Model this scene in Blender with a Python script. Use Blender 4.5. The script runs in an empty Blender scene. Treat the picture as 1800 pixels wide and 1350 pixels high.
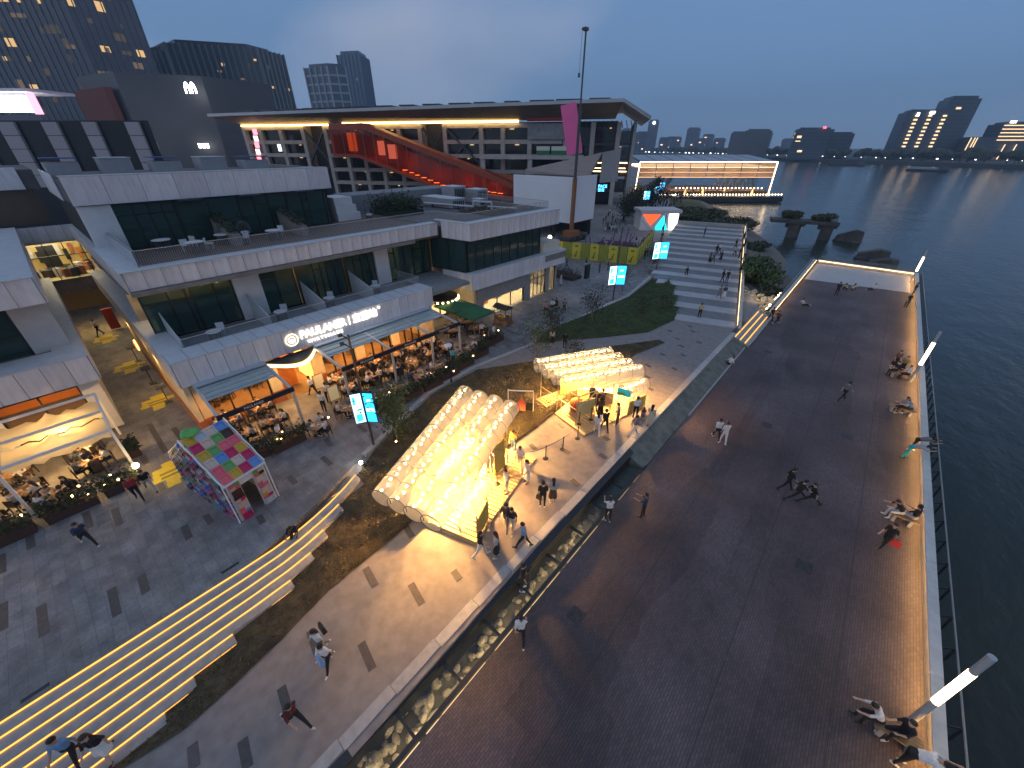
import bpy, bmesh, math, random
from mathutils import Vector, Matrix
random.seed(7)
C = bpy.context.scene.collection
SC = bpy.context.scene
# frame: x = across, towards the river; y = along the river, away from the camera; z up (plaza = 0)
cam_d = bpy.data.cameras.new('camera'); cam = bpy.data.objects.new('camera', cam_d); C.objects.link(cam)
cam_d.sensor_width = 36.0; cam_d.lens = 13.8; cam_d.clip_start = 0.2; cam_d.clip_end = 9000
cam.location = (0, 0, 16); cam.rotation_euler = (math.radians(90-31.2), 0, math.radians(41.0))
SC.camera = cam
# dusk sky
W = bpy.data.worlds.new('World'); SC.world = W; W.use_nodes = True
nt = W.node_tree; nt.nodes.clear()
def wn(t, **k):
    n = nt.nodes.new(t)
    for a, b in k.items(): setattr(n, a, b)
    return n
w_out = wn('ShaderNodeOutputWorld'); w_bg = wn('ShaderNodeBackground')
sky = wn('ShaderNodeTexSky'); sky.sky_type = 'NISHITA'; sky.sun_disc = False
SUN_EL, SUN_ROT = 12.0, -165.0
sky.sun_elevation = math.radians(SUN_EL); sky.sun_rotation = math.radians(SUN_ROT)
sky.altitude = 0; sky.air_density = 1.0; sky.dust_density = 0.3; sky.ozone_density = 6.0
# an even veil of thin overcast, with a paler streak of cloud drifting through it
tc = wn('ShaderNodeTexCoord'); mp = wn('ShaderNodeMapping'); mp.inputs['Scale'].default_value = (1.0, 1.0, 2.2)
mp.inputs['Rotation'].default_value = (0.5, 0.35, 0.9); mp.inputs['Location'].default_value = (0.0, 0.0, 0.0)
nz = wn('ShaderNodeTexNoise'); nz.inputs['Scale'].default_value = 1.25; nz.inputs['Detail'].default_value = 4; nz.inputs['Roughness'].default_value = .42
cr = wn('ShaderNodeValToRGB'); cr.color_ramp.elements[0].position = .44; cr.color_ramp.elements[1].position = .73
mul = wn('ShaderNodeMath', operation='MULTIPLY'); mul.inputs[1].default_value = 0.9
tint = wn('ShaderNodeMix', data_type='RGBA'); tint.blend_type = 'MULTIPLY'; tint.inputs['Factor'].default_value = 1.0
tint.inputs['B'].default_value = (1.05, .98, 1.08, 1)
veil = wn('ShaderNodeMix', data_type='RGBA'); veil.inputs['Factor'].default_value = .78; veil.inputs['B'].default_value = (2.4, 4.15, 7.1, 1)
mixc = wn('ShaderNodeMix', data_type='RGBA'); mixc.inputs['B'].default_value = (8.2, 8.2, 9.2, 1)
L = nt.links.new
L(tc.outputs['Generated'], mp.inputs['Vector']); L(mp.outputs['Vector'], nz.inputs['Vector']); L(nz.outputs['Fac'], cr.inputs['Fac']); L(cr.outputs['Color'], mul.inputs[0])
L(sky.outputs['Color'], tint.inputs['A']); L(tint.outputs['Result'], veil.inputs['A']); L(veil.outputs['Result'], mixc.inputs['A']); L(mul.outputs[0], mixc.inputs['Factor'])
L(mixc.outputs['Result'], w_bg.inputs['Color']); L(w_bg.outputs[0], w_out.inputs['Surface'])
w_bg.inputs['Strength'].default_value = 0.05
# the sun is all but gone: only the broad afterglow is left
sd = bpy.data.lights.new('sun', 'SUN'); so = bpy.data.objects.new('sun', sd); C.objects.link(so)
sd.energy = 0.12; sd.angle = math.radians(80); sd.color = (.86, .92, 1.0)
_a = math.radians(SUN_ROT); _e = math.radians(28)
so.rotation_euler = Vector((math.sin(_a)*math.cos(_e), math.cos(_a)*math.cos(_e), math.sin(_e))).to_track_quat('Z', 'Y').to_euler()
vs = SC.view_settings; vs.view_transform = 'Standard'; vs.look = 'None'; vs.exposure = 0.75; vs.gamma = 1.0; vs.use_curve_mapping = False
SC.render.engine = 'CYCLES'
cy = SC.cycles; cy.use_denoising = True; cy.max_bounces = 7; cy.diffuse_bounces = 3; cy.glossy_bounces = 3; cy.transmission_bounces = 5
cy.transparent_max_bounces = 12; cy.caustics_reflective = False; cy.caustics_refractive = False; cy.sample_clamp_indirect = 4.0; cy.volume_bounces = 0
try: cy.use_light_tree = True
except Exception: pass

# ---------------------------------------------------------------- helpers
ZD = -0.8                                   # level of the wharf deck
def zpath(u):                               # the riverside path falls towards the camera
    return 0.0 if u >= 10 else max(-1.0, -(10-u)/14)
def lin(c): return tuple((x/12.92 if x <= .04045 else ((x+.055)/1.055)**2.4) for x in c)
MATS = {}
def M(name, col, rough=.7, metal=0.0, var=0.0, scale=3.0, bump=0.0, bscale=30.0, emis=None, es=0.0, rand=0.0, spec=.5, stretch=None, detail=4):
    if name in MATS: return MATS[name]
    m = bpy.data.materials.new(name); m.use_nodes = True; n = m.node_tree.nodes; l = m.node_tree.links.new
    b = n['Principled BSDF']; b.inputs['Base Color'].default_value = (*col, 1); b.inputs['Roughness'].default_value = rough
    b.inputs['Metallic'].default_value = metal; b.inputs['Specular IOR Level'].default_value = spec
    if emis: b.inputs['Emission Color'].default_value = (*emis, 1); b.inputs['Emission Strength'].default_value = es
    if var or bump:
        t = n.new('ShaderNodeTexCoord'); vec = t.outputs['Object']
        if stretch:
            mm = n.new('ShaderNodeMapping'); mm.inputs['Scale'].default_value = stretch; l(vec, mm.inputs['Vector']); vec = mm.outputs['Vector']
    src = None
    if var:
        z = n.new('ShaderNodeTexNoise'); z.inputs['Scale'].default_value = scale; z.inputs['Detail'].default_value = detail; l(vec, z.inputs['Vector'])
        r = n.new('ShaderNodeMapRange'); r.inputs['From Min'].default_value = .3; r.inputs['From Max'].default_value = .7
        r.inputs['To Min'].default_value = 1-var; r.inputs['To Max'].default_value = 1+var; l(z.outputs['Fac'], r.inputs['Value']); src = r.outputs['Result']
    if rand:
        oi = n.new('ShaderNodeObjectInfo'); r2 = n.new('ShaderNodeMapRange'); r2.inputs['To Min'].default_value = 1-rand; r2.inputs['To Max'].default_value = 1+rand
        l(oi.outputs['Random'], r2.inputs['Value'])
        if src:
            k = n.new('ShaderNodeMath'); k.operation = 'MULTIPLY'; l(src, k.inputs[0]); l(r2.outputs['Result'], k.inputs[1]); src = k.outputs[0]
        else: src = r2.outputs['Result']
    if src:
        x = n.new('ShaderNodeVectorMath'); x.operation = 'SCALE'; x.inputs[0].default_value = col; l(src, x.inputs['Scale']); l(x.outputs['Vector'], b.inputs['Base Color'])
    if bump:
        z2 = n.new('ShaderNodeTexNoise'); z2.inputs['Scale'].default_value = bscale; z2.inputs['Detail'].default_value = 3; l(vec, z2.inputs['Vector'])
        bp = n.new('ShaderNodeBump'); bp.inputs['Strength'].default_value = min(1, bump); bp.inputs['Distance'].default_value = .03; l(z2.outputs['Fac'], bp.inputs['Height']); l(bp.outputs['Normal'], b.inputs['Normal'])
    MATS[name] = m; return m
def glow(name, col, s):
    if name in MATS: return MATS[name]
    m = bpy.data.materials.new(name); m.use_nodes = True; n = m.node_tree.nodes; n.clear()
    e = n.new('ShaderNodeEmission'); e.inputs['Color'].default_value = (*col, 1); e.inputs['Strength'].default_value = s
    o = n.new('ShaderNodeOutputMaterial'); m.node_tree.links.new(e.outputs[0], o.inputs['Surface']); MATS[name] = m; return m
def film(name, col, transp, rough=.1, kind='GLOSS', tcol=(1, 1, 1), translucent=0.0):
    """thin pane: part of the light passes straight, the rest is reflected / scattered"""
    if name in MATS: return MATS[name]
    m = bpy.data.materials.new(name); m.use_nodes = True; n = m.node_tree.nodes; l = m.node_tree.links.new; n.clear()
    o = n.new('ShaderNodeOutputMaterial'); t = n.new('ShaderNodeBsdfTransparent'); t.inputs['Color'].default_value = (*tcol, 1)
    mx = n.new('ShaderNodeMixShader')
    if kind == 'GLOSS':
        p = n.new('ShaderNodeBsdfPrincipled'); p.inputs['Base Color'].default_value = (*col, 1); p.inputs['Roughness'].default_value = rough
        lw = n.new('ShaderNodeLayerWeight'); lw.inputs['Blend'].default_value = .35
        r = n.new('ShaderNodeMapRange'); r.inputs['To Min'].default_value = 1-transp; r.inputs['To Max'].default_value = min(1.0, 1-transp+.5)
        l(lw.outputs['Fresnel'], r.inputs['Value']); l(r.outputs['Result'], mx.inputs['Fac']); l(p.outputs[0], mx.inputs[2])
    else:
        a = n.new('ShaderNodeBsdfTranslucent'); a.inputs['Color'].default_value = (*col, 1)
        d = n.new('ShaderNodeBsdfDiffuse'); d.inputs['Color'].default_value = (*col, 1)
        m2 = n.new('ShaderNodeMixShader'); m2.inputs['Fac'].default_value = translucent; l(d.outputs[0], m2.inputs[1]); l(a.outputs[0], m2.inputs[2])
        mx.inputs['Fac'].default_value = 1-transp; l(m2.outputs[0], mx.inputs[2])
    l(t.outputs[0], mx.inputs[1]); l(mx.outputs[0], o.inputs['Surface']); MATS[name] = m; return m

BASE = {}
class MB:
    def __init__(s): s.v = []; s.f = []; s.m = []; s.k = 0
    def add(s, vs, fs):
        o = len(s.v); s.v += [tuple(p) for p in vs]
        for f in fs: s.f.append(tuple(i+o for i in f)); s.m.append(s.k)
        return s
    def mat(s, k): s.k = k; return s
    def box(s, x0, x1, y0, y1, z0, z1):
        return s.add([(x0, y0, z0), (x1, y0, z0), (x1, y1, z0), (x0, y1, z0), (x0, y0, z1), (x1, y0, z1), (x1, y1, z1), (x0, y1, z1)],
                     [(3, 2, 1, 0), (4, 5, 6, 7), (0, 1, 5, 4), (1, 2, 6, 5), (2, 3, 7, 6), (3, 0, 4, 7)])
    def obox(s, c, sz, rz=0.0, rx=0.0, ry=0.0):
        mt = Matrix.Translation(c) @ Matrix.Rotation(rz, 4, 'Z') @ Matrix.Rotation(ry, 4, 'Y') @ Matrix.Rotation(rx, 4, 'X')
        a, b, d = sz[0]/2, sz[1]/2, sz[2]/2
        P = [mt @ Vector(p) for p in [(-a, -b, -d), (a, -b, -d), (a, b, -d), (-a, b, -d), (-a, -b, d), (a, -b, d), (a, b, d), (-a, b, d)]]
        return s.add(P, [(3, 2, 1, 0), (4, 5, 6, 7), (0, 1, 5, 4), (1, 2, 6, 5), (2, 3, 7, 6), (3, 0, 4, 7)])
    def bar(s, p, q, w, h):                  # rectangular bar between two points
        p, q = Vector(p), Vector(q); d = q-p; t = d.normalized(); up = Vector((0, 0, 1)) if abs(t.z) < .97 else Vector((1, 0, 0))
        a = t.cross(up).normalized()*(w/2); b = a.cross(t).normalized()*(h/2)
        P = [p-a-b, p+a-b, p+a+b, p-a+b, q-a-b, q+a-b, q+a+b, q-a+b]
        return s.add(P, [(0, 1, 2, 3), (7, 6, 5, 4), (0, 4, 5, 1), (1, 5, 6, 2), (2, 6, 7, 3), (3, 7, 4, 0)])
    def prism(s, poly, z0, z1):
        n = len(poly); a = sum(poly[i][0]*poly[(i+1) % n][1]-poly[(i+1) % n][0]*poly[i][1] for i in range(n))
        if a < 0: poly = poly[::-1]
        z0f = z0 if callable(z0) else (lambda x, y: z0); z1f = z1 if callable(z1) else (lambda x, y: z1)
        P = [(x, y, z0f(x, y)) for x, y in poly]+[(x, y, z1f(x, y)) for x, y in poly]
        F = [tuple(range(n-1, -1, -1)), tuple(range(n, 2*n))]+[(i, (i+1) % n, n+(i+1) % n, n+i) for i in range(n)]
        return s.add(P, F)
    def poly(s, pts): return s.add(pts, [tuple(range(len(pts)))])
    def wall(s, p, q, th, z0, z1): 
        d = Vector((q[0]-p[0], q[1]-p[1])); n = Vector((-d.y, d.x)).normalized()*th/2
        return s.prism([(p[0]-n.x, p[1]-n.y), (q[0]-n.x, q[1]-n.y), (q[0]+n.x, q[1]+n.y), (p[0]+n.x, p[1]+n.y)], z0, z1)
    def tube(s, p, q, r, r2=None, n=8, cap=True):
        r2 = r if r2 is None else r2; p, q = Vector(p), Vector(q); t = (q-p).normalized(); up = Vector((0, 0, 1)) if abs(t.z) < .97 else Vector((1, 0, 0))
        a = t.cross(up).normalized(); b = t.cross(a); P = []
        for c, rr in ((p, r), (q, r2)):
            for i in range(n):
                w = 2*math.pi*i/n; P.append(c+a*math.cos(w)*rr+b*math.sin(w)*rr)
        F = [(i, (i+1) % n, n+(i+1) % n, n+i) for i in range(n)]
        if cap: F += [tuple(range(n-1, -1, -1)), tuple(range(n, 2*n))]
        return s.add(P, F)
    def line(s, pts, r, n=6):
        for p, q in zip(pts, pts[1:]): s.tube(p, q, r, n=n)
        return s
    def lathe(s, prof, c=(0, 0, 0), n=12):
        P = []; F = []
        for r, z in prof:
            for i in range(n): P.append((c[0]+r*math.cos(2*math.pi*i/n), c[1]+r*math.sin(2*math.pi*i/n), c[2]+z))
        for j in range(len(prof)-1):
            for i in range(n): F.append((j*n+i, j*n+(i+1) % n, (j+1)*n+(i+1) % n, (j+1)*n+i))
        F.append(tuple(range(n-1, -1, -1))); F.append(tuple(range((len(prof)-1)*n, len(prof)*n)))
        return s.add(P, F)
    def ball(s, c, r, nu=8, nv=6, sc=(1, 1, 1), jit=0.0, rnd=random):
        P = [(c[0], c[1], c[2]-r*sc[2])]; F = []
        for j in range(1, nv):
            w = math.pi*j/nv-math.pi/2
            for i in range(nu):
                t = 2*math.pi*i/nu; k = r*(1+(rnd.uniform(-jit, jit) if jit else 0))
                P.append((c[0]+k*sc[0]*math.cos(w)*math.cos(t), c[1]+k*sc[1]*math.cos(w)*math.sin(t), c[2]+k*sc[2]*math.sin(w)))
        P.append((c[0], c[1], c[2]+r*sc[2])); last = len(P)-1
        for i in range(nu):
            F.append((0, 1+(i+1) % nu, 1+i)); F.append((last, last-nu+i, last-nu+(i+1) % nu))
            for j in range(nv-2): F.append((1+j*nu+i, 1+j*nu+(i+1) % nu, 1+(j+1)*nu+(i+1) % nu, 1+(j+1)*nu+i))
        return s.add(P, F)
    def grid(s, x0, x1, nx, y0, y1, ny, zf):
        P = [(x0+(x1-x0)*i/nx, y0+(y1-y0)*j/ny, 0) for j in range(ny+1) for i in range(nx+1)]
        P = [(x, y, zf(x, y)) for x, y, _ in P]
        return s.add(P, [(j*(nx+1)+i, j*(nx+1)+i+1, (j+1)*(nx+1)+i+1, (j+1)*(nx+1)+i) for j in range(ny) for i in range(nx)])
    def mesh(s, name, off=(0, 0, 0)):
        me = bpy.data.meshes.new(name); me.from_pydata([(a-off[0], b-off[1], c-off[2]) for a, b, c in s.v], [], s.f); 
        me.polygons.foreach_set('material_index', s.m); me.update(); return me
    def build(s, name, mats, parent=None, smooth=False, local=False):
        off = (0, 0, 0) if (parent is None or local) else BASE.get(parent.name, (0, 0, 0))
        me = s.mesh(name, off)
        if not isinstance(mats, (list, tuple)): mats = [mats]
        for m in mats: me.materials.append(m)
        if smooth: me.polygons.foreach_set('use_smooth', [True]*len(me.polygons))
        o = bpy.data.objects.new(name, me); C.objects.link(o)
        if parent is not None: o.parent = parent
        BASE[o.name] = off if parent is not None else (0, 0, 0)
        return o
def empty(name, loc, rz=0.0):
    o = bpy.data.objects.new(name, None); C.objects.link(o); o.location = loc; o.rotation_euler = (0, 0, rz); o.empty_display_size = .3
    BASE[o.name] = tuple(loc); return o
def tag(o, label=None, cat=None, group=None, kind=None):
    if label: o['label'] = label
    if cat: o['category'] = cat
    if group: o['group'] = group
    if kind: o['kind'] = kind
    return o
def thing(name, loc, label, cat, group=None, rz=0.0): return tag(empty(name, loc, rz), label, cat, group)
def inst(name, me, parent, loc, rz=0.0, mat=None, scale=None, rot=None, world=True):
    """one more object on shared mesh data; loc in world space when the parent is an unrotated empty"""
    o = bpy.data.objects.new(name, me); C.objects.link(o)
    b = BASE.get(parent.name, (0, 0, 0)) if (parent is not None and world) else (0, 0, 0)
    o.location = (loc[0]-b[0], loc[1]-b[1], loc[2]-b[2]); o.rotation_euler = rot if rot else (0, 0, rz)
    if scale: o.scale = scale
    if parent is not None: o.parent = parent
    if mat:
        o.material_slots[0].link = 'OBJECT'; o.material_slots[0].material = mat
    BASE[o.name] = tuple(loc); return o
def pm(mb, name, mat):                       # a mesh datablock to share
    me = mb.mesh(name)
    for m in (mat if isinstance(mat, (list, tuple)) else [mat]): me.materials.append(m)
    return me
def copy_tree(o, parent=None):
    c = o.copy(); C.objects.link(c); c.parent = parent
    for ch in list(o.children): copy_tree(ch, c)
    return c
def lamp(name, kind, loc, power, col, size=.3, sy=None, rot=None, parent=None, spread=None):
    d = bpy.data.lights.new(name, kind); d.energy = power; d.color = col
    if kind == 'AREA':
        d.size = size
        if sy: d.shape = 'RECTANGLE'; d.size_y = sy
        if spread: d.spread = spread
    else: d.shadow_soft_size = size
    o = bpy.data.objects.new(name, d); C.objects.link(o); o.location = loc
    if rot: o.rotation_euler = rot
    if parent is not None:
        b = BASE.get(parent.name, (0, 0, 0)); o.location = (loc[0]-b[0], loc[1]-b[1], loc[2]-b[2]); o.parent = parent
    return o
WARM = (1.0, .62, .22); WARM2 = (1.0, .72, .38)
# ---------------------------------------------------------------- the setting
plaza_m = M('plaza stone', (.35, .34, .335), .72)
def paving(m, w, h, c1, c2, mortar, rot=0.0, vs_=.5, spots=.55):
    n = m.node_tree.nodes; l = m.node_tree.links.new; b = n['Principled BSDF']; t = n.new('ShaderNodeTexCoord'); mp = n.new('ShaderNodeMapping'); mp.inputs['Rotation'].default_value = (0, 0, rot); l(t.outputs['Object'], mp.inputs['Vector'])
    br = n.new('ShaderNodeTexBrick'); br.inputs['Scale'].default_value = 1; br.inputs['Brick Width'].default_value = w; br.inputs['Row Height'].default_value = h; br.inputs['Mortar Size'].default_value = .006; br.inputs['Color1'].default_value = (*c1, 1); br.inputs['Color2'].default_value = (*c2, 1); br.inputs['Mortar'].default_value = (*mortar, 1); l(mp.outputs[0], br.inputs['Vector'])
    acc = br.outputs['Color']
    for sc, lo, hi in ((.16, .72, 1.22), (1.3, 1-spots*.5, 1+spots*.35), (9, .86, 1.12)):
        z = n.new('ShaderNodeTexNoise'); z.inputs['Scale'].default_value = sc; z.inputs['Detail'].default_value = 7; l(t.outputs['Object'], z.inputs['Vector']); r = n.new('ShaderNodeMapRange'); r.inputs['From Min'].default_value = .32; r.inputs['From Max'].default_value = .68; r.inputs['To Min'].default_value = lo; r.inputs['To Max'].default_value = hi; l(z.outputs['Fac'], r.inputs['Value'])
        x = n.new('ShaderNodeVectorMath'); x.operation = 'SCALE'; l(acc, x.inputs[0]); l(r.outputs[0], x.inputs['Scale']); acc = x.outputs[0]
    l(acc, b.inputs['Base Color']); bp = n.new('ShaderNodeBump'); bp.inputs['Strength'].default_value = .4; bp.inputs['Distance'].default_value = .006; bp.invert = True; l(br.outputs['Fac'], bp.inputs['Height']); l(bp.outputs[0], b.inputs['Normal'])
paving(plaza_m, .9, .45, (.245, .235, .23), (.185, .18, .185), (.12, .12, .12))
path_m = M('path aggregate', (.24, .215, .205), .8, var=.16, scale=2.2, bump=.5, bscale=60, detail=8)
kerb_m = M('kerb granite', (.40, .385, .375), .7, var=.12, scale=4, bump=.2, bscale=40, rand=.12)
slab_m = M('dark inlay slab', (.085, .075, .07), .6, var=.2, scale=6, bump=.2, bscale=50, rand=.2)
conc_m = M('concrete', (.36, .35, .335), .8, var=.15, scale=2, bump=.3, bscale=20)
pale_m = M('pale concrete', (.45, .44, .43), .75, var=.08, scale=1.2, bump=.2, bscale=25)
steel_m = M('dark steel', (.045, .047, .05), .42, metal=.6, var=.15, scale=8)
black_m = M('black metal', (.02, .02, .022), .5)
white_m = M('white paint', (.78, .77, .75), .5, var=.05, scale=2)
mud_m = M('river mud', (.10, .085, .065), .7, var=.35, scale=.6, bump=.8, bscale=4)
def brick_mat():
    m = M('wharf brick', (.1, .07, .065), .72); n = m.node_tree.nodes; l = m.node_tree.links.new; b = n['Principled BSDF']
    t = n.new('ShaderNodeTexCoord'); mp = n.new('ShaderNodeMapping'); mp.inputs['Rotation'].default_value = (0, 0, math.radians(90)); l(t.outputs['Object'], mp.inputs['Vector'])
    br = n.new('ShaderNodeTexBrick'); br.inputs['Scale'].default_value = 1.0; br.inputs['Brick Width'].default_value = .22; br.inputs['Row Height'].default_value = .095
    br.inputs['Mortar Size'].default_value = .009; br.inputs['Mortar Smooth'].default_value = .4; br.inputs['Bias'].default_value = -.1
    br.inputs['Color1'].default_value = (.112, .080, .082, 1); br.inputs['Color2'].default_value = (.076, .060, .065, 1); br.inputs['Mortar'].default_value = (.036, .030, .032, 1)
    l(mp.outputs['Vector'], br.inputs['Vector'])
    z = n.new('ShaderNodeTexNoise'); z.inputs['Scale'].default_value = .22; z.inputs['Detail'].default_value = 7; l(t.outputs['Object'], z.inputs['Vector'])
    r = n.new('ShaderNodeMapRange'); r.inputs['From Min'].default_value = .3; r.inputs['From Max'].default_value = .7; r.inputs['To Min'].default_value = .6; r.inputs['To Max'].default_value = 1.45; l(z.outputs['Fac'], r.inputs['Value'])
    # long patches where strips of the wharf were relaid
    mp2 = n.new('ShaderNodeMapping'); mp2.inputs['Scale'].default_value = (.55, .12, 1); l(t.outputs['Object'], mp2.inputs['Vector'])
    vo = n.new('ShaderNodeTexVoronoi'); vo.distance = 'CHEBYCHEV'; vo.inputs['Scale'].default_value = 1.0; l(mp2.outputs['Vector'], vo.inputs['Vector'])
    r2 = n.new('ShaderNodeMapRange'); r2.inputs['To Min'].default_value = .78; r2.inputs['To Max'].default_value = 1.25; l(vo.outputs['Color'], r2.inputs['Value'])
    k = n.new('ShaderNodeMath'); k.operation = 'MULTIPLY'; l(r.outputs[0], k.inputs[0]); l(r2.outputs[0], k.inputs[1])
    x = n.new('ShaderNodeVectorMath'); x.operation = 'SCALE'; l(br.outputs['Color'], x.inputs[0]); l(k.outputs[0], x.inputs['Scale']); l(x.outputs[0], b.inputs['Base Color'])
    bp = n.new('ShaderNodeBump'); bp.inputs['Strength'].default_value = .7; bp.inputs['Distance'].default_value = .012; bp.invert = True; l(br.outputs['Fac'], bp.inputs['Height']); l(bp.outputs[0], b.inputs['Normal'])
    return m
brick_m = brick_mat()
def water_mat():
    m = bpy.data.materials.new('river water'); m.use_nodes = True; n = m.node_tree.nodes; l = m.node_tree.links.new; b = n['Principled BSDF']
    b.inputs['Base Color'].default_value = (.024, .032, .026, 1); b.inputs['Roughness'].default_value = .17; b.inputs['IOR'].default_value = 1.33; b.inputs['Specular IOR Level'].default_value = .42
    t = n.new('ShaderNodeTexCoord'); hs = []
    for sc, st in ((.9, (1, .55, 1)), (.17, (1, .5, 1)), (3.2, (1, .6, 1))):
        mp = n.new('ShaderNodeMapping'); mp.inputs['Scale'].default_value = st; mp.inputs['Rotation'].default_value = (0, 0, .5); l(t.outputs['Object'], mp.inputs['Vector'])
        z = n.new('ShaderNodeTexNoise'); z.inputs['Scale'].default_value = sc; z.inputs['Detail'].default_value = 4; l(mp.outputs[0], z.inputs['Vector']); hs.append((z, 1/sc**.8))
    acc = None
    for z, w in hs:
        k = n.new('ShaderNodeMath'); k.operation = 'MULTIPLY_ADD'; k.inputs[1].default_value = w*.09; l(z.outputs['Fac'], k.inputs[0])
        if acc: l(acc.outputs[0], k.inputs[2])
        acc = k
    bp = n.new('ShaderNodeBump'); bp.inputs['Strength'].default_value = .9; bp.inputs['Distance'].default_value = .9; l(acc.outputs[0], bp.inputs['Height']); l(bp.outputs[0], b.inputs['Normal'])
    return m
ZW = -2.6
tag(MB().poly([(-2500, -400, ZW), (3000, -400, ZW), (3000, 6000, ZW), (-2500, 6000, ZW)]).build('river', water_mat()), kind='structure')

# plaza (upper level) and the riverside path
EDGE = [(-16.0, -60), (-16.0, 0.4), (-16.5, 2.3), (-17.3, 4.6), (-18.7, 7.8), (-21.3, 14.7), (-21.6, 19.8), (-20.8, 25.8), (-20.9, 38.4), (-20.4, 45.6), (-22.2, 57.5)]
PLZ = [(-420, -60)]+EDGE+[(-25, 66), (-31, 92), (-37, 106), (-47, 126), (-62, 160), (-82, 200), (-170, 460), (-420, 1000)]
tag(MB().prism(PLZ, -4.0, 0.0).build('plaza', plaza_m), kind='structure')
pz = MB(); us = [-60, -4, 10, 46]
for a, b in zip(us, us[1:]):
    pz.poly([(-23, a, zpath(a)-.012), (-6.85, a, zpath(a)-.012), (-6.85, b, zpath(b)-.012), (-23, b, zpath(b)-.012)])
    pz.poly([(-6.85, a, -3), (-6.85, b, -3), (-6.85, b, zpath(b)-.012), (-6.85, a, zpath(a)-.012)])
riv_path = tag(pz.build('riverside_path', path_m), kind='structure')
# landing between the path, the terraces and the wharf
tag(MB().prism([(-23, 46), (-6.85, 46), (-7.0, 52), (-9, 56), (-23, 62)], -3, -.012).build('path_landing', path_m), kind='structure')
# kerb of the path, stone by stone
u = -14.0
kerb = tag(empty('path_kerb', (-7.0, 12, 0)), kind='structure')
while u < 41:
    a, b = u+.012, u+1.988
    mb = MB(); v0 = -7.42 if u < 6 else -7.22
    v0 = -7.75+.5*min(1, max(0, (u+6)/18))
    w = .42
    mb.add([(v0, a, zpath(a)-.2), (v0+w, a, zpath(a)-.2), (v0+w, b, zpath(b)-.2), (v0, b, zpath(b)-.2), (v0, a, zpath(a)+.02), (v0+w, a, zpath(a)+.02), (v0+w, b, zpath(b)+.02), (v0, b, zpath(b)+.02)],
           [(3, 2, 1, 0), (4, 5, 6, 7), (0, 1, 5, 4), (1, 2, 6, 5), (2, 3, 7, 6), (3, 0, 4, 7)])
    mb.build('kerb_stone', kerb_m, kerb); u += 2
# kerb between plaza and lawn
kb2 = tag(empty('plaza_kerb', (-21, 30, 0)), kind='structure')
def sub(pl, step):
    out = []
    for p, q in zip(pl, pl[1:]):
        n = max(1, round(math.dist(p, q)/step))
        out += [(p[0]+(q[0]-p[0])*i/n, p[1]+(q[1]-p[1])*i/n) for i in range(n)]
    return out+[pl[-1]]
kp = sub(EDGE[4:], 1.6)
for p, q in zip(kp, kp[1:]):
    d = Vector((q[0]-p[0], q[1]-p[1])); d.normalize()
    MB().wall((p[0]+d.x*.01, p[1]+d.y*.01), (q[0]-d.x*.01, q[1]-d.y*.01), .34, -.2, .035).build('kerb_stone', kerb_m, kb2)

# wharf deck
wharf = tag(MB().prism([(-5.45, -40), (7.4, -40), (7.4, 84.4), (-5.45, 84.4), (-5.45, 56), (-5.6, 41)], -4.0, ZD).build('wharf_deck', brick_m), kind='structure')
tag(MB().prism([(-5.2, 72.0), (6.6, 73.8), (6.6, 84.0), (-5.2, 84.0)], ZD-.05, ZD+.006).build('wharf_end_slab', pale_m), kind='structure')

# expansion joints, drain slots and covers let into the wharf
jm = M('joint filler', (.042, .036, .038), .8)
for x in (-2.4, 1.3, 4.6):
    for y0, y1 in ((-12, 10.9), (11.1, 34.9), (35.1, 58.9), (59.1, 71.5)): MB().box(x-.012, x+.012, y0, y1, ZD-.03, ZD+.003).build('expansion_joint', jm, wharf)
for y in (35, 59): MB().box(-5.3, 6.9, y-.012, y+.012, ZD-.03, ZD+.0035).build('expansion_joint', jm, wharf)
for x, y in ((-3.9, 8.6), (2.9, 17.5), (-1.0, 28.5), (3.4, 30.6), (-3.6, 41.5), (1.6, 52.5)): MB().box(x-.32, x+.32, y-.32, y+.32, ZD-.03, ZD+.005).build('access_cover', M('cover steel', (.05, .048, .05), .5, metal=.5, var=.3, scale=6), wharf)
# lawns
def grass_mat():
    m = M('lawn grass', (.085, .065, .035), .9, var=.55, scale=1.6, bump=1.0, bscale=45, detail=9); return m
grass_m = grass_mat()

LAWN_A = [(-12.24,-4.88),(-11.89,-3.23),(-11.96,-1.60),(-12.17,0.20),(-12.54,2.33),(-14.17,6.25),(-15.21,8.66),(-16.14,12.89),(-14.94,18.13),(-14.61,22.65),(-12.69,29.32),(-11.34,35.28),(-12.04,35.35),(-15.19,30.45),(-17.79,25.03),(-20.71,20.18) ]
LAWN_A = [(-11.0, -12), (-11.3, -8)]+LAWN_A+[(-21.0, 19.9), (-20.9, 15.0), (-18.6, 8.4), (-17.6, 6.65), (-16.7, 6.6), (-16.6, 4.95), (-15.85, 4.85), (-15.6, 3.65), (-15.0, 3.55), (-14.95, 2.65), (-14.45, 2.55), (-14.3, 1.45), (-13.8, 1.35), (-13.8, -1.05), (-13.38, -1.15), (-13.38, -2.55), (-12.95, -2.65), (-12.95, -3.55), (-12.5, -3.65), (-12.5, -12)]
LAWN_B = [(-12.72,42.12),(-13.61,36.50),(-16.35,32.47),(-18.54,29.69),(-20.59,26.90),(-21.47,29.67),(-20.64,37.95),(-19.99,44.98),(-21.35,55.57),(-20.69,60.11),(-17.89,57.83),(-15.37,52.86),(-13.51,46.60)]
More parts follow.
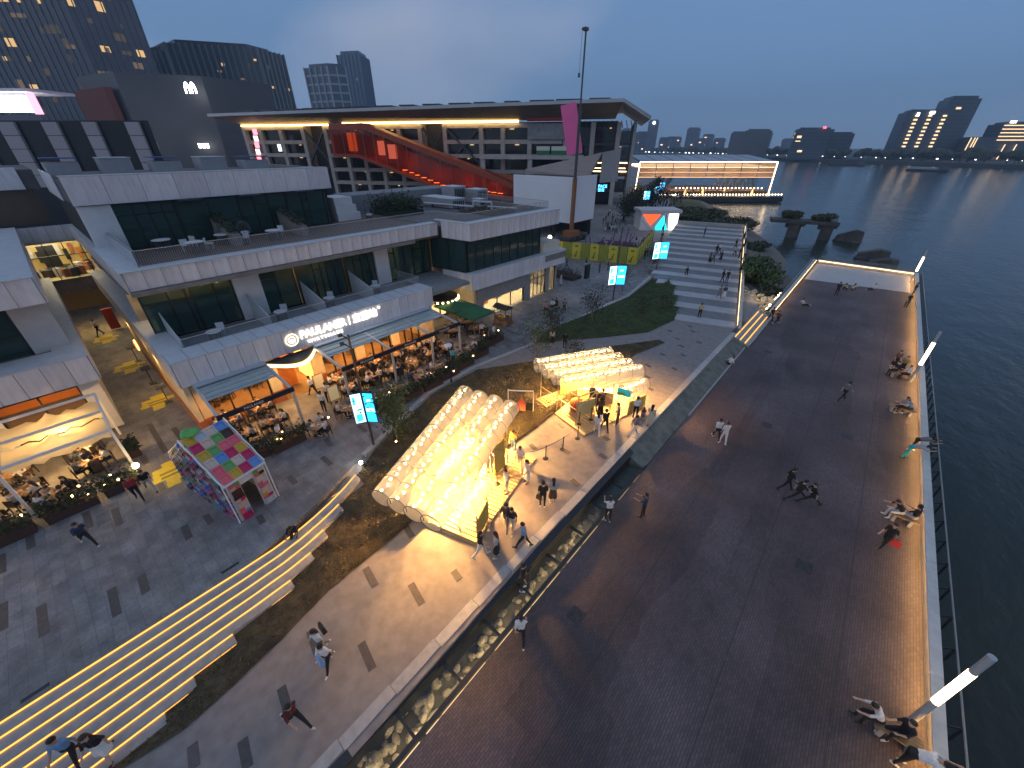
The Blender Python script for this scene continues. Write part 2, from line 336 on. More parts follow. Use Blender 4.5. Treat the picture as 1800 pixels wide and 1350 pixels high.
def lawn(name, poly, mound=0.0):
    import mathutils
    bm = bmesh.new(); vs_ = [bm.verts.new((x, y, 0)) for x, y in sub(poly+[poly[0]], .9)[:-1]]
    bm.faces.new(vs_); bmesh.ops.triangulate(bm, faces=bm.faces[:])
    for _ in range(3): bmesh.ops.subdivide_edges(bm, edges=[e for e in bm.edges if e.calc_length() > 1.0], cuts=1); bmesh.ops.triangulate(bm, faces=bm.faces[:])
    edge = sub(poly+[poly[0]], .6)
    for v in bm.verts:
        dd = min(math.dist((v.co.x, v.co.y), e) for e in edge)
        v.co.z = zpath(v.co.y)+.035+mound*min(1, dd/3.0)+random.uniform(-.012, .012)*(dd > .3)
    me = bpy.data.meshes.new(name); bm.to_mesh(me); bm.free(); me.materials.append(grass_m)
    me.polygons.foreach_set('use_smooth', [True]*len(me.polygons))
    o = bpy.data.objects.new(name, me); C.objects.link(o); tag(o, kind='structure'); return o
lawn_a = lawn('lawn', LAWN_A, .15); lawn_b = lawn('lawn', LAWN_B, .5); lawn_b.data.materials.clear(); lawn_b.data.materials.append(M('green lawn', (.045, .065, .02), .9, var=.5, scale=1.6, bump=1.0, bscale=45, detail=9))
# grass blades over both lawns, one mass
def blades(name, lawn_o, n, h, col, label, seed=3):
    rnd = random.Random(seed); me = lawn_o.data; tr = []; acc = 0
    for p in me.polygons:
        acc += p.area; tr.append((acc, p.vertices[0], p.vertices[1], p.vertices[2]))
    mb = MB(); import bisect; keys = [t[0] for t in tr]
    for i in range(n):
        t = tr[min(len(tr)-1, bisect.bisect(keys, rnd.random()*acc))]; a, b, c = (me.vertices[k].co for k in t[1:])
        r1, r2 = rnd.random(), rnd.random()
        if r1+r2 > 1: r1, r2 = 1-r1, 1-r2
        p = a+(b-a)*r1+(c-a)*r2; w = rnd.uniform(0, 6.28); hh = h*rnd.uniform(.5, 1.3); d = Vector((math.cos(w), math.sin(w), 0))*.03; le = Vector((rnd.uniform(-1, 1), rnd.uniform(-1, 1), 0))*hh*.6
        mb.add([p-d, p+d, p+le+Vector((0, 0, hh))], [(0, 1, 2)])
    return tag(mb.build(name, col), label, 'grass', kind='stuff')
blade_m = M('grass blade', (.115, .095, .042), .8, var=.6, scale=1.3, detail=6)
blades('grass', lawn_a, 42000, .075, blade_m, 'short dry grass on the strip beside the lit steps', 3)
blades('grass', lawn_b, 26000, .075, M('green blade', (.065, .10, .03), .8, var=.5, scale=1.3, detail=6), 'short green grass on the rounded lawn by the plaza', 4)

# dark inlay slabs in the paving: (x, y) at their middle, length, width
inlay = tag(empty('paving_inlay', (-15, 10, 0)), kind='structure')
def slab(p, q, w):
    zz = lambda x, y: (zpath(y) if p[0] > -16.2 else 0)+.004
    MB().wall(p, q, w, lambda x, y: zz(x, y)-.06, zz).build('inlay_slab', slab_m, inlay)
for P in [((-21.71,-6.81), (-20.13,-6.84)), ((-20.40,-5.79), (-18.65,-5.80)), ((-19.18,-3.78), (-17.52,-3.83)), ((-18.98,-2.82), (-17.82,-2.86)),
          ((-25.09,-6.80), (-23.69,-6.81)), ((-25.58,-5.88), (-24.52,-5.87)), ((-25.49,-3.90), (-24.01,-3.91)), ((-24.68,-2.90), (-23.12,-2.91)),
          ((-20.70,-0.85), (-19.60,-0.89)), ((-25.08,-0.92), (-24.32,-0.92)), ((-26.47,4.96), (-24.41,4.77)), ((-24.37,5.89), (-22.96,5.89)),
          ((-21.92,7.01), (-20.93,6.92)), ((-20.42,6.04), (-19.34,6.06)), ((-20.28,4.01), (-19.39,4.03)), ((-20.67,3.15), (-19.69,3.09)),
          ((-24.44,8.92), (-23.28,8.85)), ((-21.57,9.14), (-20.57,9.12)), ((-23.95,7.92), (-22.84,7.87)), ((-32.39,-0.02), (-27.94,-0.03)), ((-30.62,0.94), (-28.42,0.99)),
          ((-28.65,-1.05), (-27.63,-1.02)), ((-18.58,1.82), (-17.90,1.76)), ((-20.67,0.05), (-19.82,0.09)), ((-23.62,16.50), (-23.04,16.51)), ((-24.07,18.46), (-23.09,18.50)),
          ((-24.47,20.38), (-23.52,20.33)), ((-24.14,22.04), (-22.98,22.13)), ((-24.66,24.04), (-22.90,24.07)), ((-24.05,25.96), (-22.10,25.75)), ((-24.74,27.58), (-22.83,27.56)), ((-25.90,44.34), (-23.83,44.28)), ((-23.65,37.28), (-21.85,36.90)), ((-23.41,31.54), (-21.54,31.53))]:
    slab(P[0], P[1], .3)
for P in [((-11.62,0.99), (-10.48,0.78)), ((-9.60,2.08), (-8.48,1.87)), ((-10.56,-0.60), (-9.40,-0.78)), ((-11.24,-3.22), (-10.50,-3.35)), ((-10.07,-2.08), (-9.17,-2.22)),
          ((-12.23,3.90), (-11.14,3.71)), ((-10.01,4.77), (-8.93,4.53)), ((-9.01,6.36), (-8.48,6.26)), ((-12.90,6.47), (-11.85,6.24)),
          ((-9.33,13.12), (-8.81,13.00)), ((-8.01,14.32), (-7.48,14.21)), ((-11.68,15.17), (-11.11,15.02)), ((-12.92,16.91), (-12.42,16.76)), ((-11.57,18.17), (-11.09,18.01)),
          ((-9.75,16.13), (-9.31,16.10)), ((-7.93,17.24), (-7.41,17.15)), ((-8.66,18.92), (-8.15,18.76)), ((-14.24,18.64), (-13.77,18.57)), ((-10.87,29.93), (-10.28,29.77)),
          ((-10.01,28.08), (-9.47,27.95)), ((-8.90,30.84), (-8.42,30.73)), ((-10.72,32.79), (-10.23,32.62)), ((-9.28,33.89), (-8.81,33.71)), ((-10.16,35.63), (-9.61,35.46)),
          ((-10.96,36.98), (-10.52,36.84)), ((-10.52,39.75), (-10.02,39.61)), ((-12.32,38.37), (-11.85,38.21)), ((-11.23,40.90), (-10.75,40.71)), ((-9.13,37.53), (-8.67,37.43)), ((-8.97,26.42), (-8.56,26.34))]:
    slab(P[0], P[1], .3)

# lit steps from the plaza down to the lawn: tread by tread, an LED line under each nosing
stp = thing('lit_steps', (-14.5, -2, 0), 'broad pale steps with yellow light strips curving along the plaza edge', 'steps')
step_m = M('step stone', (.31, .305, .30), .75, var=.15, scale=3, bump=.3, bscale=30, rand=.05)
led_m = glow('step light strip', (1.0, .43, .075), 1.45)
STE = [6.6, 4.9, 3.6, 2.6, 1.4, -1.1, -2.6, -3.6]          # where each tread ends, nearest the lawn
def sx(u): return -16.0 if u < .4 else -16.0-.0462*(u-.4)**2*.9
for k in range(8):
    ue = STE[k]; pts = [-26, -10, 0]+[t for t in (1.5, 2.6, 3.6, 4.6, 5.6) if t < ue]+[ue]; pts = sorted(set(t for t in pts if t <= ue))
    w = .43; z1 = -.125*(k+1)+.055; mb = MB(); lb = MB()
    for a, b in zip(pts, pts[1:]):
        x0, x1 = sx(a)+w*k, sx(b)+w*k
        mb.prism([(x0+.02, a), (x0+w+.03, a), (x1+w+.03, b), (x1+.02, b)], -1.6, z1)
        lb.bar((x0+.04, a, z1+.04), (x1+.04, b, z1+.04), .035, .045)
    t_ = mb.build('step', step_m, stp); lb.build('light_strip', led_m, t_)
ul = [-26, -3.6, -2.6, -1.1, 1.4, 2.6, 3.6, 4.9, 6.6]
for i in range(8):                                   # the broken line of light along the grass
    k = 8-i; a, b = ul[i], ul[i+1]; x = sx(b)+.43*k+.05
    MB().bar((x, a, -.125*k-.02), (x, b-.02, -.125*k-.02), .02, .02).build('light_strip', glow('grass edge light', (1, .45, .08), 1.2), stp)
# drain grilles at the head of the steps
for p in ((-16.44,-0.14), (-16.26,-6.16)):
    MB().obox((p[0], p[1], .004), (.14, .7, .012), 0.03).build('drain_grille', steel_m, tag(thing('floor_drain', (p[0], p[1], 0), 'dark slot drain at the head of the lit steps, '+('farther one' if p[1] > -2 else 'nearer one'), 'drain')))

# trench of lit boulders under walk-on glass between path and wharf
tr = thing('glazed_trench', (-6.2, 4, -1), 'boulder filled trench under glass panels and black beams beside the wharf', 'trench')
def tx(u): return -.45*(1-min(1, max(0, (u+6)/18)))          # the trench leans a little towards the path near the camera
TZ = -1.75
trm = M('trench wall', (.16, .15, .13), .9, var=.2, scale=3)
mb = MB(); mb.box(-7.45, -5.5, -14, 19, TZ-.1, TZ); mb.box(-7.5, -7.42, -14, 19, TZ, -1.02); mb.build('trench_bed', trm, tr)
edge_b = MB(); edge_b.add([(tx(-14)-6.9, -14, -.92), (tx(-14)-6.55, -14, -.92), (-6.55, 19, ZD+.02), (-6.9, 19, ZD+.02), (tx(-14)-6.9, -14, -.75), (tx(-14)-6.55, -14, -.75), (-6.55, 19, ZD+.12), (-6.9, 19, ZD+.12)],
    [(3, 2, 1, 0), (4, 5, 6, 7), (0, 1, 5, 4), (1, 2, 6, 5), (2, 3, 7, 6), (3, 0, 4, 7)]); edge_b.build('edge_beam', steel_m, tr)
MB().box(-5.78, -5.6, -14, 19, ZD-.12, ZD+.05).build('edge_beam', steel_m, tr)
for a, b in ((-14, -4), (-4, 10), (10, 19)):
    xa, xb = -7.30+.48*min(1, max(0, (a+6)/18)), -7.30+.48*min(1, max(0, (b+6)/18))
    MB().add([(xa, a, -1.7), (xa+.3, a, -1.7), (xb+.3, b, -1.7), (xb, b, -1.7), (xa, a, zpath(a)-.04), (xa+.3, a, min(zpath(a), ZD)-.04 if a < 0 else zpath(a)-.25), (xb+.3, b, zpath(b)-.25), (xb, b, zpath(b)-.04)], [(3, 2, 1, 0), (4, 5, 6, 7), (0, 1, 5, 4), (1, 2, 6, 5), (2, 3, 7, 6), (3, 0, 4, 7)]).build('edge_beam', steel_m, tr)
tg_m = film('walk-on glass', (.10, .11, .10), .86, .12)
u = -13.0; i = 0
while u < 18.5:
    v0 = tx(u)-6.55
    MB().bar((v0, u, ZD-.02), (-5.78, u, ZD-.02), .11, .12).build('cross_beam', steel_m, tr)
    MB().box(v0+.02, -5.8, u+.07, u+2.03, ZD+.0, ZD+.018).build('glass_panel', tg_m, tr)
    u += 2.1; i += 1
rr = random.Random(2); u = -13.0
while u < 18:
    w = rr.uniform(.5, 1.5); MB().box(-5.58, -5.55, u, u+w, ZD-.08, ZD-.05).build('light_strip', glow('trench edge light', (1, .70, .34), .8), tr); u += w+rr.uniform(.15, .6)
MB().box(-7.40, -7.37, -14, 12, -1.16, -1.13).build('light_strip', glow('trench light', (1, .76, .40), 32.0), tr)
MB().box(-5.83, -5.80, -14, 14, ZD-.26, ZD-.24).build('light_strip', glow('trench light', (1, .76, .40), 32.0), tr)
rock_m = M('boulder', (.42, .36, .27), .85, var=.3, scale=3, bump=.6, bscale=8, rand=.3)
rocks = []
for i in range(7):
    r_ = random.Random(40+i); rocks.append(pm(MB().ball((0, 0, 0), 1, 8, 6, (1, .75, .6), .16, r_), 'boulder', rock_m))
for me in rocks: me.polygons.foreach_set('use_smooth', [True]*len(me.polygons))
rr = random.Random(5)
for i in range(280):
    u = rr.uniform(-9, 15.5); x = rr.uniform(-7.25+.3*min(1, max(0, (u+6)/18)), -5.75); r = rr.uniform(.11, .27)*(1.15 if u < 4 else .9)
    inst('boulder', rr.choice(rocks), tr, (x, u, TZ+r*.45+rr.uniform(0, .22)), rot=(rr.uniform(-.5, .5), rr.uniform(-.5, .5), rr.uniform(0, 6.28)), scale=(r, r, r))
# plain sloping band beyond the glass
bs = MB(); bs.add([(-7.05, 18.6, -.03), (-5.6, 18.6, ZD+.02), (-5.6, 41.2, ZD+.02), (-7.05, 41.2, -.03), (-7.05, 18.6, -2), (-5.6, 18.6, -2), (-5.6, 41.2, -2), (-7.05, 41.2, -2)], [(0, 1, 2, 3), (0, 4, 5, 1), (1, 5, 6, 2), (2, 6, 7, 3)])
tag(bs.build('wharf_bank', M('mossy concrete', (.13, .14, .12), .85, var=.3, scale=1.5, bump=.4, bscale=10)), kind='structure')
MB().prism([(-5.62, 26), (-5.5, 26), (-5.5, 41), (-5.62, 41)], ZD-.1, ZD+.05).build('wharf_edge_strip', kerb_m)['kind'] = 'structure'
# three lit steps down to the wharf
ls = thing('wharf_steps', (-6.3, 46, -.4), 'short flight of steps with three bright yellow light lines down to the wharf', 'steps')
for k in range(4):
    x0 = -7.3+.5*k; s_ = MB().box(x0, x0+.52, 41.3, 51.2, -2, -.2*k-.012).build('step', step_m, ls)
    if k: MB().box(x0+.02, x0+.09, 41.6, 50.8, -.2*k-.01, -.2*k+.05).build('light_strip', led_m, s_)

# wharf parapet with lit underside, railing brackets
par = thing('wharf_parapet', (6.9, 30, ZD), 'low pale parapet with outer rail along the river side of the wharf', 'parapet')
u = -12.0; n_ = 0
cap_m = M('parapet stone', (.60, .57, .52), .7, var=.08, scale=3, rand=.06)
while u < 84.2:
    b = min(u+3.0, 84.3)
    MB().box(7.06, 7.30, u, b, ZD-.02, ZD+.48).build('parapet_block', conc_m, par)
    MB().box(6.98, 7.34, u+.01, b-.01, ZD+.483, ZD+.56).build('coping_stone', cap_m, par); u += 3.0
MB().box(7.0, 7.035, -12, 84.2, ZD+.452, ZD+.482).build('light_strip', glow('parapet light', (1, .56, .19), 42.0), par)
rail_me = pm(MB().tube((0, 0, -.5), (0, 0, .36), .045, n=6).bar((-.36, 0, .0), (0, 0, .34), .05, .05), 'rail_bracket', steel_m)
u = -11.5
while u < 84:
    inst('rail_bracket', rail_me, par, (7.62, u, ZD+.45)); u += 1.55
MB().tube((7.64, -12, ZD+.82), (7.64, 84.2, ZD+.82), .035, n=6).build('hand_rail', M('rail steel', (.35, .35, .34), .35, metal=.8), par)
MB().box(7.41, 7.6, -12, 84.2, ZD-.3, ZD-.02).build('outer_ledge', conc_m, par)
MB().box(-5.2, 7.3, 84.3, 84.7, ZD, ZD+.45).build('parapet_block', conc_m, par)
MB().box(-5.25, 7.35, 84.24, 84.76, ZD+.453, ZD+.53).build('coping_stone', cap_m, par)
MB().box(-5.1, 7.2, 84.2, 84.235, ZD+.40, ZD+.43).build('light_strip', glow('end parapet light', (1, .58, .22), 9.0), par)
# inland end of the wharf, far left
MB().box(-5.85, -5.5, 52.0, 84.3, ZD-.02, ZD+.45).build('parapet_block', conc_m, par)
MB().box(-5.9, -5.44, 51.95, 84.4, ZD+.453, ZD+.53).build('coping_stone', cap_m, par)
MB().box(-5.46, -5.43, 52, 84.2, ZD+.42, ZD+.45).build('light_strip', glow('end parapet light', (1, .58, .22), 9.0), par)
gl_m = film('rail glass', (.2, .24, .26), .75, .08)
for i in range(8):
    a = -5.1+12.3*i/8; MB().box(a+.02, a+1.52, 84.86, 84.88, ZD+.2, ZD+1.15).build('glass_panel', gl_m, par)
for i in range(13):
    a = 52.2+2.45*i; MB().box(-5.98, -5.96, a+.02, a+2.42, ZD+.2, ZD+1.15).build('glass_panel', gl_m, par)
# ---------------------------------------------------------------- retail block with terraces
panel_m = M('white cladding panel', (.64, .62, .64), .42, var=.13, scale=2.2, rand=.09, spec=.6, stretch=(1.6, 1.6, .35), detail=7)
cap_w = M('parapet cap', (.50, .52, .55), .5, var=.08, scale=2)
frame_m = M('window frame', (.018, .02, .021), .4, metal=.3)
green_gl = film('dark green glass', (.04, .085, .08), .40, .05, tcol=(.6, .8, .72))
clear_gl = film('shop glass', (.04, .045, .045), .85, .05)
cream_m = M('cream plaster', (.62, .52, .36), .8, var=.08, scale=2)
terra_m = M('terracotta wainscot', (.36, .13, .06), .7, var=.15, scale=4)
wood_m = M('brown decking', (.13, .085, .065), .7, var=.2, scale=2, stretch=(1, 9, 1), rand=.1)
dark_m = M('dark interior', (.035, .033, .032), .9)
soff_m = M('soffit', (.20, .18, .16), .7, var=.2, scale=2)
roof_m = M('roof membrane', (.10, .10, .105), .85, var=.25, scale=.8)
white_w = M('white render', (.62, .62, .62), .75, var=.06, scale=1.5)
orange_m = M('orange wall', (.62, .20, .035), .6, var=.1, scale=2)
curt_m = M('pale curtain', (.42, .50, .46), .9, var=.25, scale=6, stretch=(1, 6, .2))
bulb_m = glow('ceiling bulb', (1, .66, .26), 16)
R_ = math.pi/2

def fascia(parent, p, q, z0, z1, n, mat=panel_m, th=.07, back=True, name='fascia_panel'):
    L_ = math.dist(p, q); w = L_/n; g = .014
    ang = math.atan2(q[1]-p[1], q[0]-p[0])
    me = pm(MB().box(g, w-g, -th/2, th/2, z0+g, z1-g), name, mat)
    for i in range(n):
        t = i/n; inst(name, me, parent, (p[0]+(q[0]-p[0])*t, p[1]+(q[1]-p[1])*t, 0), rz=ang)
    if back:
        nx, ny = -(q[1]-p[1])/L_, (q[0]-p[0])/L_        # left of p->q is the inner side
        s = th*.9
        MB().wall((p[0]+nx*s, p[1]+ny*s), (q[0]+nx*s, q[1]+ny*s), th, z0+.02, z1-.03).build(name.replace('panel', 'backing'), soff_m, parent)
def glazing(parent, p, q, z0, z1, cuts, mat=green_gl, transom=None, fw=.09, name='window'):
    """one framed bay of glass from p to q, cut into panes; every pane its own object"""
    L_ = math.dist(p, q); ux, uy = (q[0]-p[0])/L_, (q[1]-p[1])/L_
    at = lambda t: (p[0]+ux*t, p[1]+uy*t)
    cs = [0]+[c*L_ for c in cuts]+[L_]; fr = MB()
    for c in cs: a = at(max(fw/2, min(L_-fw/2, c))); fr.wall((a[0]-ux*fw/2, a[1]-uy*fw/2), (a[0]+ux*fw/2, a[1]+uy*fw/2), .12, z0, z1)
    for z in (z0, z1-fw): fr.wall(at(0), at(L_), .11, z, z+fw)
    if transom:
        for i, z in transom: fr.wall(at(cs[i]), at(cs[i+1]), .10, z-fw/2, z+fw/2)
    f = fr.build(name, frame_m, parent)
    for a, b in zip(cs, cs[1:]): MB().wall(at(a+.03), at(b-.03), .02, z0+.05, z1-.05).build('pane', mat, f)
    return f
def railing(parent, pts, z0, z1, step=.13, m=None, r=.008):
    mb = MB(); m = m or rail_m
    for p, q in zip(pts, pts[1:]):
        n = max(1, int(math.dist(p, q)/step))
        for i in range(n):
            t = i/n; x, y = p[0]+(q[0]-p[0])*t, p[1]+(q[1]-p[1])*t; mb.add([(x-r, y-r, z0), (x+r, y+r, z0), (x+r, y+r, z1), (x-r, y-r, z1), (x-r, y+r, z0), (x+r, y-r, z0), (x+r, y-r, z1), (x-r, y+r, z1)], [(0, 1, 2, 3), (4, 5, 6, 7)])
    o = mb.build('balusters', m, parent); o['kind'] = 'stuff'
    h = MB()
    for p, q in zip(pts, pts[1:]): h.bar((*p, z1), (*q, z1), .05, .035)
    h.build('top_rail', m, parent)
rail_m = M('pale grey rail', (.42, .43, .44), .4, metal=.3)

rb = thing('retail_building', (-36, 14, 0), 'three storey white panelled retail block with roof terraces behind the awnings', 'building')
# --- ground floor behind the awnings (warm beer hall)
MB().box(-40, -28.3, 2.3, 21.0, -.02, .012).build('floor', M('hall floor', (.20, .12, .07), .5, var=.2, scale=2), rb)
MB().box(-40.2, -40, 2.1, 21.2, 0, 3.6).build('wall', orange_m, rb)
MB().box(-40, -28.35, 2.15, 21.15, 3.42, 3.58).build('ceiling', M('hall ceiling', (.33, .22, .12), .8), rb)
MB().box(-47, -28.2, 2.12, 2.4, .95, 3.6).build('wall', cream_m, rb); MB().box(-47, -28.15, 2.07, 2.45, 0, .948).build('wainscot', terra_m, rb)
MB().box(-40, -28.2, 20.95, 21.2, 0, 3.6).build('wall', cream_m, rb)
piers = [(2.45, 3.0), (6.7, 7.4), (9.9, 10.6), (13.3, 14.1), (16.7, 17.5), (19.8, 20.9)]
for a, b in piers:
    MB().box(-28.95, -28.4, a, b, .95, 3.6).build('pier', cream_m, rb); MB().box(-28.99, -28.36, a-.03, b+.03, 0, .948).build('wainscot', terra_m, rb)
for (a, b) in ((3.0, 6.7), (10.6, 13.3), (14.1, 16.7), (17.5, 19.8)):
    glazing(rb, (-28.7, a), (-28.7, b), .5, 3.3, [.33, .66], clear_gl); MB().box(-28.9, -28.5, a, b, 0, .49).build('wainscot', terra_m, rb)
for i, (x, y, w, d) in enumerate([(-33, 3.2, .5, .5), (-35, 9.5, .6, .6), (-33.5, 14.5, .5, .5), (-35, 19, .5, .5), (-33, 12.2, .5, .5)]):
    MB().box(x, x+w, y, y+d, 0, 3.4).build('column', orange_m if i % 2 else cream_m, rb)
MB().box(-36.5, -35.6, 10.8, 17.5, 0, 1.1).build('bar_counter', M('bar wood', (.30, .13, .04), .4, var=.3, scale=3, stretch=(1, .2, 6)), rb)
for k in range(3): MB().box(-39.95, -39.5, 9.5, 18.5, 1.2+.6*k, 1.25+.6*k).build('bar_shelf', M('bar wood', (.3, .13, .04), .4), rb)
pend = pm(MB().lathe([(.02, .2), (.05, .18), (.20, 0), (.19, 0)], n=10), 'lamp_shade', M('brass shade', (.6, .36, .1), .3, metal=.8))
pendb = pm(MB().ball((0, 0, 0), .09, 8, 6), 'bulb', glow('hall bulb', (1, .60, .22), 45))
for i in range(6):
    for j in range(2):
        x, y = -30.6-4.0*j, 3.8+3.1*i
        s_ = inst('lamp_shade', pend, rb, (x, y, 2.75)); b_ = bpy.data.objects.new('bulb', pendb); C.objects.link(b_); b_.parent = s_; b_.location = (0, 0, -.02)
for y in (4.8, 8.6, 12.0, 15.4, 18.7): lamp('hall_light', 'AREA', (-31.5, y, 3.38), 230, (1, .46, .11), 2.2, 1.4, parent=rb)
# side display + door leaf at the entrance
MB().box(-30.2, -30.12, 7.45, 9.0, .02, 2.5).build('door_leaf', orange_m, rb)
MB().box(-31.5, -29.0, 9.75, 9.9, .3, 2.6).build('drinks_display', glow('amber display', (1, .50, .10), 1.6), rb)
# --- fascia over the ground floor, its return along the alley, terrace slab
fascia(rb, (-27.95, 2.1), (-27.95, 21.2), 3.6, 5.2, 22)
fascia(rb, (-58, 2.05), (-28.0, 2.05), 3.6, 5.2, 24)
fascia(rb, (-28.0, 21.25), (-31.6, 21.25), 3.6, 5.2, 4)
MB().prism([(-27.9, 2.0), (-27.9, 21.3), (-29.9, 21.3), (-29.9, 3.2), (-58, 3.2), (-58, 2.0)], 5.2, 5.26).build('parapet_cap', cap_w, rb)
for i in range(20): MB().box(-29.85, -27.93, 2.08+i*.96, 2.095+i*.96, 5.26, 5.268).build('cap_joint', steel_m, rb)
MB().box(-48, -28.1, 2.2, 26.0, 4.4, 4.7).build('terrace_slab', M('balcony tile', (.24, .24, .245), .7, var=.15, scale=3), rb)
# --- first floor rooms: dark glass set back, white piers, balcony dividers
gz0, gz1 = 4.72, 8.05
for a, b, cuts, tr_ in ((2.6, 7.9, [.28, .46, .52, .78], [(1, 7.2), (0, 7.2)]), (9.7, 12.3, [.45], [(0, 7.2)]), (12.4, 16.5, [.35, .5, .62, .8], [(1, 7.3), (2, 7.3)]), (16.6, 19.5, [.3, .55, .8], [(1, 7.3)]), (20.9, 26.0, [.16, .36, .58, .8], [(0, 7.3), (3, 7.2)])):
    glazing(rb, (-33.9, a), (-33.9, b), gz0, gz1, cuts, transom=tr_)
for a, b in ((7.9, 9.7), (19.5, 20.9)): MB().box(-34.1, -33.6, a, b, 4.7, 8.05).build('pier', white_w, rb)
MB().box(-37.6, -37.4, 2.4, 26, 4.7, 8.2).build('wall', M('room wall', (.30, .26, .20), .8, var=.3, scale=1.5), rb)
MB().box(-34.35, -34.3, 3.0, 7.6, 4.75, 7.1).build('curtain', curt_m, rb)
for a, b in ((9.8, 11), (12.6, 13.6), (15.2, 16.4), (18.6, 19.4), (22.5, 23.6), (24.9, 25.8)): MB().box(-34.36, -34.31, a, b, 4.75, 7.9).build('curtain', curt_m, rb)
bl = pm(MB().ball((0, 0, 0), .045, 6, 4), 'bulb', bulb_m)
for a, b, k in ((3.0, 7.6, 90), (13.4, 16.3, 60)):
    for i in range(k): inst('bulb', bl, rb, (random.uniform(-36.6, -34.5), random.uniform(a, b), random.uniform(7.55, 7.95)))
MB().box(-48, -33.5, 2.2, 26, 8.12, 8.22).build('ceiling', soff_m, rb)
lamp('room_fill', 'AREA', (-35.6, 4.9, 8.05), 25, (1, .7, .35), 2, 1.2, parent=rb)  # dim fill lamps added in the rooms so the glass looks less black
lamp('room_fill', 'AREA', (-35.6, 14.9, 8.05), 20, (1, .7, .35), 2, 1.2, parent=rb)
lamp('room_fill', 'AREA', (-35.6, 23.6, 8.05), 90, (1, .68, .3), 2, 1.2, parent=rb)
for y in (3.25, 8.5, 12.5, 16.7):
    MB().add([(-33.6, y-.03, 4.7), (-30.0, y-.03, 4.7), (-30.0, y-.03, 5.75), (-33.6, y-.03, 6.65), (-33.6, y+.03, 4.7), (-30.0, y+.03, 4.7), (-30.0, y+.03, 5.75), (-33.6, y+.03, 6.65)],
             [(0, 1, 2, 3), (7, 6, 5, 4), (0, 4, 5, 1), (1, 5, 6, 2), (2, 6, 7, 3), (3, 7, 4, 0)]).build('balcony_divider', M('frosted divider', (.45, .49, .53), .4, var=.08, scale=2), rb)
railing(rb, [(-33.5, 3.3), (-29.95, 3.3), (-29.95, 21.4), (-33.6, 21.4)], 4.75, 5.78, .11)
MB().box(-33.6, -31.4, 3.4, 7.6, 4.70, 4.72)
# --- upper parapet (first roof terrace)
fascia(rb, (-32.3, 2.35), (-32.3, 26.0), 8.5, 9.62, 26)
MB().box(-33.4, -32.0, 2.3, 23.0, 8.22, 8.48).build('eaves_slab', soff_m, rb)
fascia(rb, (-58, 2.3), (-32.35, 2.3), 8.3, 9.62, 20)
MB().prism([(-32.2, 2.22), (-32.2, 26.0), (-33.3, 26.0), (-33.3, 3.5), (-58, 3.5), (-58, 2.22)], 9.62, 9.67).build('parapet_cap', cap_w, rb)
MB().box(-60, -32.4, 2.5, 26.2, 8.3, 9.2).build('roof_slab', wood_m, rb)
railing(rb, [(-46, 3.4), (-33.0, 3.4), (-33.0, 26.1), (-29.2, 26.7), (-29.2, 40.0), (-50, 41.5)], 9.62, 10.62, .12)
# wedge shaped glass screen at the alley end of the terrace
MB().add([(-46, 3.3, 9.65), (-33.0, 3.3, 9.65), (-33.0, 3.3, 10.6), (-46, 3.3, 10.6), (-46, 3.34, 9.65), (-33.0, 3.34, 9.65), (-33.0, 3.34, 10.6), (-46, 3.34, 10.6)], [(0, 1, 2, 3), (7, 6, 5, 4), (3, 2, 6, 7)]).build('end_screen', film('screen glass', (.42, .47, .53), .25, .2), rb)
# --- top storey
MB().box(-58, -42.7, 2.6, 20.6, 9.2, 12.5).build('top_storey_core', dark_m, rb)
for a, b, cuts, tr_ in ((4.3, 8.0, [.3, .55, .78], [(0, 11.6), (1, 11.6), (2, 11.6), (3, 11.6)]), (8.0, 12.5, [.5], []), (12.5, 16.5, [.3, .6], [(1, 11.6)]), (16.5, 20.5, [.35, .5, .9], [(1, 11.6)])):
    glazing(rb, (-42.3, a), (-42.3, b), 9.22, 12.4, cuts, transom=tr_)
MB().box(-42.6, -42.1, 2.5, 4.3, 9.2, 12.4).build('pier', white_w, rb)
fascia(rb, (-41.9, 2.4), (-41.9, 20.9), 12.45, 14.25, 9)
fascia(rb, (-41.95, 20.95), (-58, 20.95), 12.45, 14.25, 8)
MB().box(-60, -42.0, 2.45, 20.85, 12.5, 13.9).build('roof_slab', roof_m, rb)
MB().box(-42.8, -41.85, 2.4, 20.9, 14.25, 14.3).build('parapet_cap', cap_w, rb)
for y in (8.2, 12.6, 17.2): MB().box(-42.0, -41.2, y, y+1.6, 12.35, 12.45).build('blade_vent', steel_m, rb)
# --- right hand block
fascia(rb, (-31.8, 26.1), (-28.3, 26.6), 8.3, 9.85, 4); fascia(rb, (-28.3, 26.6), (-27.9, 40.4), 8.3, 9.85, 16)
fascia(rb, (-27.95, 40.5), (-50, 41.9), 8.3, 9.85, 20)
fascia(rb, (-32.0, 26.0), (-28.2, 26.5), 3.6, 5.2, 4); fascia(rb, (-28.2, 26.5), (-27.8, 42.0), 3.55, 5.2, 18); fascia(rb, (-27.85, 42.1), (-50, 43.5), 3.55, 5.2, 20)
MB().prism([(-28.2, 26.5), (-27.75, 42.1), (-50, 43.6), (-50, 26)], 4.3, 5.0).build('floor_slab', soff_m, rb)
MB().prism([(-28.25, 26.45), (-27.75, 42.1), (-30.2, 42.2), (-29.0, 40), (-29.0, 26.4), (-32, 26.0), (-32, 25.9)], 5.2, 5.25).build('parapet_cap', cap_w, rb)
MB().prism([(-28.35, 26.6), (-27.95, 40.4), (-50, 41.8), (-50, 26)], 8.35, 9.25).build('roof_slab', roof_m, rb)
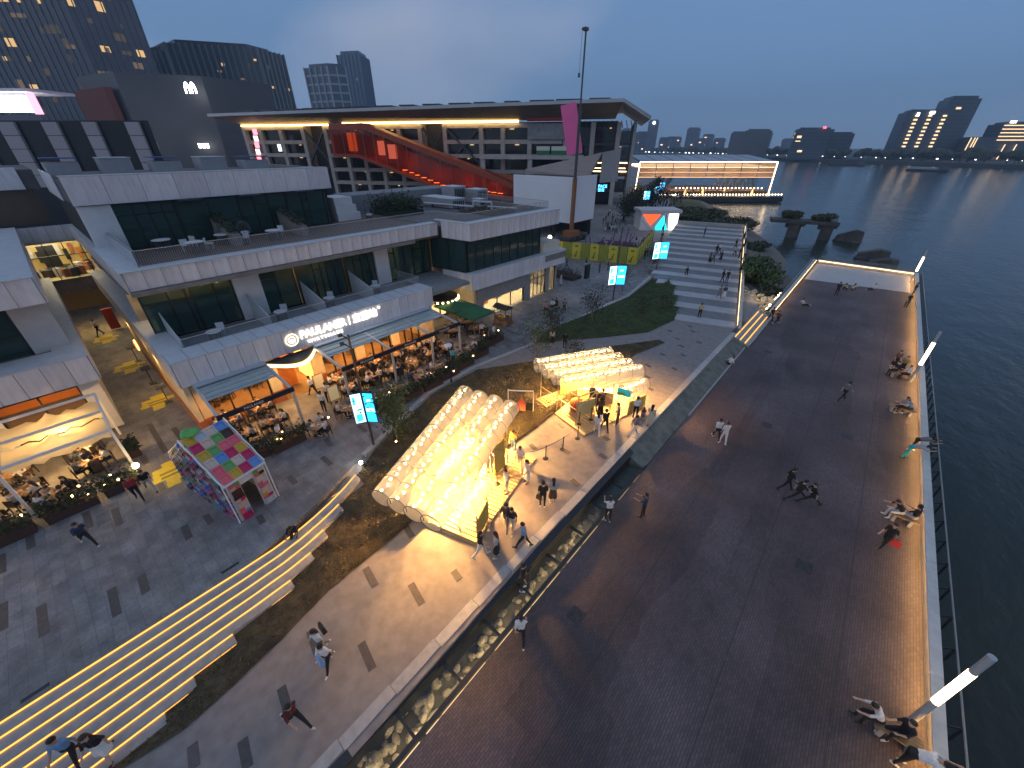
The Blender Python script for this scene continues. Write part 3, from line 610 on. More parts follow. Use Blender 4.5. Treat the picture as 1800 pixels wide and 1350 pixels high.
MB().prism([(-28.22, 26.5), (-27.82, 40.5), (-29.3, 40.5), (-29.3, 27.0), (-33.0, 26.5), (-32.6, 25.9)], 9.85, 9.9).build('parapet_cap', cap_w, rb)
glazing(rb, (-33.6, 26.0), (-29.0, 26.7), 5.2, 8.25, [.5], transom=[])
glazing(rb, (-28.95, 26.7), (-28.75, 38.0), 5.2, 8.25, [.10, .2, .32, .43, .54, .66, .78, .88], transom=[(1, 7.4), (1, 6.2)])
MB().box(-31.0, -29.2, 38.0, 38.2, 5.0, 8.3).build('wall', white_w, rb); MB().prism([(-30.6, 38.3), (-28.4, 38.3), (-28.3, 41.4), (-30.6, 41.5)], 5.0, 6.3).build('end_balcony', M('warm white render', (.6, .55, .47), .7), rb)
MB().box(-46, -31.5, 27.2, 37.8, 5.0, 8.2).build('room_core', M('room grey', (.07, .07, .065), .9), rb)
scr_b = glow('blue display', (.10, .38, 1.0), 2.4)
MB().box(-31.45, -31.4, 31.0, 32.0, 5.7, 7.3).build('wall_screen', scr_b, rb)
for i in range(14): inst('bulb', bl, rb, (-30.0-random.random(), 32.6+i*.36, 6.9+random.uniform(-.15, .15)))
# ground floor shops of the right block
shopwall = M('grey render', (.30, .29, .285), .8, var=.1, scale=2)
MB().box(-29.3, -28.9, 27.9, 28.6, 0, 3.6).build('wall', shopwall, rb); MB().box(-29.3, -28.9, 35.5, 36.6, 0, 3.6).build('wall', shopwall, rb)
MB().box(-29.3, -28.9, 28.6, 35.5, 1.75, 3.6).build('wall', shopwall, rb); MB().box(-29.3, -28.9, 36.6, 42.0, 3.3, 3.6).build('wall', shopwall, rb)
MB().box(-29.35, -28.9, 39.7, 40.4, 0, 3.3).build('wall', shopwall, rb); MB().box(-50, -28.9, 41.75, 42.0, 0, 3.6).build('wall', shopwall, rb)
glazing(rb, (-29.05, 28.6), (-29.05, 35.5), .1, 1.75, [.33, .66], clear_gl, fw=.05); glazing(rb, (-29.05, 36.6), (-29.05, 39.7), .1, 3.3, [.25, .5, .75], clear_gl, transom=[(0, 2.3), (1, 2.3), (2, 2.3), (3, 2.3)], fw=.05); glazing(rb, (-29.05, 40.4), (-29.05, 41.7), .1, 3.3, [], clear_gl, fw=.05)
shop_in = M('shop interior', (.72, .64, .48), .7, var=.1, scale=3)
MB().box(-36, -29.3, 28, 41.7, -.02, .02).build('floor', shop_in, rb); MB().box(-36.2, -36, 28, 41.7, 0, 3.5).build('wall', shop_in, rb); MB().box(-36, -29.3, 27.6, 27.9, 0, 3.5).build('wall', shop_in, rb); MB().box(-36, -29.2, 28, 41.7, 3.35, 3.5).build('ceiling', shop_in, rb)
for i, y in enumerate((29.5, 31.2, 33.8, 37.6, 38.8)): MB().box(-32-.3*i, -31.4-.3*i, y, y+.9, 0, .9+.25*(i % 3)).build('display_stand', [terra_m, orange_m, white_w, conc_m, cream_m][i], rb)
for y in (30, 33.6, 38.2): lamp('shop_light', 'AREA', (-31.5, y, 3.3), 300, (1, .80, .48), 2.4, 1.6, parent=rb)
lamp('shop_light', 'AREA', (-31, 41, 3.3), 60, (1, .8, .5), 1, 1, parent=rb)
# recessed corner shop with round lit canopy
MB().box(-34.5, -32.6, 21.3, 26.6, 0, 3.6).build('wall', dark_m, rb)
cc = (-30.2, 23.9)
MB().lathe([(1.7, 3.0), (1.75, 3.05), (1.75, 3.35), (.1, 3.55)], (cc[0], cc[1], 0), 20).build('round_canopy', steel_m, rb)
rcb = pm(MB().ball((0, 0, 0), .09, 6, 4), 'bulb', glow('canopy bulb', (1, .74, .34), 12))
for i in range(22):
    w = 2*math.pi*i/22; inst('bulb', rcb, rb, (cc[0]+1.8*math.cos(w), cc[1]+1.8*math.sin(w), 3.15))
MB().box(-32.55, -32.4, 21.6, 26.2, .3, 2.7).build('shopfront', glow('warm shopfront', (1, .62, .25), .9), rb)
for k in range(4): MB().box(-32.39, -32.3, 21.7+1.2*k, 21.85+1.2*k, 0, 3.2).build('mullion', frame_m, rb)

# --- sign on the fascia
FONTS = []
def text(body, loc, size, mat, parent, name='sign_lettering', rot=(R_, 0, R_), ext=.02, align='LEFT', bold=0.0, sx=1.0):
    cu = bpy.data.curves.new(name, 'FONT'); cu.body = body; cu.size = size; cu.extrude = ext; cu.align_x = align; cu.offset = bold; cu.resolution_u = 2
    o = bpy.data.objects.new(name, cu); C.objects.link(o); cu.materials.append(mat); b = BASE.get(parent.name, (0, 0, 0)) if parent is not None else (0, 0, 0)
    o.location = (loc[0]-b[0], loc[1]-b[1], loc[2]-b[2]); o.rotation_euler = rot; o.scale = (sx, 1, 1); o.parent = parent; FONTS.append(o); return o
sgn = thing('fascia_sign', (-27.8, 12, 4.3), 'large lit white beer hall sign with round emblem on the fascia', 'sign')
sg_m = glow('white sign light', (1, .92, .82), 2.0)
text('PAULANER', (-27.83, 9.35, 4.36), .82, sg_m, sgn, bold=.012, sx=.86); text('宝莱纳', (-27.83, 13.35, 4.38), .72, sg_m, sgn, bold=.012)
MB().box(-27.86, -27.82, 13.07, 13.12, 4.28, 4.98).build('divider_bar', sg_m, sgn); text('W I R T S H A U S', (-27.83, 9.75, 3.92), .30, sg_m, sgn, bold=.008, sx=1.15)
cir = MB(); 
for i in range(24):
    w0, w1 = 2*math.pi*i/24, 2*math.pi*(i+1)/24
    for r0, r1 in ((.38, .45), (.20, .26)): cir.poly([(-27.83, 8.75+math.cos(w)*r, 4.5+math.sin(w)*r) for w, r in ((w0, r0), (w0, r1), (w1, r1), (w1, r0))])
cir.ball((-27.84, 8.75, 4.42), .14, 8, 6, (.2, 1, 1)).build('round_emblem', glow('emblem light', (1, .86, .60), 1.6), sgn)
cir2 = MB().lathe([(.02, -.02), (.10, 0), (.10, .03)], n=12); cir2.v = [(-27.83+c, 15.72+a, 4.95+b) for a, b, c in cir2.v]; cir2.build('registered_mark', sg_m, sgn)

# --- crescent canopy over the entrance
cn = thing('entrance_canopy', (-28, 8.4, 3.3), 'curved dark canopy edged with bright bulbs over the beer hall entrance', 'canopy')
arc = [(-28.0+1.55*math.sin(math.pi*i/12), 6.75+3.35*i/12) for i in range(13)]
MB().prism(arc, 3.42, 3.5).build('canopy_roof', steel_m, cn)
ed = MB()
for p, q in zip(arc, arc[1:]): ed.wall(p, q, .05, 3.16, 3.42)
ed.build('canopy_edge', M('brass edge', (.5, .33, .1), .4, metal=.6), cn)
cb = pm(MB().box(-.10, .10, -.05, .05, -.09, .09), 'edge_bulb', glow('edge bulb', (1, .74, .34), 4))
for i in range(24):
    t = (i+.5)/24; x = -28.0+1.62*math.sin(math.pi*t); y = 6.75+3.35*t; inst('edge_bulb', cb, cn, (x+.03, y, 3.28), rz=math.atan2(1, 1.5*math.cos(math.pi*t)))
lamp('canopy_light', 'AREA', (-27.3, 8.4, 3.1), 60, (1, .58, .2), 1.2, 2.4, parent=cn)

# --- awnings
aw_f = M('awning frame', (.50, .52, .53), .45, metal=.3); aw_c = M('awning slat', (.33, .40, .41), .6, var=.08, scale=2, rand=.05)
val_m = M('navy valance', (.008, .010, .018), .7)
def awning(u0, u1, divs, label, texts):
    a = thing('beer_hall_awning', (-26, (u0+u1)/2, 0), label, 'awning')
    zb, zf, vb, vf = 3.42, 2.98, -28.35, -23.9
    za = lambda v: zb+(zf-zb)*(v-vb)/(vf-vb)
    n = 9                                         # the cover is drawn back: slats over the rear half
    for i in range(n):
        v0 = vb+.05+i*.27; MB().bar((v0+.12, u0+.1, za(v0)+.10+.03*(i % 2)), (v0+.12, u1-.1, za(v0)+.10+.03*(i % 2)), .262, .05).build('cover_slat', aw_c, a)
    MB().box(vb, vb+.9, u0, u1, zb+.16, zb+.24).build('awning_box', M('awning box', (.40, .45, .50), .5), a)
    for y in [u0]+divs+[u1]:
        MB().bar((vb, y, zb+.1), (vf, y, zf+.1), .14, .16).build('rafter', aw_f, a)
        MB().box(vf-.09, vf+.05, y-.07, y+.07, 0, zf).build('post', aw_f, a)
    MB().box(vf-.05, vf+.08, u0-.1, u1+.1, zf-.05, zf+.24).build('valance', val_m, a)
    for y in texts: text('PAULANER', (vf+.085, y, zf+.03), .22, M('valance lettering', (.75, .72, .66), .6), a, 'valance_lettering', ext=.004)
    for k in range(max(1, int((u1-u0)/2))):
        y = u0+1+2*k; lamp('awning_light', 'AREA', (-26.9, y, 2.95), 48, (1, .47, .12), .3, 1.2, parent=a)
    return a
awning(2.65, 6.65, [], 'short retracted awning with dark lettered valance left of the beer hall entrance', [3.9])
awning(10.05, 20.6, [13.9, 17.6], 'long three bay awning with dark lettered valance right of the beer hall entrance', [11.3, 15.0, 18.4])

# ---------------------------------------------------------------- building left of the alley
lbd = thing('restaurant_building', (-38, -8, 0), 'white panelled restaurant building left of the lit alley', 'building')
fascia(lbd, (-33.2, -14), (-33.2, -.9), 3.6, 5.2, 13); fascia(lbd, (-33.25, -.85), (-58, -.85), 3.6, 5.2, 20)
MB().prism([(-33.15, -14), (-33.15, -.8), (-58, -.8), (-58, -2.2), (-35.4, -2.2), (-35.4, -14)], 5.2, 5.26).build('parapet_cap', cap_w, lbd)
fascia(lbd, (-34.4, -14), (-34.4, -1.15), 8.3, 9.75, 12); fascia(lbd, (-34.45, -1.1), (-58, -1.1), 8.3, 9.75, 18)
MB().prism([(-34.3, -14), (-34.3, -1.05), (-58, -1.05), (-58, -14)], 9.75, 9.8).build('parapet_cap', cap_w, lbd)
MB().box(-58, -34.6, -14, -1.2, 8.3, 9.7).build('roof_slab', roof_m, lbd); MB().box(-58, -33.4, -14, -1.0, 4.3, 5.1).build('floor_slab', soff_m, lbd)
MB().box(-58, -36.6, -14, -1.9, 5.0, 8.3).build('upper_core', dark_m, lbd)
glazing(lbd, (-36.2, -8.0), (-36.2, -2.9), 5.0, 8.3, [.45], transom=[(0, 6.4), (1, 6.4)]); MB().box(-36.6, -36.1, -2.9, -1.3, 5.0, 8.3).build('pier', M('grey white render', (.50, .49, .48), .8, var=.06, scale=2), lbd)
MB().box(-36.6, -36.1, -14, -8.0, 5.0, 8.3).build('pier', white_w, lbd)
MB().box(-58, -33.7, -1.35, -1.1, 0, 3.6).build('wall', white_w, lbd)
MB().box(-34.0, -33.6, -14, -5.5, .0, 3.6).build('wall', white_w, lbd); MB().box(-34.0, -33.6, -2.0, -1.1, 0, 3.6).build('wall', white_w, lbd)
glazing(lbd, (-33.8, -5.5), (-33.8, -2.0), .6, 3.4, [.5], clear_gl); MB().box(-41, -34, -14, -1.4, -.02, .02).build('floor', wood_m, lbd)
MB().box(-41.2, -41, -14, -1.4, 0, 3.6).build('wall', orange_m, lbd); MB().box(-41, -34, -14, -1.4, 3.45, 3.58).build('ceiling', M('ochre ceiling', (.5, .36, .14), .8), lbd)
MB().box(-36.0, -35.9, -7, -2.2, 2.75, 2.9).build('light_line', glow('restaurant light line', (1, .62, .2), 7), lbd)
lamp('restaurant_light', 'AREA', (-36.5, -4, 3.4), 260, (1, .58, .2), 2.5, 2.5, parent=lbd)
# white sail canopy on a pergola frame
sc_ = thing('sail_canopy', (-29.5, -6, 0), 'white lit fabric canopy on pale frame over the restaurant terrace', 'canopy')
fab = film('sail fabric', (.84, .76, .58), .03, .8, 'DIFF', translucent=.75)
for x in (-32.4, -29.7, -27.0):
    MB().bar((x, -14, 3.1), (x, -1.45, 3.1), .10, .14).build('beam', white_m, sc_)
for y in (-14, -9.8, -5.6, -1.5): MB().bar((-32.4, y, 3.1), (-26.9, y, 3.1), .1, .14).build('beam', white_m, sc_)
for x in (-27.0, -32.4):
    for y in (-9.8, -5.6, -1.5): MB().box(x-.06, x+.06, y-.06, y+.06, 0, 3.05).build('post', white_m, sc_)
for i, (x0, x1) in enumerate(((-32.3, -29.8), (-29.6, -27.1))):
    for j, (y0, y1) in enumerate(((-13.9, -9.9), (-9.7, -5.7), (-5.5, -1.6))):
        g = MB(); g.grid(x0, x1, 10, y0, y1, 12, lambda x, y: 2.55+.85*math.exp(-(((x-(x0+x1)/2)/.55)**2+((y-(y0+y1)/2)/.7)**2)**.5)+.16*abs(2*(y-y0)/(y1-y0)-1)**2+.10*math.cos(9*(y-y0)/(y1-y0)*math.pi)*abs(2*(x-x0)/(x1-x0)-1)**3)
        g.build('fabric_sail', fab, sc_, smooth=True)
for y in (-11.5, -7.5, -3.4): lamp('terrace_light', 'POINT', (-29.7, y, 1.9), 210, (1, .56, .17), .12, parent=sc_)

leaf0 = M('indoor plant', (.05, .09, .03), .8, var=.4, scale=6)
# back block closing the alley, with a lit upper gallery
bk = thing('alley_end_building', (-62, 0, 0), 'building across the end of the alley with a bright yellow upper gallery', 'building')
fascia(bk, (-57.8, -6), (-57.8, 2.9), 8.4, 9.7, 8); MB().box(-64, -58, -8, 3.0, 4.3, 4.85).build('gallery_floor', M('gallery floor', (.55, .45, .22), .6), bk)
MB().box(-64.3, -64, -8, 3, 4.8, 8.4).build('wall', M('gallery wall', (.62, .48, .20), .7), bk); MB().box(-64, -57.9, -8, 3, 8.2, 8.4).build('ceiling', white_w, bk)
MB().box(-58.4, -58.0, -6, -2.2, 4.8, 8.4).build('wall', white_w, bk); MB().box(-62, -61.2, -.6, .6, 4.85, 7.6).build('column', steel_m, bk)
for x in (-59, -61, -63): MB().box(x-.1, x+.1, -1.8, 2.2, 8.1, 8.17).build('light_tube', glow('gallery tube', (1, .86, .58), 9), bk)
rr = random.Random(6)
for i in range(16): MB().obox((rr.uniform(-63, -58.6), rr.uniform(-1.6, 2.4), 4.85+.4), (rr.uniform(.3, .9), rr.uniform(.3, .7), .8), rr.random()).build('gallery_furniture', [terra_m, dark_m, white_w, wood_m, leaf0][i % 5], bk)
for i in range(9): MB().obox((-63.9, -1.7+.5*i, 6.2+.5*(i % 2)), (.1, .34, 1.1)).build('wall_display', [orange_m, white_w, dark_m, terra_m][i % 4], bk)
for y in (-1.4, -.1, 1.2, 2.4): MB().box(-58.1, -58.0, y-.04, y+.04, 4.85, 8.2).build('mullion', frame_m, bk)
MB().box(-58.1, -58.0, -2.2, 2.9, 7.0, 7.08).build('transom', frame_m, bk); railing(bk, [(-57.95, -2.2), (-57.95, 2.9)], 4.9, 5.9, .14)
lamp('gallery_light', 'AREA', (-60.5, .3, 8.05), 95, (1, .76, .36), 4, 4, parent=bk)
fascia(bk, (-57.9, -6), (-57.9, 2.9), 3.5, 4.9, 6, soff_m); MB().box(-66, -65.7, -8, 6, 0, 4.3).build('wall', M('passage wall', (.36, .24, .1), .8), bk)
lamp('passage_light', 'AREA', (-56, .6, 3.4), 95, (1, .62, .18), 2, 3, parent=bk); lamp('passage_light', 'AREA', (-46, 1.75, 3.3), 26, (1, .60, .18), .5, .3, parent=bk); lamp('passage_light', 'AREA', (-36, 1.75, 3.3), 36, (1, .60, .18), .6, .3, parent=bk)
MB().box(-55.0, -54.9, 1.2, 2.0, .1, 2.2).build('red_panel', M('red board', (.60, .07, .02), .6), bk)
# curved top storey fascia further back on the left
fascia(bk, (-58, 2.35), (-47, 2.35), 12.45, 14.25, 5, name='curved_fascia_panel'); fascia(bk, (-60, -30), (-60, 1.0), 12.6, 14.4, 12)
MB().box(-75, -60.1, -30, 2.0, 12.6, 14.2).build('roof_slab', roof_m, bk); MB().box(-64, -60.4, -30, 1.5, 9.7, 12.6).build('upper_wall', M('brown glass wall', (.10, .075, .055), .3), bk)
# ---------------------------------------------------------------- market hall with the orange escalator tube
CA_, SA_ = math.cos(math.radians(41)), math.sin(math.radians(41))
def cw(X, Y): return (X*CA_-Y*SA_, X*SA_+Y*CA_)                  # depth frame facing the far bank -> x, y
hall = thing('market_hall', (-65, 123, 0), 'large concrete framed hall with wide flat roof and glowing eaves line', 'building', rz=math.atan2(-.467, -.884))
cf_m = M('hall concrete', (.40, .37, .35), .75, var=.12, scale=.6); hroof = M('hall roof edge', (.42, .43, .45), .5, var=.06, scale=.4)
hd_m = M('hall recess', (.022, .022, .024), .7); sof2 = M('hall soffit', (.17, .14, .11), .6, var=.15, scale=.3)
hgl = film('hall glass', (.02, .022, .024), .35, .06)
lb = dict(local=True)
MB().add([(134, 9, 25.2), (0.2, 9, 26.8), (0.2, -45, 27.5), (134, -45, 26), (134, 9, 24.4), (0.2, 9, 26.0), (0.2, -45, 26.6), (134, -45, 25)], [(3, 2, 1, 0), (4, 5, 6, 7), (0, 1, 5, 4), (1, 2, 6, 5), (2, 3, 7, 6), (3, 0, 4, 7)]).build('roof', hroof, hall, **lb)
MB().add([(.2, 9, 26.8), (-7.5, 7.5, 22.9), (-7.5, -45, 23.2), (.2, -45, 27.5), (.2, 9, 26.0), (-7.3, 7.3, 22.2), (-7.3, -45, 22.5), (.2, -45, 26.6)], [(3, 2, 1, 0), (4, 5, 6, 7), (0, 1, 5, 4), (1, 2, 6, 5), (2, 3, 7, 6)]).build('roof_flap', hroof, hall, **lb)
MB().add([(133, 8.8, 24.35), (0.4, 8.8, 25.9), (2, 0, 22.7), (130, 0, 22.5)], [(0, 1, 2, 3)]).build('soffit', sof2, hall, **lb)
rr = random.Random(9)
for i in range(15): MB().box(4+i*8.4+rr.uniform(-1, 1), 10+i*8.4+rr.uniform(-1, 1), -20, 2, 26.9-.09*i*.9+.35, 27.6-.09*i*.9).build('solar_panel_row', steel_m, hall, **lb)
MB().box(30.4, 90, .25, .5, 22.15, 22.7).build('eaves_light', glow('eaves light', (1, .60, .17), 7), hall, **lb)
MB().box(95, 130, .25, .5, 21.95, 22.35).build('eaves_light', glow('eaves light', (1, .60, .17), 7), hall, **lb)
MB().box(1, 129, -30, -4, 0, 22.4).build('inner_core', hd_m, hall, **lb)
fl = [0, 5.0, 9.0, 13.3, 17.2, 21.4]
cols = [130, 123.4, 115.2, 106.3, 97.5, 90.5, 84, 77.5, 70.5, 63, 54.5, 42.5, 35.5, 27, 16, 8, .6]
for x in cols: MB().box(x-.65, x+.65, -4, 0, 0, 22).build('column', cf_m, hall, **lb)
for z in fl[1:]:
    for a, b in ((130, 106), (97, 63), (54, 17)): MB().box(b, a, -4, -.15, z-.55, z+.55).build('floor_beam', cf_m, hall, **lb)
for a, b in zip(cols, cols[1:]):
    for z0, z1 in zip(fl, fl[1:]):
        if (a == 106.3) or a == 63: continue
        MB().box(b+.7, a-.7, -1.6, -1.5, z0+.6, z1-.6).build('pane', hgl, hall, **lb)
# dark braced bays
for x0, x1 in ((106, 98), (54.2, 43), (62, 55)):
    for z0, z1 in ((1, 11), (11, 21)):
        MB().bar((x0, -.6, z0), (x1, -.6, z1), .7, .7).build('brace', steel_m, hall, **lb); MB().bar((x1, -.5, z0), (x0, -.5, z1), .7, .7).build('brace', steel_m, hall, **lb)
rr = random.Random(12); ib = pm(MB().box(-.5, .5, -.1, .1, -.12, .12), 'room_lamp', glow('hall room lamp', (1, .72, .38), 5))
for i in range(46):
    k = rr.randrange(len(cols)-1); x = rr.uniform(cols[k+1]+1, cols[k]-1); z = fl[rr.randrange(1, 6)]-.8; inst('room_lamp', ib, hall, (x, rr.uniform(-3.6, -1.8), z), world=False, scale=(rr.uniform(.4, 1.4), 1, 1))
MB().box(117, 118.2, -.9, -.7, 14.5, 16.6).build('lit_screen', glow('white screen', (.8, .9, 1), 2), hall, **lb)
pk = glow('pink sign light', (1, .25, .32), 1.6)
for k in range(7): MB().box(124.5+.35*k, 126.2+.35*k, -.1, .1, 19.5-2.0*k, 21.2-2.0*k).build('sign_character', [pk, glow('pale sign light', (1, .75, .78), 1.4)][k % 2], hall, **lb)
# red and grey boards, green edged balcony on the right
MB().box(15, 27.5, 1.5, 2.0, 22.3, 25.6).build('red_board', M('hall red', (.42, .035, .03), .6), hall, **lb)
MB().box(15, 27.5, .3, .6, 17.8, 21.8).build('grey_board', M('hall grey', (.27, .28, .30), .7, var=.2, scale=1), hall, **lb)
MB().box(10, 42, 1, 4, 12.6, 13.8).build('balcony', cf_m, hall, **lb)
for a, b, m_ in ((10.5, 14.5, 'g'), (15, 19.5, 'w'), (20, 24, 'w')):
    MB().box(a, b, 4.05, 4.2, 14.9, 16.0).build('balcony_board', M('pale board', (.6, .6, .5), .7), hall, **lb); MB().box(a, b, 4.05, 4.2, 13.85, 14.85).build('balcony_board', M('green board', (.02, .16, .07), .7), hall, **lb)
for x in (11, 26, 41): MB().box(x-.6, x+.6, 2.5, 3.7, 0, 12.6).build('column', cf_m, hall, **lb)
# gable end towards the river: slim posts, lit floors
MB().box(-4.2, -3.6, -40, 0, 21.8, 22.4).build('edge_beam', steel_m, hall, **lb)
for y in (0, -20, -40): MB().tube((-3.9, y, 0), (-3.9, y, 22.2), .42, n=8).build('column', M('pale steel', (.35, .35, .34), .5), hall, **lb)
for k, z in enumerate((4, 8.4, 12.5, 16.5)):
    MB().box(-3.4, 12, -6, -.6, z-.3, z+.3).build('floor_slab', steel_m, hall, **lb); MB().box(-3.0, 12, -1.0, -.9, z+.3, z+3.4).build('pane', hgl, hall, **lb)
    if k in (1, 2): MB().box(-3.0, 10.5, -.5, -.4, z+.9 if k == 1 else z-.9, z+1.15 if k == 1 else z-.7).build('light_line', glow('gable light', (1, .62, .28), 4), hall, **lb)
for k in range(12): MB().bar((-3+1.3*k, -1, 20.6), (-2.4+1.3*k, -1, 22.4), .2, .2).build('truss_bar', steel_m, hall, **lb)
MB().box(-2.6, 11, -.3, -.2, 10.2, 10.4).build('light_line', glow('gable light', (1, .62, .28), 4), hall, **lb)
MB().box(2.2, 5.0, .1, .2, 3.9, 6.0).build('sign_board', M('sign back', (.01, .015, .03), .6), hall, **lb)
text('FACE', (4.9, .24, 5.0), 1.15, glow('blue sign light', (.08, .45, 1), 5), hall, rot=(R_, 0, math.pi), ext=.03); text('宝龙', (4.7, .24, 4.0), 1.0, glow('blue sign light', (.08, .45, 1), 5), hall, rot=(R_, 0, math.pi), ext=.03)
for o_ in hall.children:
    if o_.type == 'FONT': o_.location = (4.9, .26, 5.0 if o_.data.body == 'FACE' else 4.0)
# escalator tube
tb = thing('escalator_tube', (-65, 123, 0), 'orange glazed escalator tube slanting down across the front of the hall', 'escalator', rz=math.atan2(-.467, -.884))
tm = M('tube orange', (.30, .045, .014), .5, var=.15, scale=.5); tgl = film('orange glass', (.13, .022, .008), .42, .08, tcol=(1, .42, .2))
up = [(90, 22.0), (78.4, 22.2), (37.8, 8.9), (30.5, 6.2)]; lo = [(90.5, 14.0), (81.3, 13.7), (53, 4.4), (30.5, 2.2)]
def strip(mb, pts, y0, y1, t):
    for (a, z), (b, w) in zip(pts, pts[1:]): mb.add([(a, y0, z), (b, y0, w), (b, y1, w), (a, y1, z), (a, y0, z-t), (b, y0, w-t), (b, y1, w-t), (a, y1, z-t)], [(0, 1, 2, 3), (7, 6, 5, 4), (0, 4, 5, 1), (1, 5, 6, 2), (2, 6, 7, 3), (3, 7, 4, 0)])
    return mb
strip(MB(), up, 3, 8.2, 1.6).build('tube_roof', tm, tb, **lb); strip(MB(), lo, 3, 8.2, .9).build('tube_floor', tm, tb, **lb)
def lerp(pts, x):
    for (a, z), (b, w) in zip(pts, pts[1:]):
        if b <= x <= a: return z+(w-z)*(a-x)/(a-b)
    return pts[-1][1]
x = 89.5
while x > 31.5:
    x2 = x-3.6
    MB().poly([(x, 8.0, lerp(lo, x)), (x2, 8.0, lerp(lo, max(30.6, x2))), (x2, 8.0, lerp(up, max(30.6, x2))-1.6), (x, 8.0, lerp(up, x)-1.6)]).build('pane', tgl, tb, **lb)
    MB().box(x-.12, x+.12, 8.02, 8.15, lerp(lo, x), lerp(up, x)-1.6).build('mullion', tm, tb, **lb); x = x2
MB().box(90, 90.3, 3, 8, 13.6, 21.0).build('end_wall', tm, tb, **lb); strip(MB(), [(a, z) for a, z in lo], 3.0, 3.2, -6).build('back_wall', M('tube back', (.34, .09, .03), .7), tb, **lb)
sl = pm(MB().box(-.8, .8, -.15, .15, -.07, .07), 'stair_light', glow('stair light', (1, .30, .06), 5))
x = 66
while x > 33: inst('stair_light', sl, tb, (x, 7.4, lerp(lo, x)+.8), world=False); x -= 2.1
MB().box(84, 87, 3.6, 3.8, 14.6, 19.8).build('lit_doorway', glow('orange doorway', (1, .22, .03), .55), tb, **lb)
MB().box(74, 76.5, 3.5, 3.7, 13.5, 17.5).build('lit_screen', glow('pink screen', (1, .42, .50), .8), tb, **lb); MB().box(70, 73, 3.5, 3.7, 12.5, 16.5).build('lit_screen', glow('pink screen', (1, .42, .50), .8), tb, **lb)
for x in (76, 66, 56, 46, 37): lamp('tube_light', 'POINT', (0, 0, 0), 110, (1, .25, .06), .3).parent = tb
for i, o_ in enumerate([c for c in tb.children if c.type == 'LIGHT']): xx = (76, 66, 56, 46, 37)[i]; o_.location = (xx, 5.6, lerp(lo, xx)+2.4)

# crane, hanging sheet, raised white box
crn = thing('mobile_crane', (-44.6, 69.0, 0), 'tall slim telescopic crane mast standing upright in front of the hall', 'crane')
co_m = M('crane orange', (.30, .11, .035), .6, var=.2, scale=.6); cg_m = M('crane grey', (.05, .055, .06), .5)
MB().box(-44.9, -44.3, 68.7, 69.3, 0, 11.0).build('lower_mast', co_m, crn); MB().box(-44.78, -44.42, 68.82, 69.18, 11.0, 21.5).build('middle_mast', cg_m, crn); MB().box(-44.7, -44.5, 68.9, 69.1, 21.5, 31.6).build('upper_mast', cg_m, crn)
MB().box(-44.95, -44.35, 68.5, 69.4, 31.5, 31.9).tube((-44.95, 68.6, 31.7), (-44.95, 69.3, 31.7), .22).build('mast_head', cg_m, crn)
MB().line([(-45.15, 68.8, 31.5), (-45.2, 68.8, 26.2)], .025, 5).build('hoist_rope', black_m, crn); MB().obox((-45.2, 68.8, 26.0), (.22, .3, .6)).build('hook_block', cg_m, crn)
MB().box(-45.6, -43.6, 67.5, 70.5, .9, 1.9).build('turntable', co_m, crn); MB().box(-46.0, -43.2, 66.5, 72.5, .35, .9).build('carrier', cg_m, crn)
for x in (-46.0, -43.2):
    for y in (67.2, 69.4, 71.6): MB().tube((x-.18, y, .5), (x+.18, y, .5), .5, n=12).build('wheel', black_m, crn)
for k in range(16): MB().bar((-44.15, 68.5, 3.5+.5*k), (-43.85, 68.5, 3.5+.5*k), .04, .04).build('ladder_rung', cg_m, crn)
for x in (-44.17, -43.85): MB().bar((x, 68.5, 3.2), (x, 68.5, 11.4), .05, .05).build('ladder_rail', cg_m, crn)
MB().add([(-49.8, 70.5, 22.2), (-46.6, 70.5, 22.6), (-44.5, 70.5, 15.0), (-47.7, 70.5, 14.5), (-49.8, 70.7, 22.2), (-46.6, 70.7, 22.6), (-44.5, 70.7, 15.0), (-47.7, 70.7, 14.5)], [(3, 2, 1, 0), (4, 5, 6, 7), (0, 1, 5, 4), (1, 2, 6, 5), (2, 3, 7, 6), (3, 0, 4, 7)]).build('hanging_sheet', M('pink sheet', (.80, .13, .34), .6, var=.05, scale=.5))
tag(bpy.data.objects['hanging_sheet'], 'bright pink rectangular sheet hanging behind the crane mast', 'sheet')
wb = thing('white_box', (-52, 72, 0), 'raised blank white box on dark legs beside the crane', 'structure')
MB().box(-60.6, -45.2, 70.2, 70.5, 2.9, 11.0).build('front_panel', M('white sheeting', (.74, .75, .78), .6, var=.03, scale=.5), wb); MB().box(-45.2, -44.95, 70.2, 77.5, 3.1, 11.2).build('side_panel', M('white sheeting', (.74, .75, .78), .6), wb)
MB().box(-60.4, -45.2, 70.5, 77.4, 2.9, 10.8).build('box_core', dark_m, wb)
for x in (-60, -55, -50, -45.4):
    for y in (70.6, 77): MB().box(x-.2, x+.2, y-.2, y+.2, 0, 2.9).build('leg', steel_m, wb)
bw = thing('mesh_screen_wall', (-54, 80, 0), 'beige mesh covered sloping screen above the white box', 'screen')
MB().add([(-63.5, 77.6, 10.6), (-47.0, 77.6, 10.6), (-45.5, 79.5, 15.0), (-47.5, 79.5, 14.6), (-63.5, 77.6, 11.6), (-63.5, 78, 10.6), (-47, 78, 10.6), (-45.5, 80, 15.0), (-47.5, 80, 14.6), (-63.5, 78, 11.6)], [(0, 1, 2, 3, 4), (9, 8, 7, 6, 5), (4, 3, 8, 9), (3, 2, 7, 8)]).build('mesh_sheet', M('beige mesh', (.33, .28, .25), .8, var=.1, scale=1.2, stretch=(.2, .2, 4)), bw)
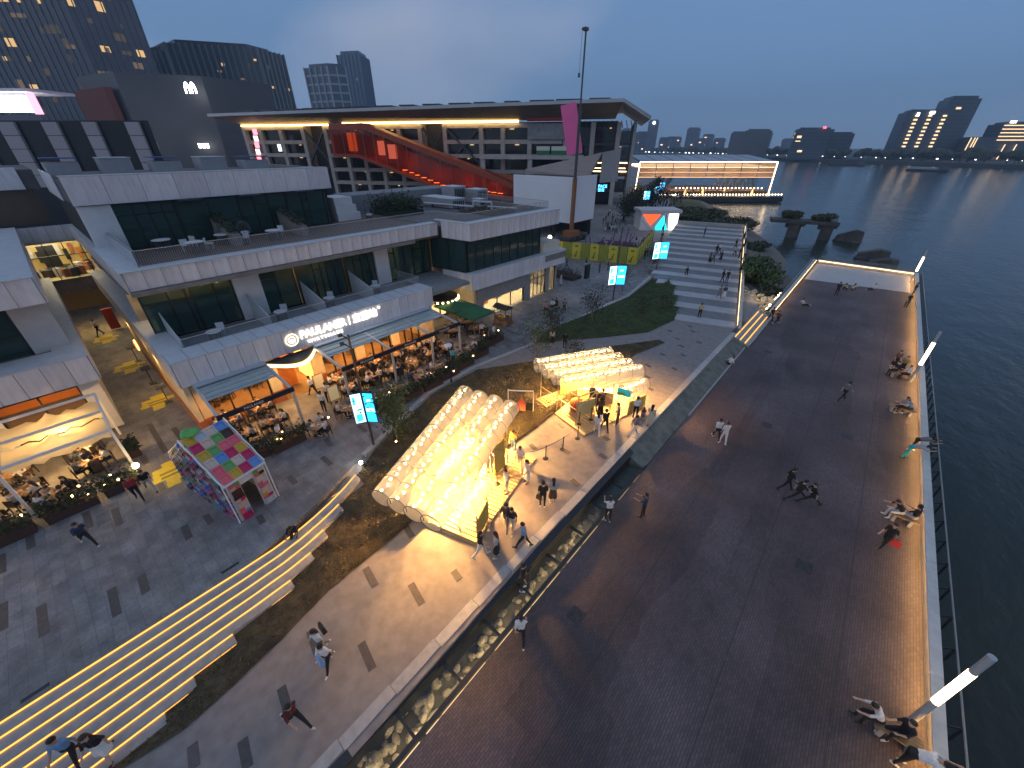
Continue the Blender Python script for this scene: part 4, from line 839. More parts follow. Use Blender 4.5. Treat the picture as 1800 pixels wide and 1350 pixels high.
MB().add([(-45.45, 79.5, 15.0), (-44.9, 86, 15.6), (-44.9, 86, 9.6), (-45.45, 79.5, 9.6)], [(0, 1, 2, 3)]).build('side_sheet', M('beige mesh 2', (.36, .33, .32), .8, var=.08, scale=1), bw)
MB().box(-63, -47, 79, 79.3, 0, 10.8).build('support_frame', steel_m, bw)

# yellow site hoarding
hb = thing('site_hoarding', (-32, 60, 0), 'bright yellow printed hoarding round the work site by the crane', 'hoarding')
yl = [M('hoarding yellow', (.66, .56, .05), .6, var=.05, scale=1), M('hoarding olive', (.30, .31, .04), .6, var=.1, scale=1)]; ink = M('hoarding print', (.16, .16, .03), .7)
HA, HB_, HC = (-39.2, 56.0), (-26.4, 60.0), (-31.8, 78.5)
for (p, q, n) in ((HA, HB_, 9), (HB_, HC, 12)):
    for i in range(n):
        a, b = i/n, (i+1)/n; P_ = lambda t, d=0: (p[0]+(q[0]-p[0])*t, p[1]+(q[1]-p[1])*t)
        o_ = MB().wall(P_(a+.004), P_(b-.004), .09, .05, 2.6).build('hoarding_panel', yl[i % 2], hb)
        if p is HA and i % 2 == 0:
            nx, ny = .3, -.954; c_ = P_((a+b)/2)
            mb = MB()
            for (dx, z0, z1, w) in ((0, 1.95, 2.2, .5), (0, .5, 1.1, .22), (.12, 1.1, 1.4, .16), (-.14, .35, .6, .3)):
                cx, cy = c_[0]+.954*dx+nx*.05, c_[1]+.3*dx+ny*.05; mb.wall((cx-.954*w/2, cy-.3*w/2), (cx+.954*w/2, cy+.3*w/2), .02, z0, z1)
            mb.build('printed_figure', ink, o_)
lat = MB()
for (p, q) in ((HA, HB_), (HB_, HC)):
    lat.bar((*p, 2.9), (*q, 2.9), .05, .05)
    n = 20
    for i in range(n+1): x, y = p[0]+(q[0]-p[0])*i/n, p[1]+(q[1]-p[1])*i/n; lat.bar((x, y, 2.6), (x, y, 2.9), .04, .04)
lat.build('top_rail', steel_m, hb)
ex = thing('splayed_installation', (-34, 67, 0), 'purple splayed frame bars standing inside the yellow hoarding', 'frame')
pur = [M('purple bar', (.20, .05, .16), .6), M('pale bar', (.45, .38, .46), .6)]
rr = random.Random(4)
for i in range(26):
    x, y = rr.uniform(-37, -30), rr.uniform(62, 74); MB().bar((x, y, .0), (x+rr.uniform(-1, 1.4), y+rr.uniform(-.4, .4), rr.uniform(1.6, 3.0)), .14, .14).build('splayed_bar', pur[i % 3 == 0], ex)
MB().prism([(-38, 58), (-28, 61), (-32, 76), (-40, 74)], .0, .05).build('site_floor', M('site earth', (.06, .035, .05), .9, var=.3, scale=.7), ex)

# red / white / blue show kiosk and far wharf pavilion
kk = thing('show_kiosk', (-36, 91, 0), 'small white lit kiosk with red and turquoise triangle windows', 'kiosk')
kx = Vector((6.2, 5.4, 0)).normalized(); ky = Vector((-kx.y, kx.x, 0)); K0 = Vector((-39.2, 88.2, 0))
kp_ = lambda s, d, z: tuple(K0+kx*s+ky*d+Vector((0, 0, z)))
def kq(pts, d, m, nm): MB().poly([kp_(a, d, b) for a, b in pts]).build(nm, m, kk)
MB().add([kp_(a, d, z) for z in (0, 3.6) for (a, d) in ((0, .1), (8.2, .1), (8.2, 5), (0, 5))], [(3, 2, 1, 0), (4, 5, 6, 7), (0, 1, 5, 4), (1, 2, 6, 5), (2, 3, 7, 6), (3, 0, 4, 7)]).build('kiosk_body', white_m, kk)
MB().add([kp_(a, d, z) for z in (3.6, 4.2) for (a, d) in ((-.4, -.4), (8.6, -.4), (8.6, 5.4), (-.4, 5.4))], [(3, 2, 1, 0), (4, 5, 6, 7), (0, 1, 5, 4), (1, 2, 6, 5), (2, 3, 7, 6), (3, 0, 4, 7)]).build('kiosk_roof', M('kiosk roof', (.55, .5, .52), .6), kk)
kq([(.3, 3.3), (4.2, 3.3), (2.3, 1.0)], .05, glow('red window', (1, .07, .02), 1.6), 'red_window'); kq([(3.0, .1), (6.1, .1), (4.9, 3.1)], .05, glow('turquoise window', (.02, .75, .95), 1.5), 'turquoise_window')
kq([(6.4, .1), (8.1, .1), (8.1, 3.4), (6.0, 3.4)], .05, glow('white window', (1, .93, .82), 2.6), 'white_window')
MB().bar(kp_(2.6, 0, .2), kp_(4.9, 0, 3.4), .35, .2).build('diagonal_strut', white_m, kk); MB().bar(kp_(.3, 0, 2.4), kp_(2.6, 0, .2), .2, .2).build('diagonal_strut', white_m, kk)
pv = thing('riverside_pavilion', (*cw(76, 180), 0), 'long glass roofed riverside pavilion outlined with warm light strings', 'pavilion', rz=math.radians(41))
str_m = glow('string light', (1, .72, .40), 5); pvf = M('pavilion steel', (.16, .16, .16), .6); pgl = film('pavilion roof glass', (.35, .36, .38), .4, .3)
o_y = 180
X0, X1 = -26.2, 27.2
for i in range(8):
    a, b = X0+i*(X1-X0)/8, X0+(i+1)*(X1-X0)/8
    MB().add([(a+.1, -5, 11.0), (b-.1, -5, 11.0), (b-.1+2.0, 22, 12.8), (a+.1+2.0, 22, 12.8)], [(0, 1, 2, 3)]).build('roof_pane', pgl, pv, local=True)
    MB().bar((a, -5, 10.9), (a+2, 22, 12.7), .3, .4).build('rafter', pvf, pv, local=True)
for k in range(5): MB().box(X0, X1, -4+5*k, -3.3+5*k, 8.9+.1*k, 9.1+.1*k).build('ceiling_light', glow('pavilion warm', (1, .68, .40), 4.0), pv, local=True)
MB().box(X0, X1, -4.5, 18, 8.6, 8.7).build('ceiling_mesh', film('mesh ceiling', (.75, .52, .36), .15, .7, 'DIFF', translucent=.5), pv, local=True)
for i in range(8):
    a, b = X0+i*(X1-X0)/8, X0+(i+1)*(X1-X0)/8
    for z0, z1 in ((5.6, 7.2), (7.3, 8.9), (9.0, 10.5)): MB().box(a+.2, b-.2, -4.95, -4.9, z0, z1).build('mesh_screen', film('warm mesh screen', (.52, .42, .34), .30, .7, 'DIFF', translucent=.65), pv, local=True)
for z in (7.25, 5.5): MB().box(X0, X1, -4.6, -4.5, z-.06, z+.06).build('light_line', glow('pavilion line', (1, .55, .25), 1.6), pv, local=True)
s_ = MB(); s_.bar((X0, -5.1, 10.8), (X1, -5.1, 10.8), .22, .22); s_.bar((X0, -5.1, 10.8), (X0-.5, -5.1, 0), .2, .2); s_.bar((X1, -5.1, 10.8), (X1, -5.1, -.6), .26, .26); s_.build('string_light', str_m, pv, local=True)
for i in range(9): x = X0+i*(X1-X0)/8; MB().bar((x, -4.8, 10.7), (x, -4.8, 8.4 if 0 < i < 8 else 0), .3, .3).build('post', pvf, pv, local=True)
for i in range(6): MB().bar((10+3*i, 8, 0), (13+3*i, 8, 8.5), .35, .35).build('brace', pvf, pv, local=True); MB().bar((13+3*i, 8, 0), (10+3*i, 8, 8.5), .35, .35).build('brace', pvf, pv, local=True)
MB().box(-14, X1+1, -14, 24, -2.4, -.6).build('pavilion_deck', steel_m, pv, local=True); MB().box(-12, X1, -4, 24, -.6, .5).build('upper_deck', wood_m, pv, local=True)
for i in range(5): lamp('pavilion_light', 'POINT', (0, 0, 0), 1000, (1, .72, .45), .3).parent = pv
for i, o_ in enumerate([c for c in pv.children if c.type == 'LIGHT']): o_.location = (-20+10*i, 0, 7.0)
db = pm(MB().ball((0, 0, 0), .24, 6, 4), 'deck_bulb', glow('deck bulb', (1, .78, .48), 7))
for i in range(36): inst('deck_bulb', db, pv, (-13.5+i*1.16, -14, .2), world=False)
for i in range(24): inst('deck_bulb', db, pv, (-10+i*1.5, -4, 1.6), world=False)
for i in range(10): inst('deck_bulb', db, pv, (-13.5-2.6*i/10*3, -14+1.0*i-10*(i/10), .1), world=False)
for i in range(12): MB().lathe([(.5, 0), (.5, .8), (.15, 2.0), (.05, 2.4)], (-8+3*i, -9+rr.uniform(-2, 6), -.5), 6).build('table_lamp', [M('deck planter', (.12, .10, .06), .8), glow('amber lamp', (1, .5, .15), 1.5)][i % 3 == 0], pv, local=True)

# terraces (wide shallow steps) between lawn and bank
tz = thing('amphitheatre_terraces', (-16, 70, 0), 'wide shallow pale terraces rising towards the grassy bank', 'terraces')
e1 = Vector((-.237, .971)); O_ = Vector((-7.3, 43.0)); ntr = 14; dep = 4.0
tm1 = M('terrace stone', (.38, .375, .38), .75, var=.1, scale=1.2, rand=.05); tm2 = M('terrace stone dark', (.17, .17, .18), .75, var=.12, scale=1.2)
def left_b(d): 
    t = min(1, d/56); return 5.5+6.2*min(1, d/20)+1.5*t
for k in range(ntr):
    d0, d1 = k*dep, (k+1)*dep; z1 = .03+.10*(k+1)
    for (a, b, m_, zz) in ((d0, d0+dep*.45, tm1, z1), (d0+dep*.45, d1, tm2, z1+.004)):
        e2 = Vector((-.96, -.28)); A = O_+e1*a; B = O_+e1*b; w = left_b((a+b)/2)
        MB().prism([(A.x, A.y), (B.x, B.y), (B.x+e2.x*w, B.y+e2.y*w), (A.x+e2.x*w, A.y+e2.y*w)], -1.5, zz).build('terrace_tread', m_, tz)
# railing wall along their river side, lit
A = O_+Vector((.25, .4)); B = A+e1*56
MB().bar((A.x, A.y, .9), (B.x, B.y, 2.3), .06, .06).build('hand_rail', rail_m, tz)
for k in range(29): p = A.lerp(B, k/28); MB().bar((p.x, p.y, -1), (p.x, p.y, .9+1.4*k/28), .06, .06).build('rail_post', rail_m, tz)
MB().bar((A.x-.12, A.y, .35), (B.x-.12, B.y, 1.75), .03, .05).build('light_strip', glow('terrace rail light', (1, .70, .36), 3.2), tz)
MB().wall((A.x+.2, A.y), (B.x+.2, B.y), .3, -3, lambda x, y: .05+.026*(y-43)).build('edge_wall', conc_m, tz)
B2 = O_+e1*56; MB().wall((B2.x, B2.y+.3), (B2.x-13, B2.y-3.4), .4, 0, 2.0).build('edge_wall', conc_m, tz)

# river bank: mud, shrubs, rocks, old pier stumps
def bankz(x, y):                                                     # falls from the terraces to the water
    lx = -7.0-.244*(y-43) if y < 99 else -20.7-.9*(y-99)*.55
    d = x-lx; return -.4-.55*max(0, d)*.5+.25*math.sin(x*1.1+y*.7)*.5
g = MB(); g.grid(-62, 9, 60, 51.5, 160, 90, lambda x, y: max(-3.2, bankz(x, y)))
def mudmat():
    m = M('bank earth', (.07, .06, .045), .85, bump=.9, bscale=3); n = m.node_tree.nodes; l = m.node_tree.links.new; b = n['Principled BSDF']
    ge = n.new('ShaderNodeNewGeometry'); sp = n.new('ShaderNodeSeparateXYZ'); l(ge.outputs['Position'], sp.inputs[0]); z = n.new('ShaderNodeTexNoise'); z.inputs['Scale'].default_value = .35; z.inputs['Detail'].default_value = 6; l(ge.outputs['Position'], z.inputs['Vector'])
    a = n.new('ShaderNodeMath'); a.operation = 'MULTIPLY_ADD'; l(z.outputs['Fac'], a.inputs[0]); a.inputs[1].default_value = 1.6; l(sp.outputs['Z'], a.inputs[2]); r = n.new('ShaderNodeValToRGB'); l(a.outputs[0], r.inputs['Fac'])
    r.color_ramp.elements[0].position = 0.0; r.color_ramp.elements[0].color = (.16, .135, .11, 1); r.color_ramp.elements[1].position = .25; r.color_ramp.elements[1].color = (.045, .06, .02, 1); l(r.outputs[0], b.inputs['Base Color']); return m
tag(g.build('river_bank', mudmat(), smooth=True), kind='structure')
# scattered rocks lit by small lamps at the wharf corner
rp = thing('riprap', (-5.6, 52, -1), 'heap of pale broken rocks with tiny lights beside the wharf steps', 'rocks')
rr = random.Random(8)
for i in range(170):
    t = rr.random(); y = 51.9+8.5*rr.random(); x0 = -7.2-.244*(y-43); x = x0+.4+(-6.1-x0-.6)*rr.random(); r = rr.uniform(.16, .42)
    inst('broken_rock', rr.choice(rocks), rp, (x, y, max(-1.2, bankz(x, y))+.15+rr.random()*.25), rot=(rr.random(), rr.random(), 6*rr.random()), scale=(r, r*1.1, r))
fb = pm(MB().ball((0, 0, 0), .07, 6, 4), 'fairy_light', glow('fairy light', (1, .75, .42), 9))
for i in range(26):
    y = 52+8*rr.random(); s_ = rr.random() < .5; x = (-7.0-.244*(y-43)+.35) if s_ else -6.25; inst('fairy_light', fb, rp, (x, y, -.2+rr.uniform(-.2, .3)))
lamp('rock_light', 'AREA', (-7.6, 56, .6), 30, (1, .72, .36), 2, 6, parent=rp)

def shrub(name, loc, rx, ry, h, col, label, group=None, n=900, seed=0, leaf=.13, cat='shrub'):
    rnd = random.Random(seed); t = thing(name, loc, label, cat, group); mb = MB()
    lob = [(rnd.uniform(-.55, .55)*rx, rnd.uniform(-.55, .55)*ry, rnd.uniform(.25, .7)*h, rnd.uniform(.35, .6)) for _ in range(7)]
    for i in range(n):
        c_ = rnd.choice(lob); d = Vector((rnd.gauss(0, 1), rnd.gauss(0, 1), rnd.gauss(0, 1))).normalized(); k = c_[3]*rnd.uniform(.6, 1.05)
        p = Vector((c_[0]+d.x*rx*k, c_[1]+d.y*ry*k, max(.05, c_[2]+d.z*h*k*.8))); a = Vector((rnd.gauss(0, 1), rnd.gauss(0, 1), rnd.gauss(0, .7))).normalized()*leaf*rnd.uniform(.6, 1.4); b_ = a.cross(d).normalized()*leaf*.55
        mb.add([p-a*.5, p+b_, p+a, p-b_], [(0, 1, 2, 3)])
    mb.build('foliage', col, t, local=True); st = MB()
    for i in range(5): st.tube((rnd.uniform(-.2, .2)*rx, rnd.uniform(-.2, .2)*ry, -.2), (lob[i][0], lob[i][1], lob[i][2]), .05, .02, 5)
    st.build('stems', M('bark', (.07, .05, .035), .9, var=.3, scale=5), t, local=True); return t
leaf_d = M('dark leaf', (.028, .042, .016), .7, var=.5, scale=1.5); leaf_g = M('green leaf', (.05, .085, .02), .7, var=.5, scale=1.2); leaf_o = M('olive leaf', (.055, .06, .025), .8, var=.5, scale=.8)
shrub('bank_shrub', (-9.5, 66, -1.0), 3.4, 4.2, 3.6, leaf_g, 'big bright green bush between the terraces and the wharf', n=2600, seed=1, leaf=.3)
shrub('bank_shrub', (-7.4, 61.5, -1.2), 1.6, 2.0, 1.2, leaf_d, 'low dark bush above the broken rocks', n=700, seed=2, leaf=.2)
shrub('bank_shrub', (-26, 108, -.4), 8, 7, 2.2, leaf_o, 'broad olive shrub mass behind the top of the terraces, nearer', n=1800, seed=3, leaf=.5)
shrub('bank_shrub', (-36, 117, -.4), 8, 8, 2.4, leaf_o, 'broad olive shrub mass on the bank below the pavilion', n=1800, seed=4, leaf=.5)
shrub('bank_shrub', (-16.5, 92, -1.2), 3, 5, 1.0, leaf_d, 'low dark ground shrub right of the terrace rail', n=700, seed=5, leaf=.4)
pr = thing('old_pier', (-14.37,122.54, -2.6), 'derelict concrete pier overgrown with bushes standing in the river', 'pier')
pb = Vector((-19.5, 117.5)); pe = Vector((-6.6, 121)); old = M('old concrete', (.075, .07, .065), .9, var=.3, scale=.6, bump=.5, bscale=4)
MB().wall(pb, pe, 4.2, .6, 1.3).build('pier_deck', old, pr)
for t in (.4, .88):
    p = pb.lerp(pe, t); MB().prism([(p.x-1.1, p.y-1.8), (p.x+1.1, p.y-1.8), (p.x+1.1, p.y+1.8), (p.x-1.1, p.y+1.8)], -3.5, .62).build('pier_leg', old, pr); MB().bar((p.x-1.8, p.y, -.1), (p.x+1.8, p.y, .4), 3, .8).build('pier_corbel', old, pr)
shrub('pier_bush', (-15.5, 118.8, 1.2), 2.6, 2.0, 2.0, leaf_o, 'rounded bush growing on the pier deck, landward one', 'bushes on the old pier', 900, 6, .35)
shrub('pier_bush', (-9.4, 120.3, 1.2), 2.8, 2.0, 1.9, leaf_o, 'rounded bush growing on the pier deck, river end', 'bushes on the old pier', 900, 7, .35)
for i, (x, y, a, h, lab) in enumerate(((-3.6, 121.5, 2.6, 2.6, 'lone wedge shaped concrete stump in the river right of the pier'), (1.6, 103.5, 2.6, 2.0, 'upper broken concrete stump in the river behind the wharf end'), (3.4, 99.0, 2.2, 1.4, 'lower broken concrete stump in the river behind the wharf end'))):
    rnd = random.Random(i+3); t = thing('concrete_stump', (x, y, -2.6), lab, 'stump', 'concrete stumps in the river')
    MB().add([(-a, -1.6, -.6), (a, -1.6, -.6), (a, 1.6, -.6), (-a, 1.6, -.6), (-a*.9, -1.3, h*.45), (a*.35, -1.5, h), (a*.9, -1.2, h*.9), (a*.9, 1.3, h*.8), (a*.3, 1.3, h*.95), (-a*.9, 1.3, h*.4)], [(3, 2, 1, 0), (0, 1, 6, 5, 4), (1, 2, 7, 6), (2, 3, 9, 8, 7), (3, 0, 4, 9), (4, 5, 8, 9), (5, 6, 7, 8)]).build('stump_block', old, t, local=True)
    MB().ball((-a*.6, -1.4, .1), .9, 7, 5, (1.3, .8, .6), .2, rnd).ball((a*.5, -1.6, .0), .7, 7, 5, (1.2, .8, .6), .2, rnd).build('rubble', old, t, local=True)

# ---------------------------------------------------------------- far bank
tag(MB().prism([cw(*p) for p in ((200, 1700), (395, 900), (418, 664), (462, 519), (488, 427), (600, 250), (3000, 250), (3500, 2600), (-200, 3600), (-1200, 3600), (-300, 1900))], -3, .6).build('far_bank', M('far ground', (.06, .06, .055), .9)), kind='structure')
def far_tree(X, Y, h, seed, k):
    rnd = random.Random(seed); x, y = cw(X, Y); t = thing('riverside_tree', (x, y, .5), 'dark rounded tree in the row along the far river bank', 'tree', 'trees along the far bank'); mb = MB()
    for i in range(5): mb.ball((rnd.uniform(-.45, .45)*h, rnd.uniform(-.3, .3)*h, h*rnd.uniform(.5, .8)), h*rnd.uniform(.24, .36), 7, 5, (1, 1, .85), .22, rnd)
    mb.build('crown', [leaf_d, leaf_o][k % 2], t, local=True); MB().tube((0, 0, 0), (0, 0, h*.5), h*.035, h*.02, 5).build('trunk', M('bark', (.07, .05, .035), .9), t, local=True)
bank_line = [(330, 1150), (397, 905), (420, 672), (464, 530), (492, 438), (560, 320)]
bl2 = sub(bank_line, 1.0); rr = random.Random(77); s_acc = 0; seeds = 0; last = 0
i = 0
while i < len(bl2):
    X, Y = bl2[i]; far_tree(X+rr.uniform(8, 24)*(1+Y/1600), Y+rr.uniform(4, 16), rr.uniform(9, 15), seeds, seeds); seeds += 1; i += int(rr.uniform(5, 9))
fl_me = pm(MB().ball((0, 0, 0), 1, 5, 4), 'lamp_head', glow('embankment lamp', (.95, .95, 1), 3.2)); fl_p = pm(MB().tube((0, 0, 0), (0, 0, 3.2), .1, n=4), 'lamp_post', steel_m)
i = 8
while i < len(bl2):
    X, Y = bl2[i]; x, y = cw(X+3, Y); t = thing('embankment_lamp', (x, y, .6), 'small white lamp on the far embankment', 'lamp', 'lamps on the far embankment'); sc = rr.choice([.35, .5, .8, .6])*(Y/560)**.7
    inst('lamp_post', fl_p, t, (0, 0, 0), world=False); inst('lamp_head', fl_me, t, (0, 0, 3.4), world=False, scale=(sc*1.6, sc, sc*.8)); i += int(rr.uniform(9, 26))

# ---------------------------------------------------------------- towers
def facade_mat(name, base, dark, sx, sz, rough=.3):
    if name in MATS: return MATS[name]
    return M(name, base, rough, var=.25, scale=.15)
def tower(name, label, foot, h, z0=0, mat=None, fin=None, finstep=2.0, floors=4.0, finw=.25, lit=0, litcol=None, seed=0, roof=None, group=None, band=None, litw=(1.6, 4)):
    """foot: list of plan corners; fins and floor bands stand proud of the glass, lit windows are panes"""
    cx = sum(p[0] for p in foot)/len(foot); cy = sum(p[1] for p in foot)/len(foot); t = thing(name, (cx, cy, z0), label, 'building', group)
    MB().prism(foot, z0, h).build('wall', mat, t)
    n = len(foot); a_ = sum(foot[i][0]*foot[(i+1) % n][1]-foot[(i+1) % n][0]*foot[i][1] for i in range(n)); rnd = random.Random(seed)
    fm = MB(); bm_ = MB(); litp = []
    for i in range(n):
        p, q = Vector(foot[i]), Vector(foot[(i+1) % n]); d = q-p; L_ = d.length; d /= L_; nn = Vector((d.y, -d.x))*(1 if a_ > 0 else -1)
        if nn.dot(-((p+q)/2)) < 0: continue                  # faces that look away from the river front
        if fin:
            k = int(L_/finstep)
            for j in range(k+1):
                c_ = p+d*(j*L_/k)+nn*finw*.5; fm.prism([(c_.x-d.x*finw*.4-nn.x*finw*.5, c_.y-d.y*finw*.4-nn.y*finw*.5), (c_.x+d.x*finw*.4-nn.x*finw*.5, c_.y+d.y*finw*.4-nn.y*finw*.5), (c_.x+d.x*finw*.4+nn.x*finw*.5, c_.y+d.y*finw*.4+nn.y*finw*.5), (c_.x-d.x*finw*.4+nn.x*finw*.5, c_.y-d.y*finw*.4+nn.y*finw*.5)], z0, h+.5)
        if band:
            z = z0+floors
            while z < h: bm_.wall(p+nn*.12, q+nn*.12, .3, z-floors*.11, z+floors*.11); z += floors
        for j in range(int(lit*L_/10)):
            w = rnd.uniform(*litw); c_ = p+d*rnd.uniform(1, max(1.1, L_-w-1)); z = z0+floors*int(rnd.uniform(1, max(2, (h-z0)/floors-1))); litp.append((c_+nn*.16, c_+d*w+nn*.16, z+.5, z+floors*.8))
    if fm.v: o_ = fm.build('facade_fins', fin, t); o_['kind'] = 'stuff'
    if bm_.v: o_ = bm_.build('floor_bands', band, t); o_['kind'] = 'stuff'
    for p, q, za, zb in litp: MB().wall(p, q, .1, za, za+(zb-za)*rnd.uniform(.4, 1)).build('lit_window', litcol or [glow('office window', (1, .62, .26), .55), glow('dim office window', (1, .72, .5), .10), glow('faint office window', (.9, .75, .6), .05), glow('faint office window', (.9, .75, .6), .05)][rnd.randrange(4)], t)
    MB().prism([((p[0]-cx)*.8+cx, (p[1]-cy)*.8+cy) for p in foot], h, h+(h-z0)*.03+1).build('roof', roof or mat, t); return t
glA = M('tower glass blue', (.045, .06, .085), .18, var=.3, scale=.06, spec=.7); glB = M('tower glass grey', (.06, .07, .075), .25, var=.25, scale=.05, spec=.6)
finA = M('fin grey', (.13, .13, .155), .5); finB = M('fin pale', (.22, .23, .23), .5); paleT = M('pale frame', (.38, .42, .47), .6); blueT = M('tower blue', (.07, .11, .17), .3)
farT = M('far tower', (.06, .075, .10), .5, var=.2, scale=.03)
tower('glass_office_tower', 'huge dark glass office tower with scattered warm windows at the left edge', [cw(-480, 250), cw(-250, 298), cw(-232, 326), cw(-320, 416), cw(-528, 384)], 262, mat=glA, fin=finA, finstep=3.2, finw=.6, lit=22, seed=1, floors=6.4, litw=(1.2, 7), litcol=None)
tower('finned_office_tower', 'dark office tower with vertical fins and stepped roof behind the hall', [(-533.24,141.90), (-497.60,204.37), (-512.08,234.77), (-600, 200), (-600, 140)], 95, mat=glB, fin=finB, finstep=5.0, finw=1.5, lit=3, seed=2, floors=5)
tower('finned_office_wing', 'lower finned wing left of the dark stepped office tower', [(-550.39,124.20), (-526.28,138.64), (-600, 150), (-600, 118)], 88, mat=glB, fin=finB, finstep=5.0, finw=1.5, seed=3)
tower('gridded_pale_tower', 'pale square gridded tower beyond the hall roof', [(-754.85,375.03), (-713.37,390.79), (-701.85,414.24), (-745, 425)], 120, mat=glB, fin=paleT, finstep=9, finw=2.2, seed=4, floors=11, band=paleT)
tower('slim_blue_tower', 'slim blue grey tower rising behind the pale gridded tower', [(-798.45,459.19), (-760.08,479.64), (-794.11,517.95), (-800, 500)], 150, mat=blueT, fin=M('fin blue', (.10, .13, .18), .5), finstep=7, finw=1.6, seed=5, floors=6, lit=.4)
# low dark building with rounded corner, red recess and lit emblem
dk = thing('dark_ribbed_building', (-260, 90, 0), 'dark ribbed low building with red recess and glowing white emblem', 'building')
rib = M('ribbed cladding', (.075, .075, .085), .4, var=.1, scale=.1); KS = 1.5; P3 = [cw(-125*KS, 142*KS), cw(-106*KS, 132*KS), cw(-88*KS, 140*KS), cw(-78*KS, 158*KS), cw(-100*KS, 190*KS), cw(-135*KS, 185*KS)]
MB().prism(P3, 0, 41.5).build('wall', rib, dk)
for k in range(13):
    z = 4+2.9*k; MB().prism([(x*1.002, y*.999) for x, y in [(lambda c_: (c_[0]+(p[0]-c_[0])*1.006, c_[1]+(p[1]-c_[1])*1.006))((-250, 40)) for p in P3]], z, z+.8).build('rib', M('rib edge', (.12, .11, .13), .5), dk)
MB().prism([cw(-127*KS, 141.0*KS), cw(-110*KS, 131.6*KS), cw(-108*KS, 131.8*KS), cw(-125*KS, 142*KS)], 12, 36.5).build('red_recess', M('dark red panel', (.13, .02, .008), .6), dk)
def emb(cx, cy, cz, s, m, par, ax):
    mb = MB(); ax = Vector(ax)
    for sg_ in (-1, 1):
        for i in range(10):
            w0, w1 = math.pi*(i/10), math.pi*((i+1)/10)
            q = [Vector((cx, cy, cz))+ax*(sg_*s*.5+r*math.cos(w)*s*.5)+Vector((0, 0, r*math.sin(w)*s*1.1)) for w, r in ((w0, .35), (w0, 1), (w1, 1), (w1, .35))]; mb.poly(q)
        for e_ in (-1, 1): 
            c0 = Vector((cx, cy, cz))+ax*(sg_*s*.5+e_*s*.34); mb.poly([c0-ax*s*.16, c0+ax*s*.16, c0+ax*s*.16-Vector((0, 0, s*.5)), c0-ax*s*.16-Vector((0, 0, s*.5))])
    mb.build('lit_emblem', m, par)
e0 = (-229.45,64.22,35.66); emb(*e0, 2.4, glow('emblem white', (1, 1, 1), 5), dk, (CA_, SA_, 0))
e0 = (-237.32,62.68,15.81); 
for k in range(3): MB().obox((e0[0]+k*1.3, e0[1]+k*1.1, 16.2), (1.0, .4, 1.7), math.radians(41)).build('lit_character', glow('emblem white', (1, 1, 1), 5), dk)
# low mall wing and its bright screen canopy
ml = thing('mall_wing', (-150, 10, 0), 'low mall wing with alternating dark glass and pale stone piers', 'building')
q0, q1 = Vector(cw(-125, 92)), Vector(cw(-71, 92)); MB().prism([tuple(q0), tuple(q1), cw(-94, 122), cw(-130, 120)], 0, 20.3).build('wall', M('mall dark glass', (.012, .014, .018), .35, spec=.25), ml)
for t0, w in ((.02, .035), (.10, .045), (.30, .06), (.44, .06), (.60, .055), (.745, .05), (.90, .05)):
    for k in range(5):
        a = q0.lerp(q1, t0+.02); b = q0.lerp(q1, t0+w+.02); nn = Vector((SA_, -CA_))*.3; MB().wall(a+nn, b+nn, .5, 8.6+2.3*k+.05, 10.9+2.3*k-.05).build('stone_pier_block', M('mall stone', (.36, .33, .34), .7, rand=.06), ml)
sv = thing('screen_canopy', (-140, 25, 0), 'flat roofed canopy with dazzling white screen at the left edge', 'screen')
a, b = cw(-140, 118), cw(-117, 118)
MB().prism([a, b, cw(-117, 130), cw(-140, 130)], 27.4, 28.0).build('canopy_roof', M('canopy white', (.7, .66, .72), .5), sv)
MB().wall(a, cw(-118.5, 118), .4, 23.2, 26.6).build('lit_screen', glow('dazzling screen', (.95, .97, 1), 7), sv); MB().wall(cw(-118, 118), cw(-116.3, 118), .5, 22.8, 27).build('pink_sign', glow('pink panel', (1, .3, .42), 1.6), sv); MB().wall(a, b, .4, 20.5, 22.6).build('lower_panel', M('canopy lower', (.12, .13, .17), .5), sv)
# far bank blocks: (X0, X1, depth, top, label, lit)
def far_block(X0, X1, Y, h, label, seed, band=None, lit=0, dep=40, lean=None, group=None, mat=farT, z0=0, litw=(3, 8)):
    return tower('far_bank_block', label, [cw(X0, Y), cw(X1, Y), cw(X1+dep*.55, Y+dep), cw(X0+dep*.55, Y+dep)], h, z0, mat=mat, seed=seed, band=band, lit=lit, floors=4.2, group=group, litw=litw, litcol=glow('far window', (1, .72, .42), 1.0))
bandF = M('far band', (.10, .12, .15), .6)
t = far_block(482, 535, 580, 52, 'broad office slab on the far bank with three ladders of lit balconies', 21, bandF)
lad = glow('ladder light', (1, .66, .36), 1.3)
for X0 in (492, 508, 526):
    for k in range(9): MB().wall(cw(X0-k*0-.0, 579.0), cw(X0+4.4, 579.0), .6, 15+4.0*k, 16.6+4.0*k).build('lit_window', lad, t)
MB().wall(cw(493, 578.8), cw(496, 578.8), .6, 47.5, 51).build('roof_sign', glow('white roof sign', (1, 1, 1), 3), t); MB().wall(cw(508, 578.8), cw(514, 578.8), .6, 49.5, 52.5).build('roof_sign', glow('white roof sign', (1, 1, 1), 3), t)
far_block(536, 574, 590, 66, 'tall dark slab beside the balcony ladder block on the far bank', 22, bandF, 1.0)
far_block(584, 606, 640, 50, 'small dark block behind the striped terrace building', 23)
t = far_block(586, 640, 560, 39, 'far bank building with long warm horizontal light bands at the right edge', 24, bandF)
for k in range(5): MB().wall(cw(586+2*k*0, 558.8), cw(640, 558.8), .6, 22+3.7*k, 22.9+3.7*k).build('light_band', lad, t)
for X0 in (598, 612): MB().bar((*cw(X0, 558), 2), (*cw(X0+.5, 558), 18), 1.2, .8).build('light_fin', lad, t)
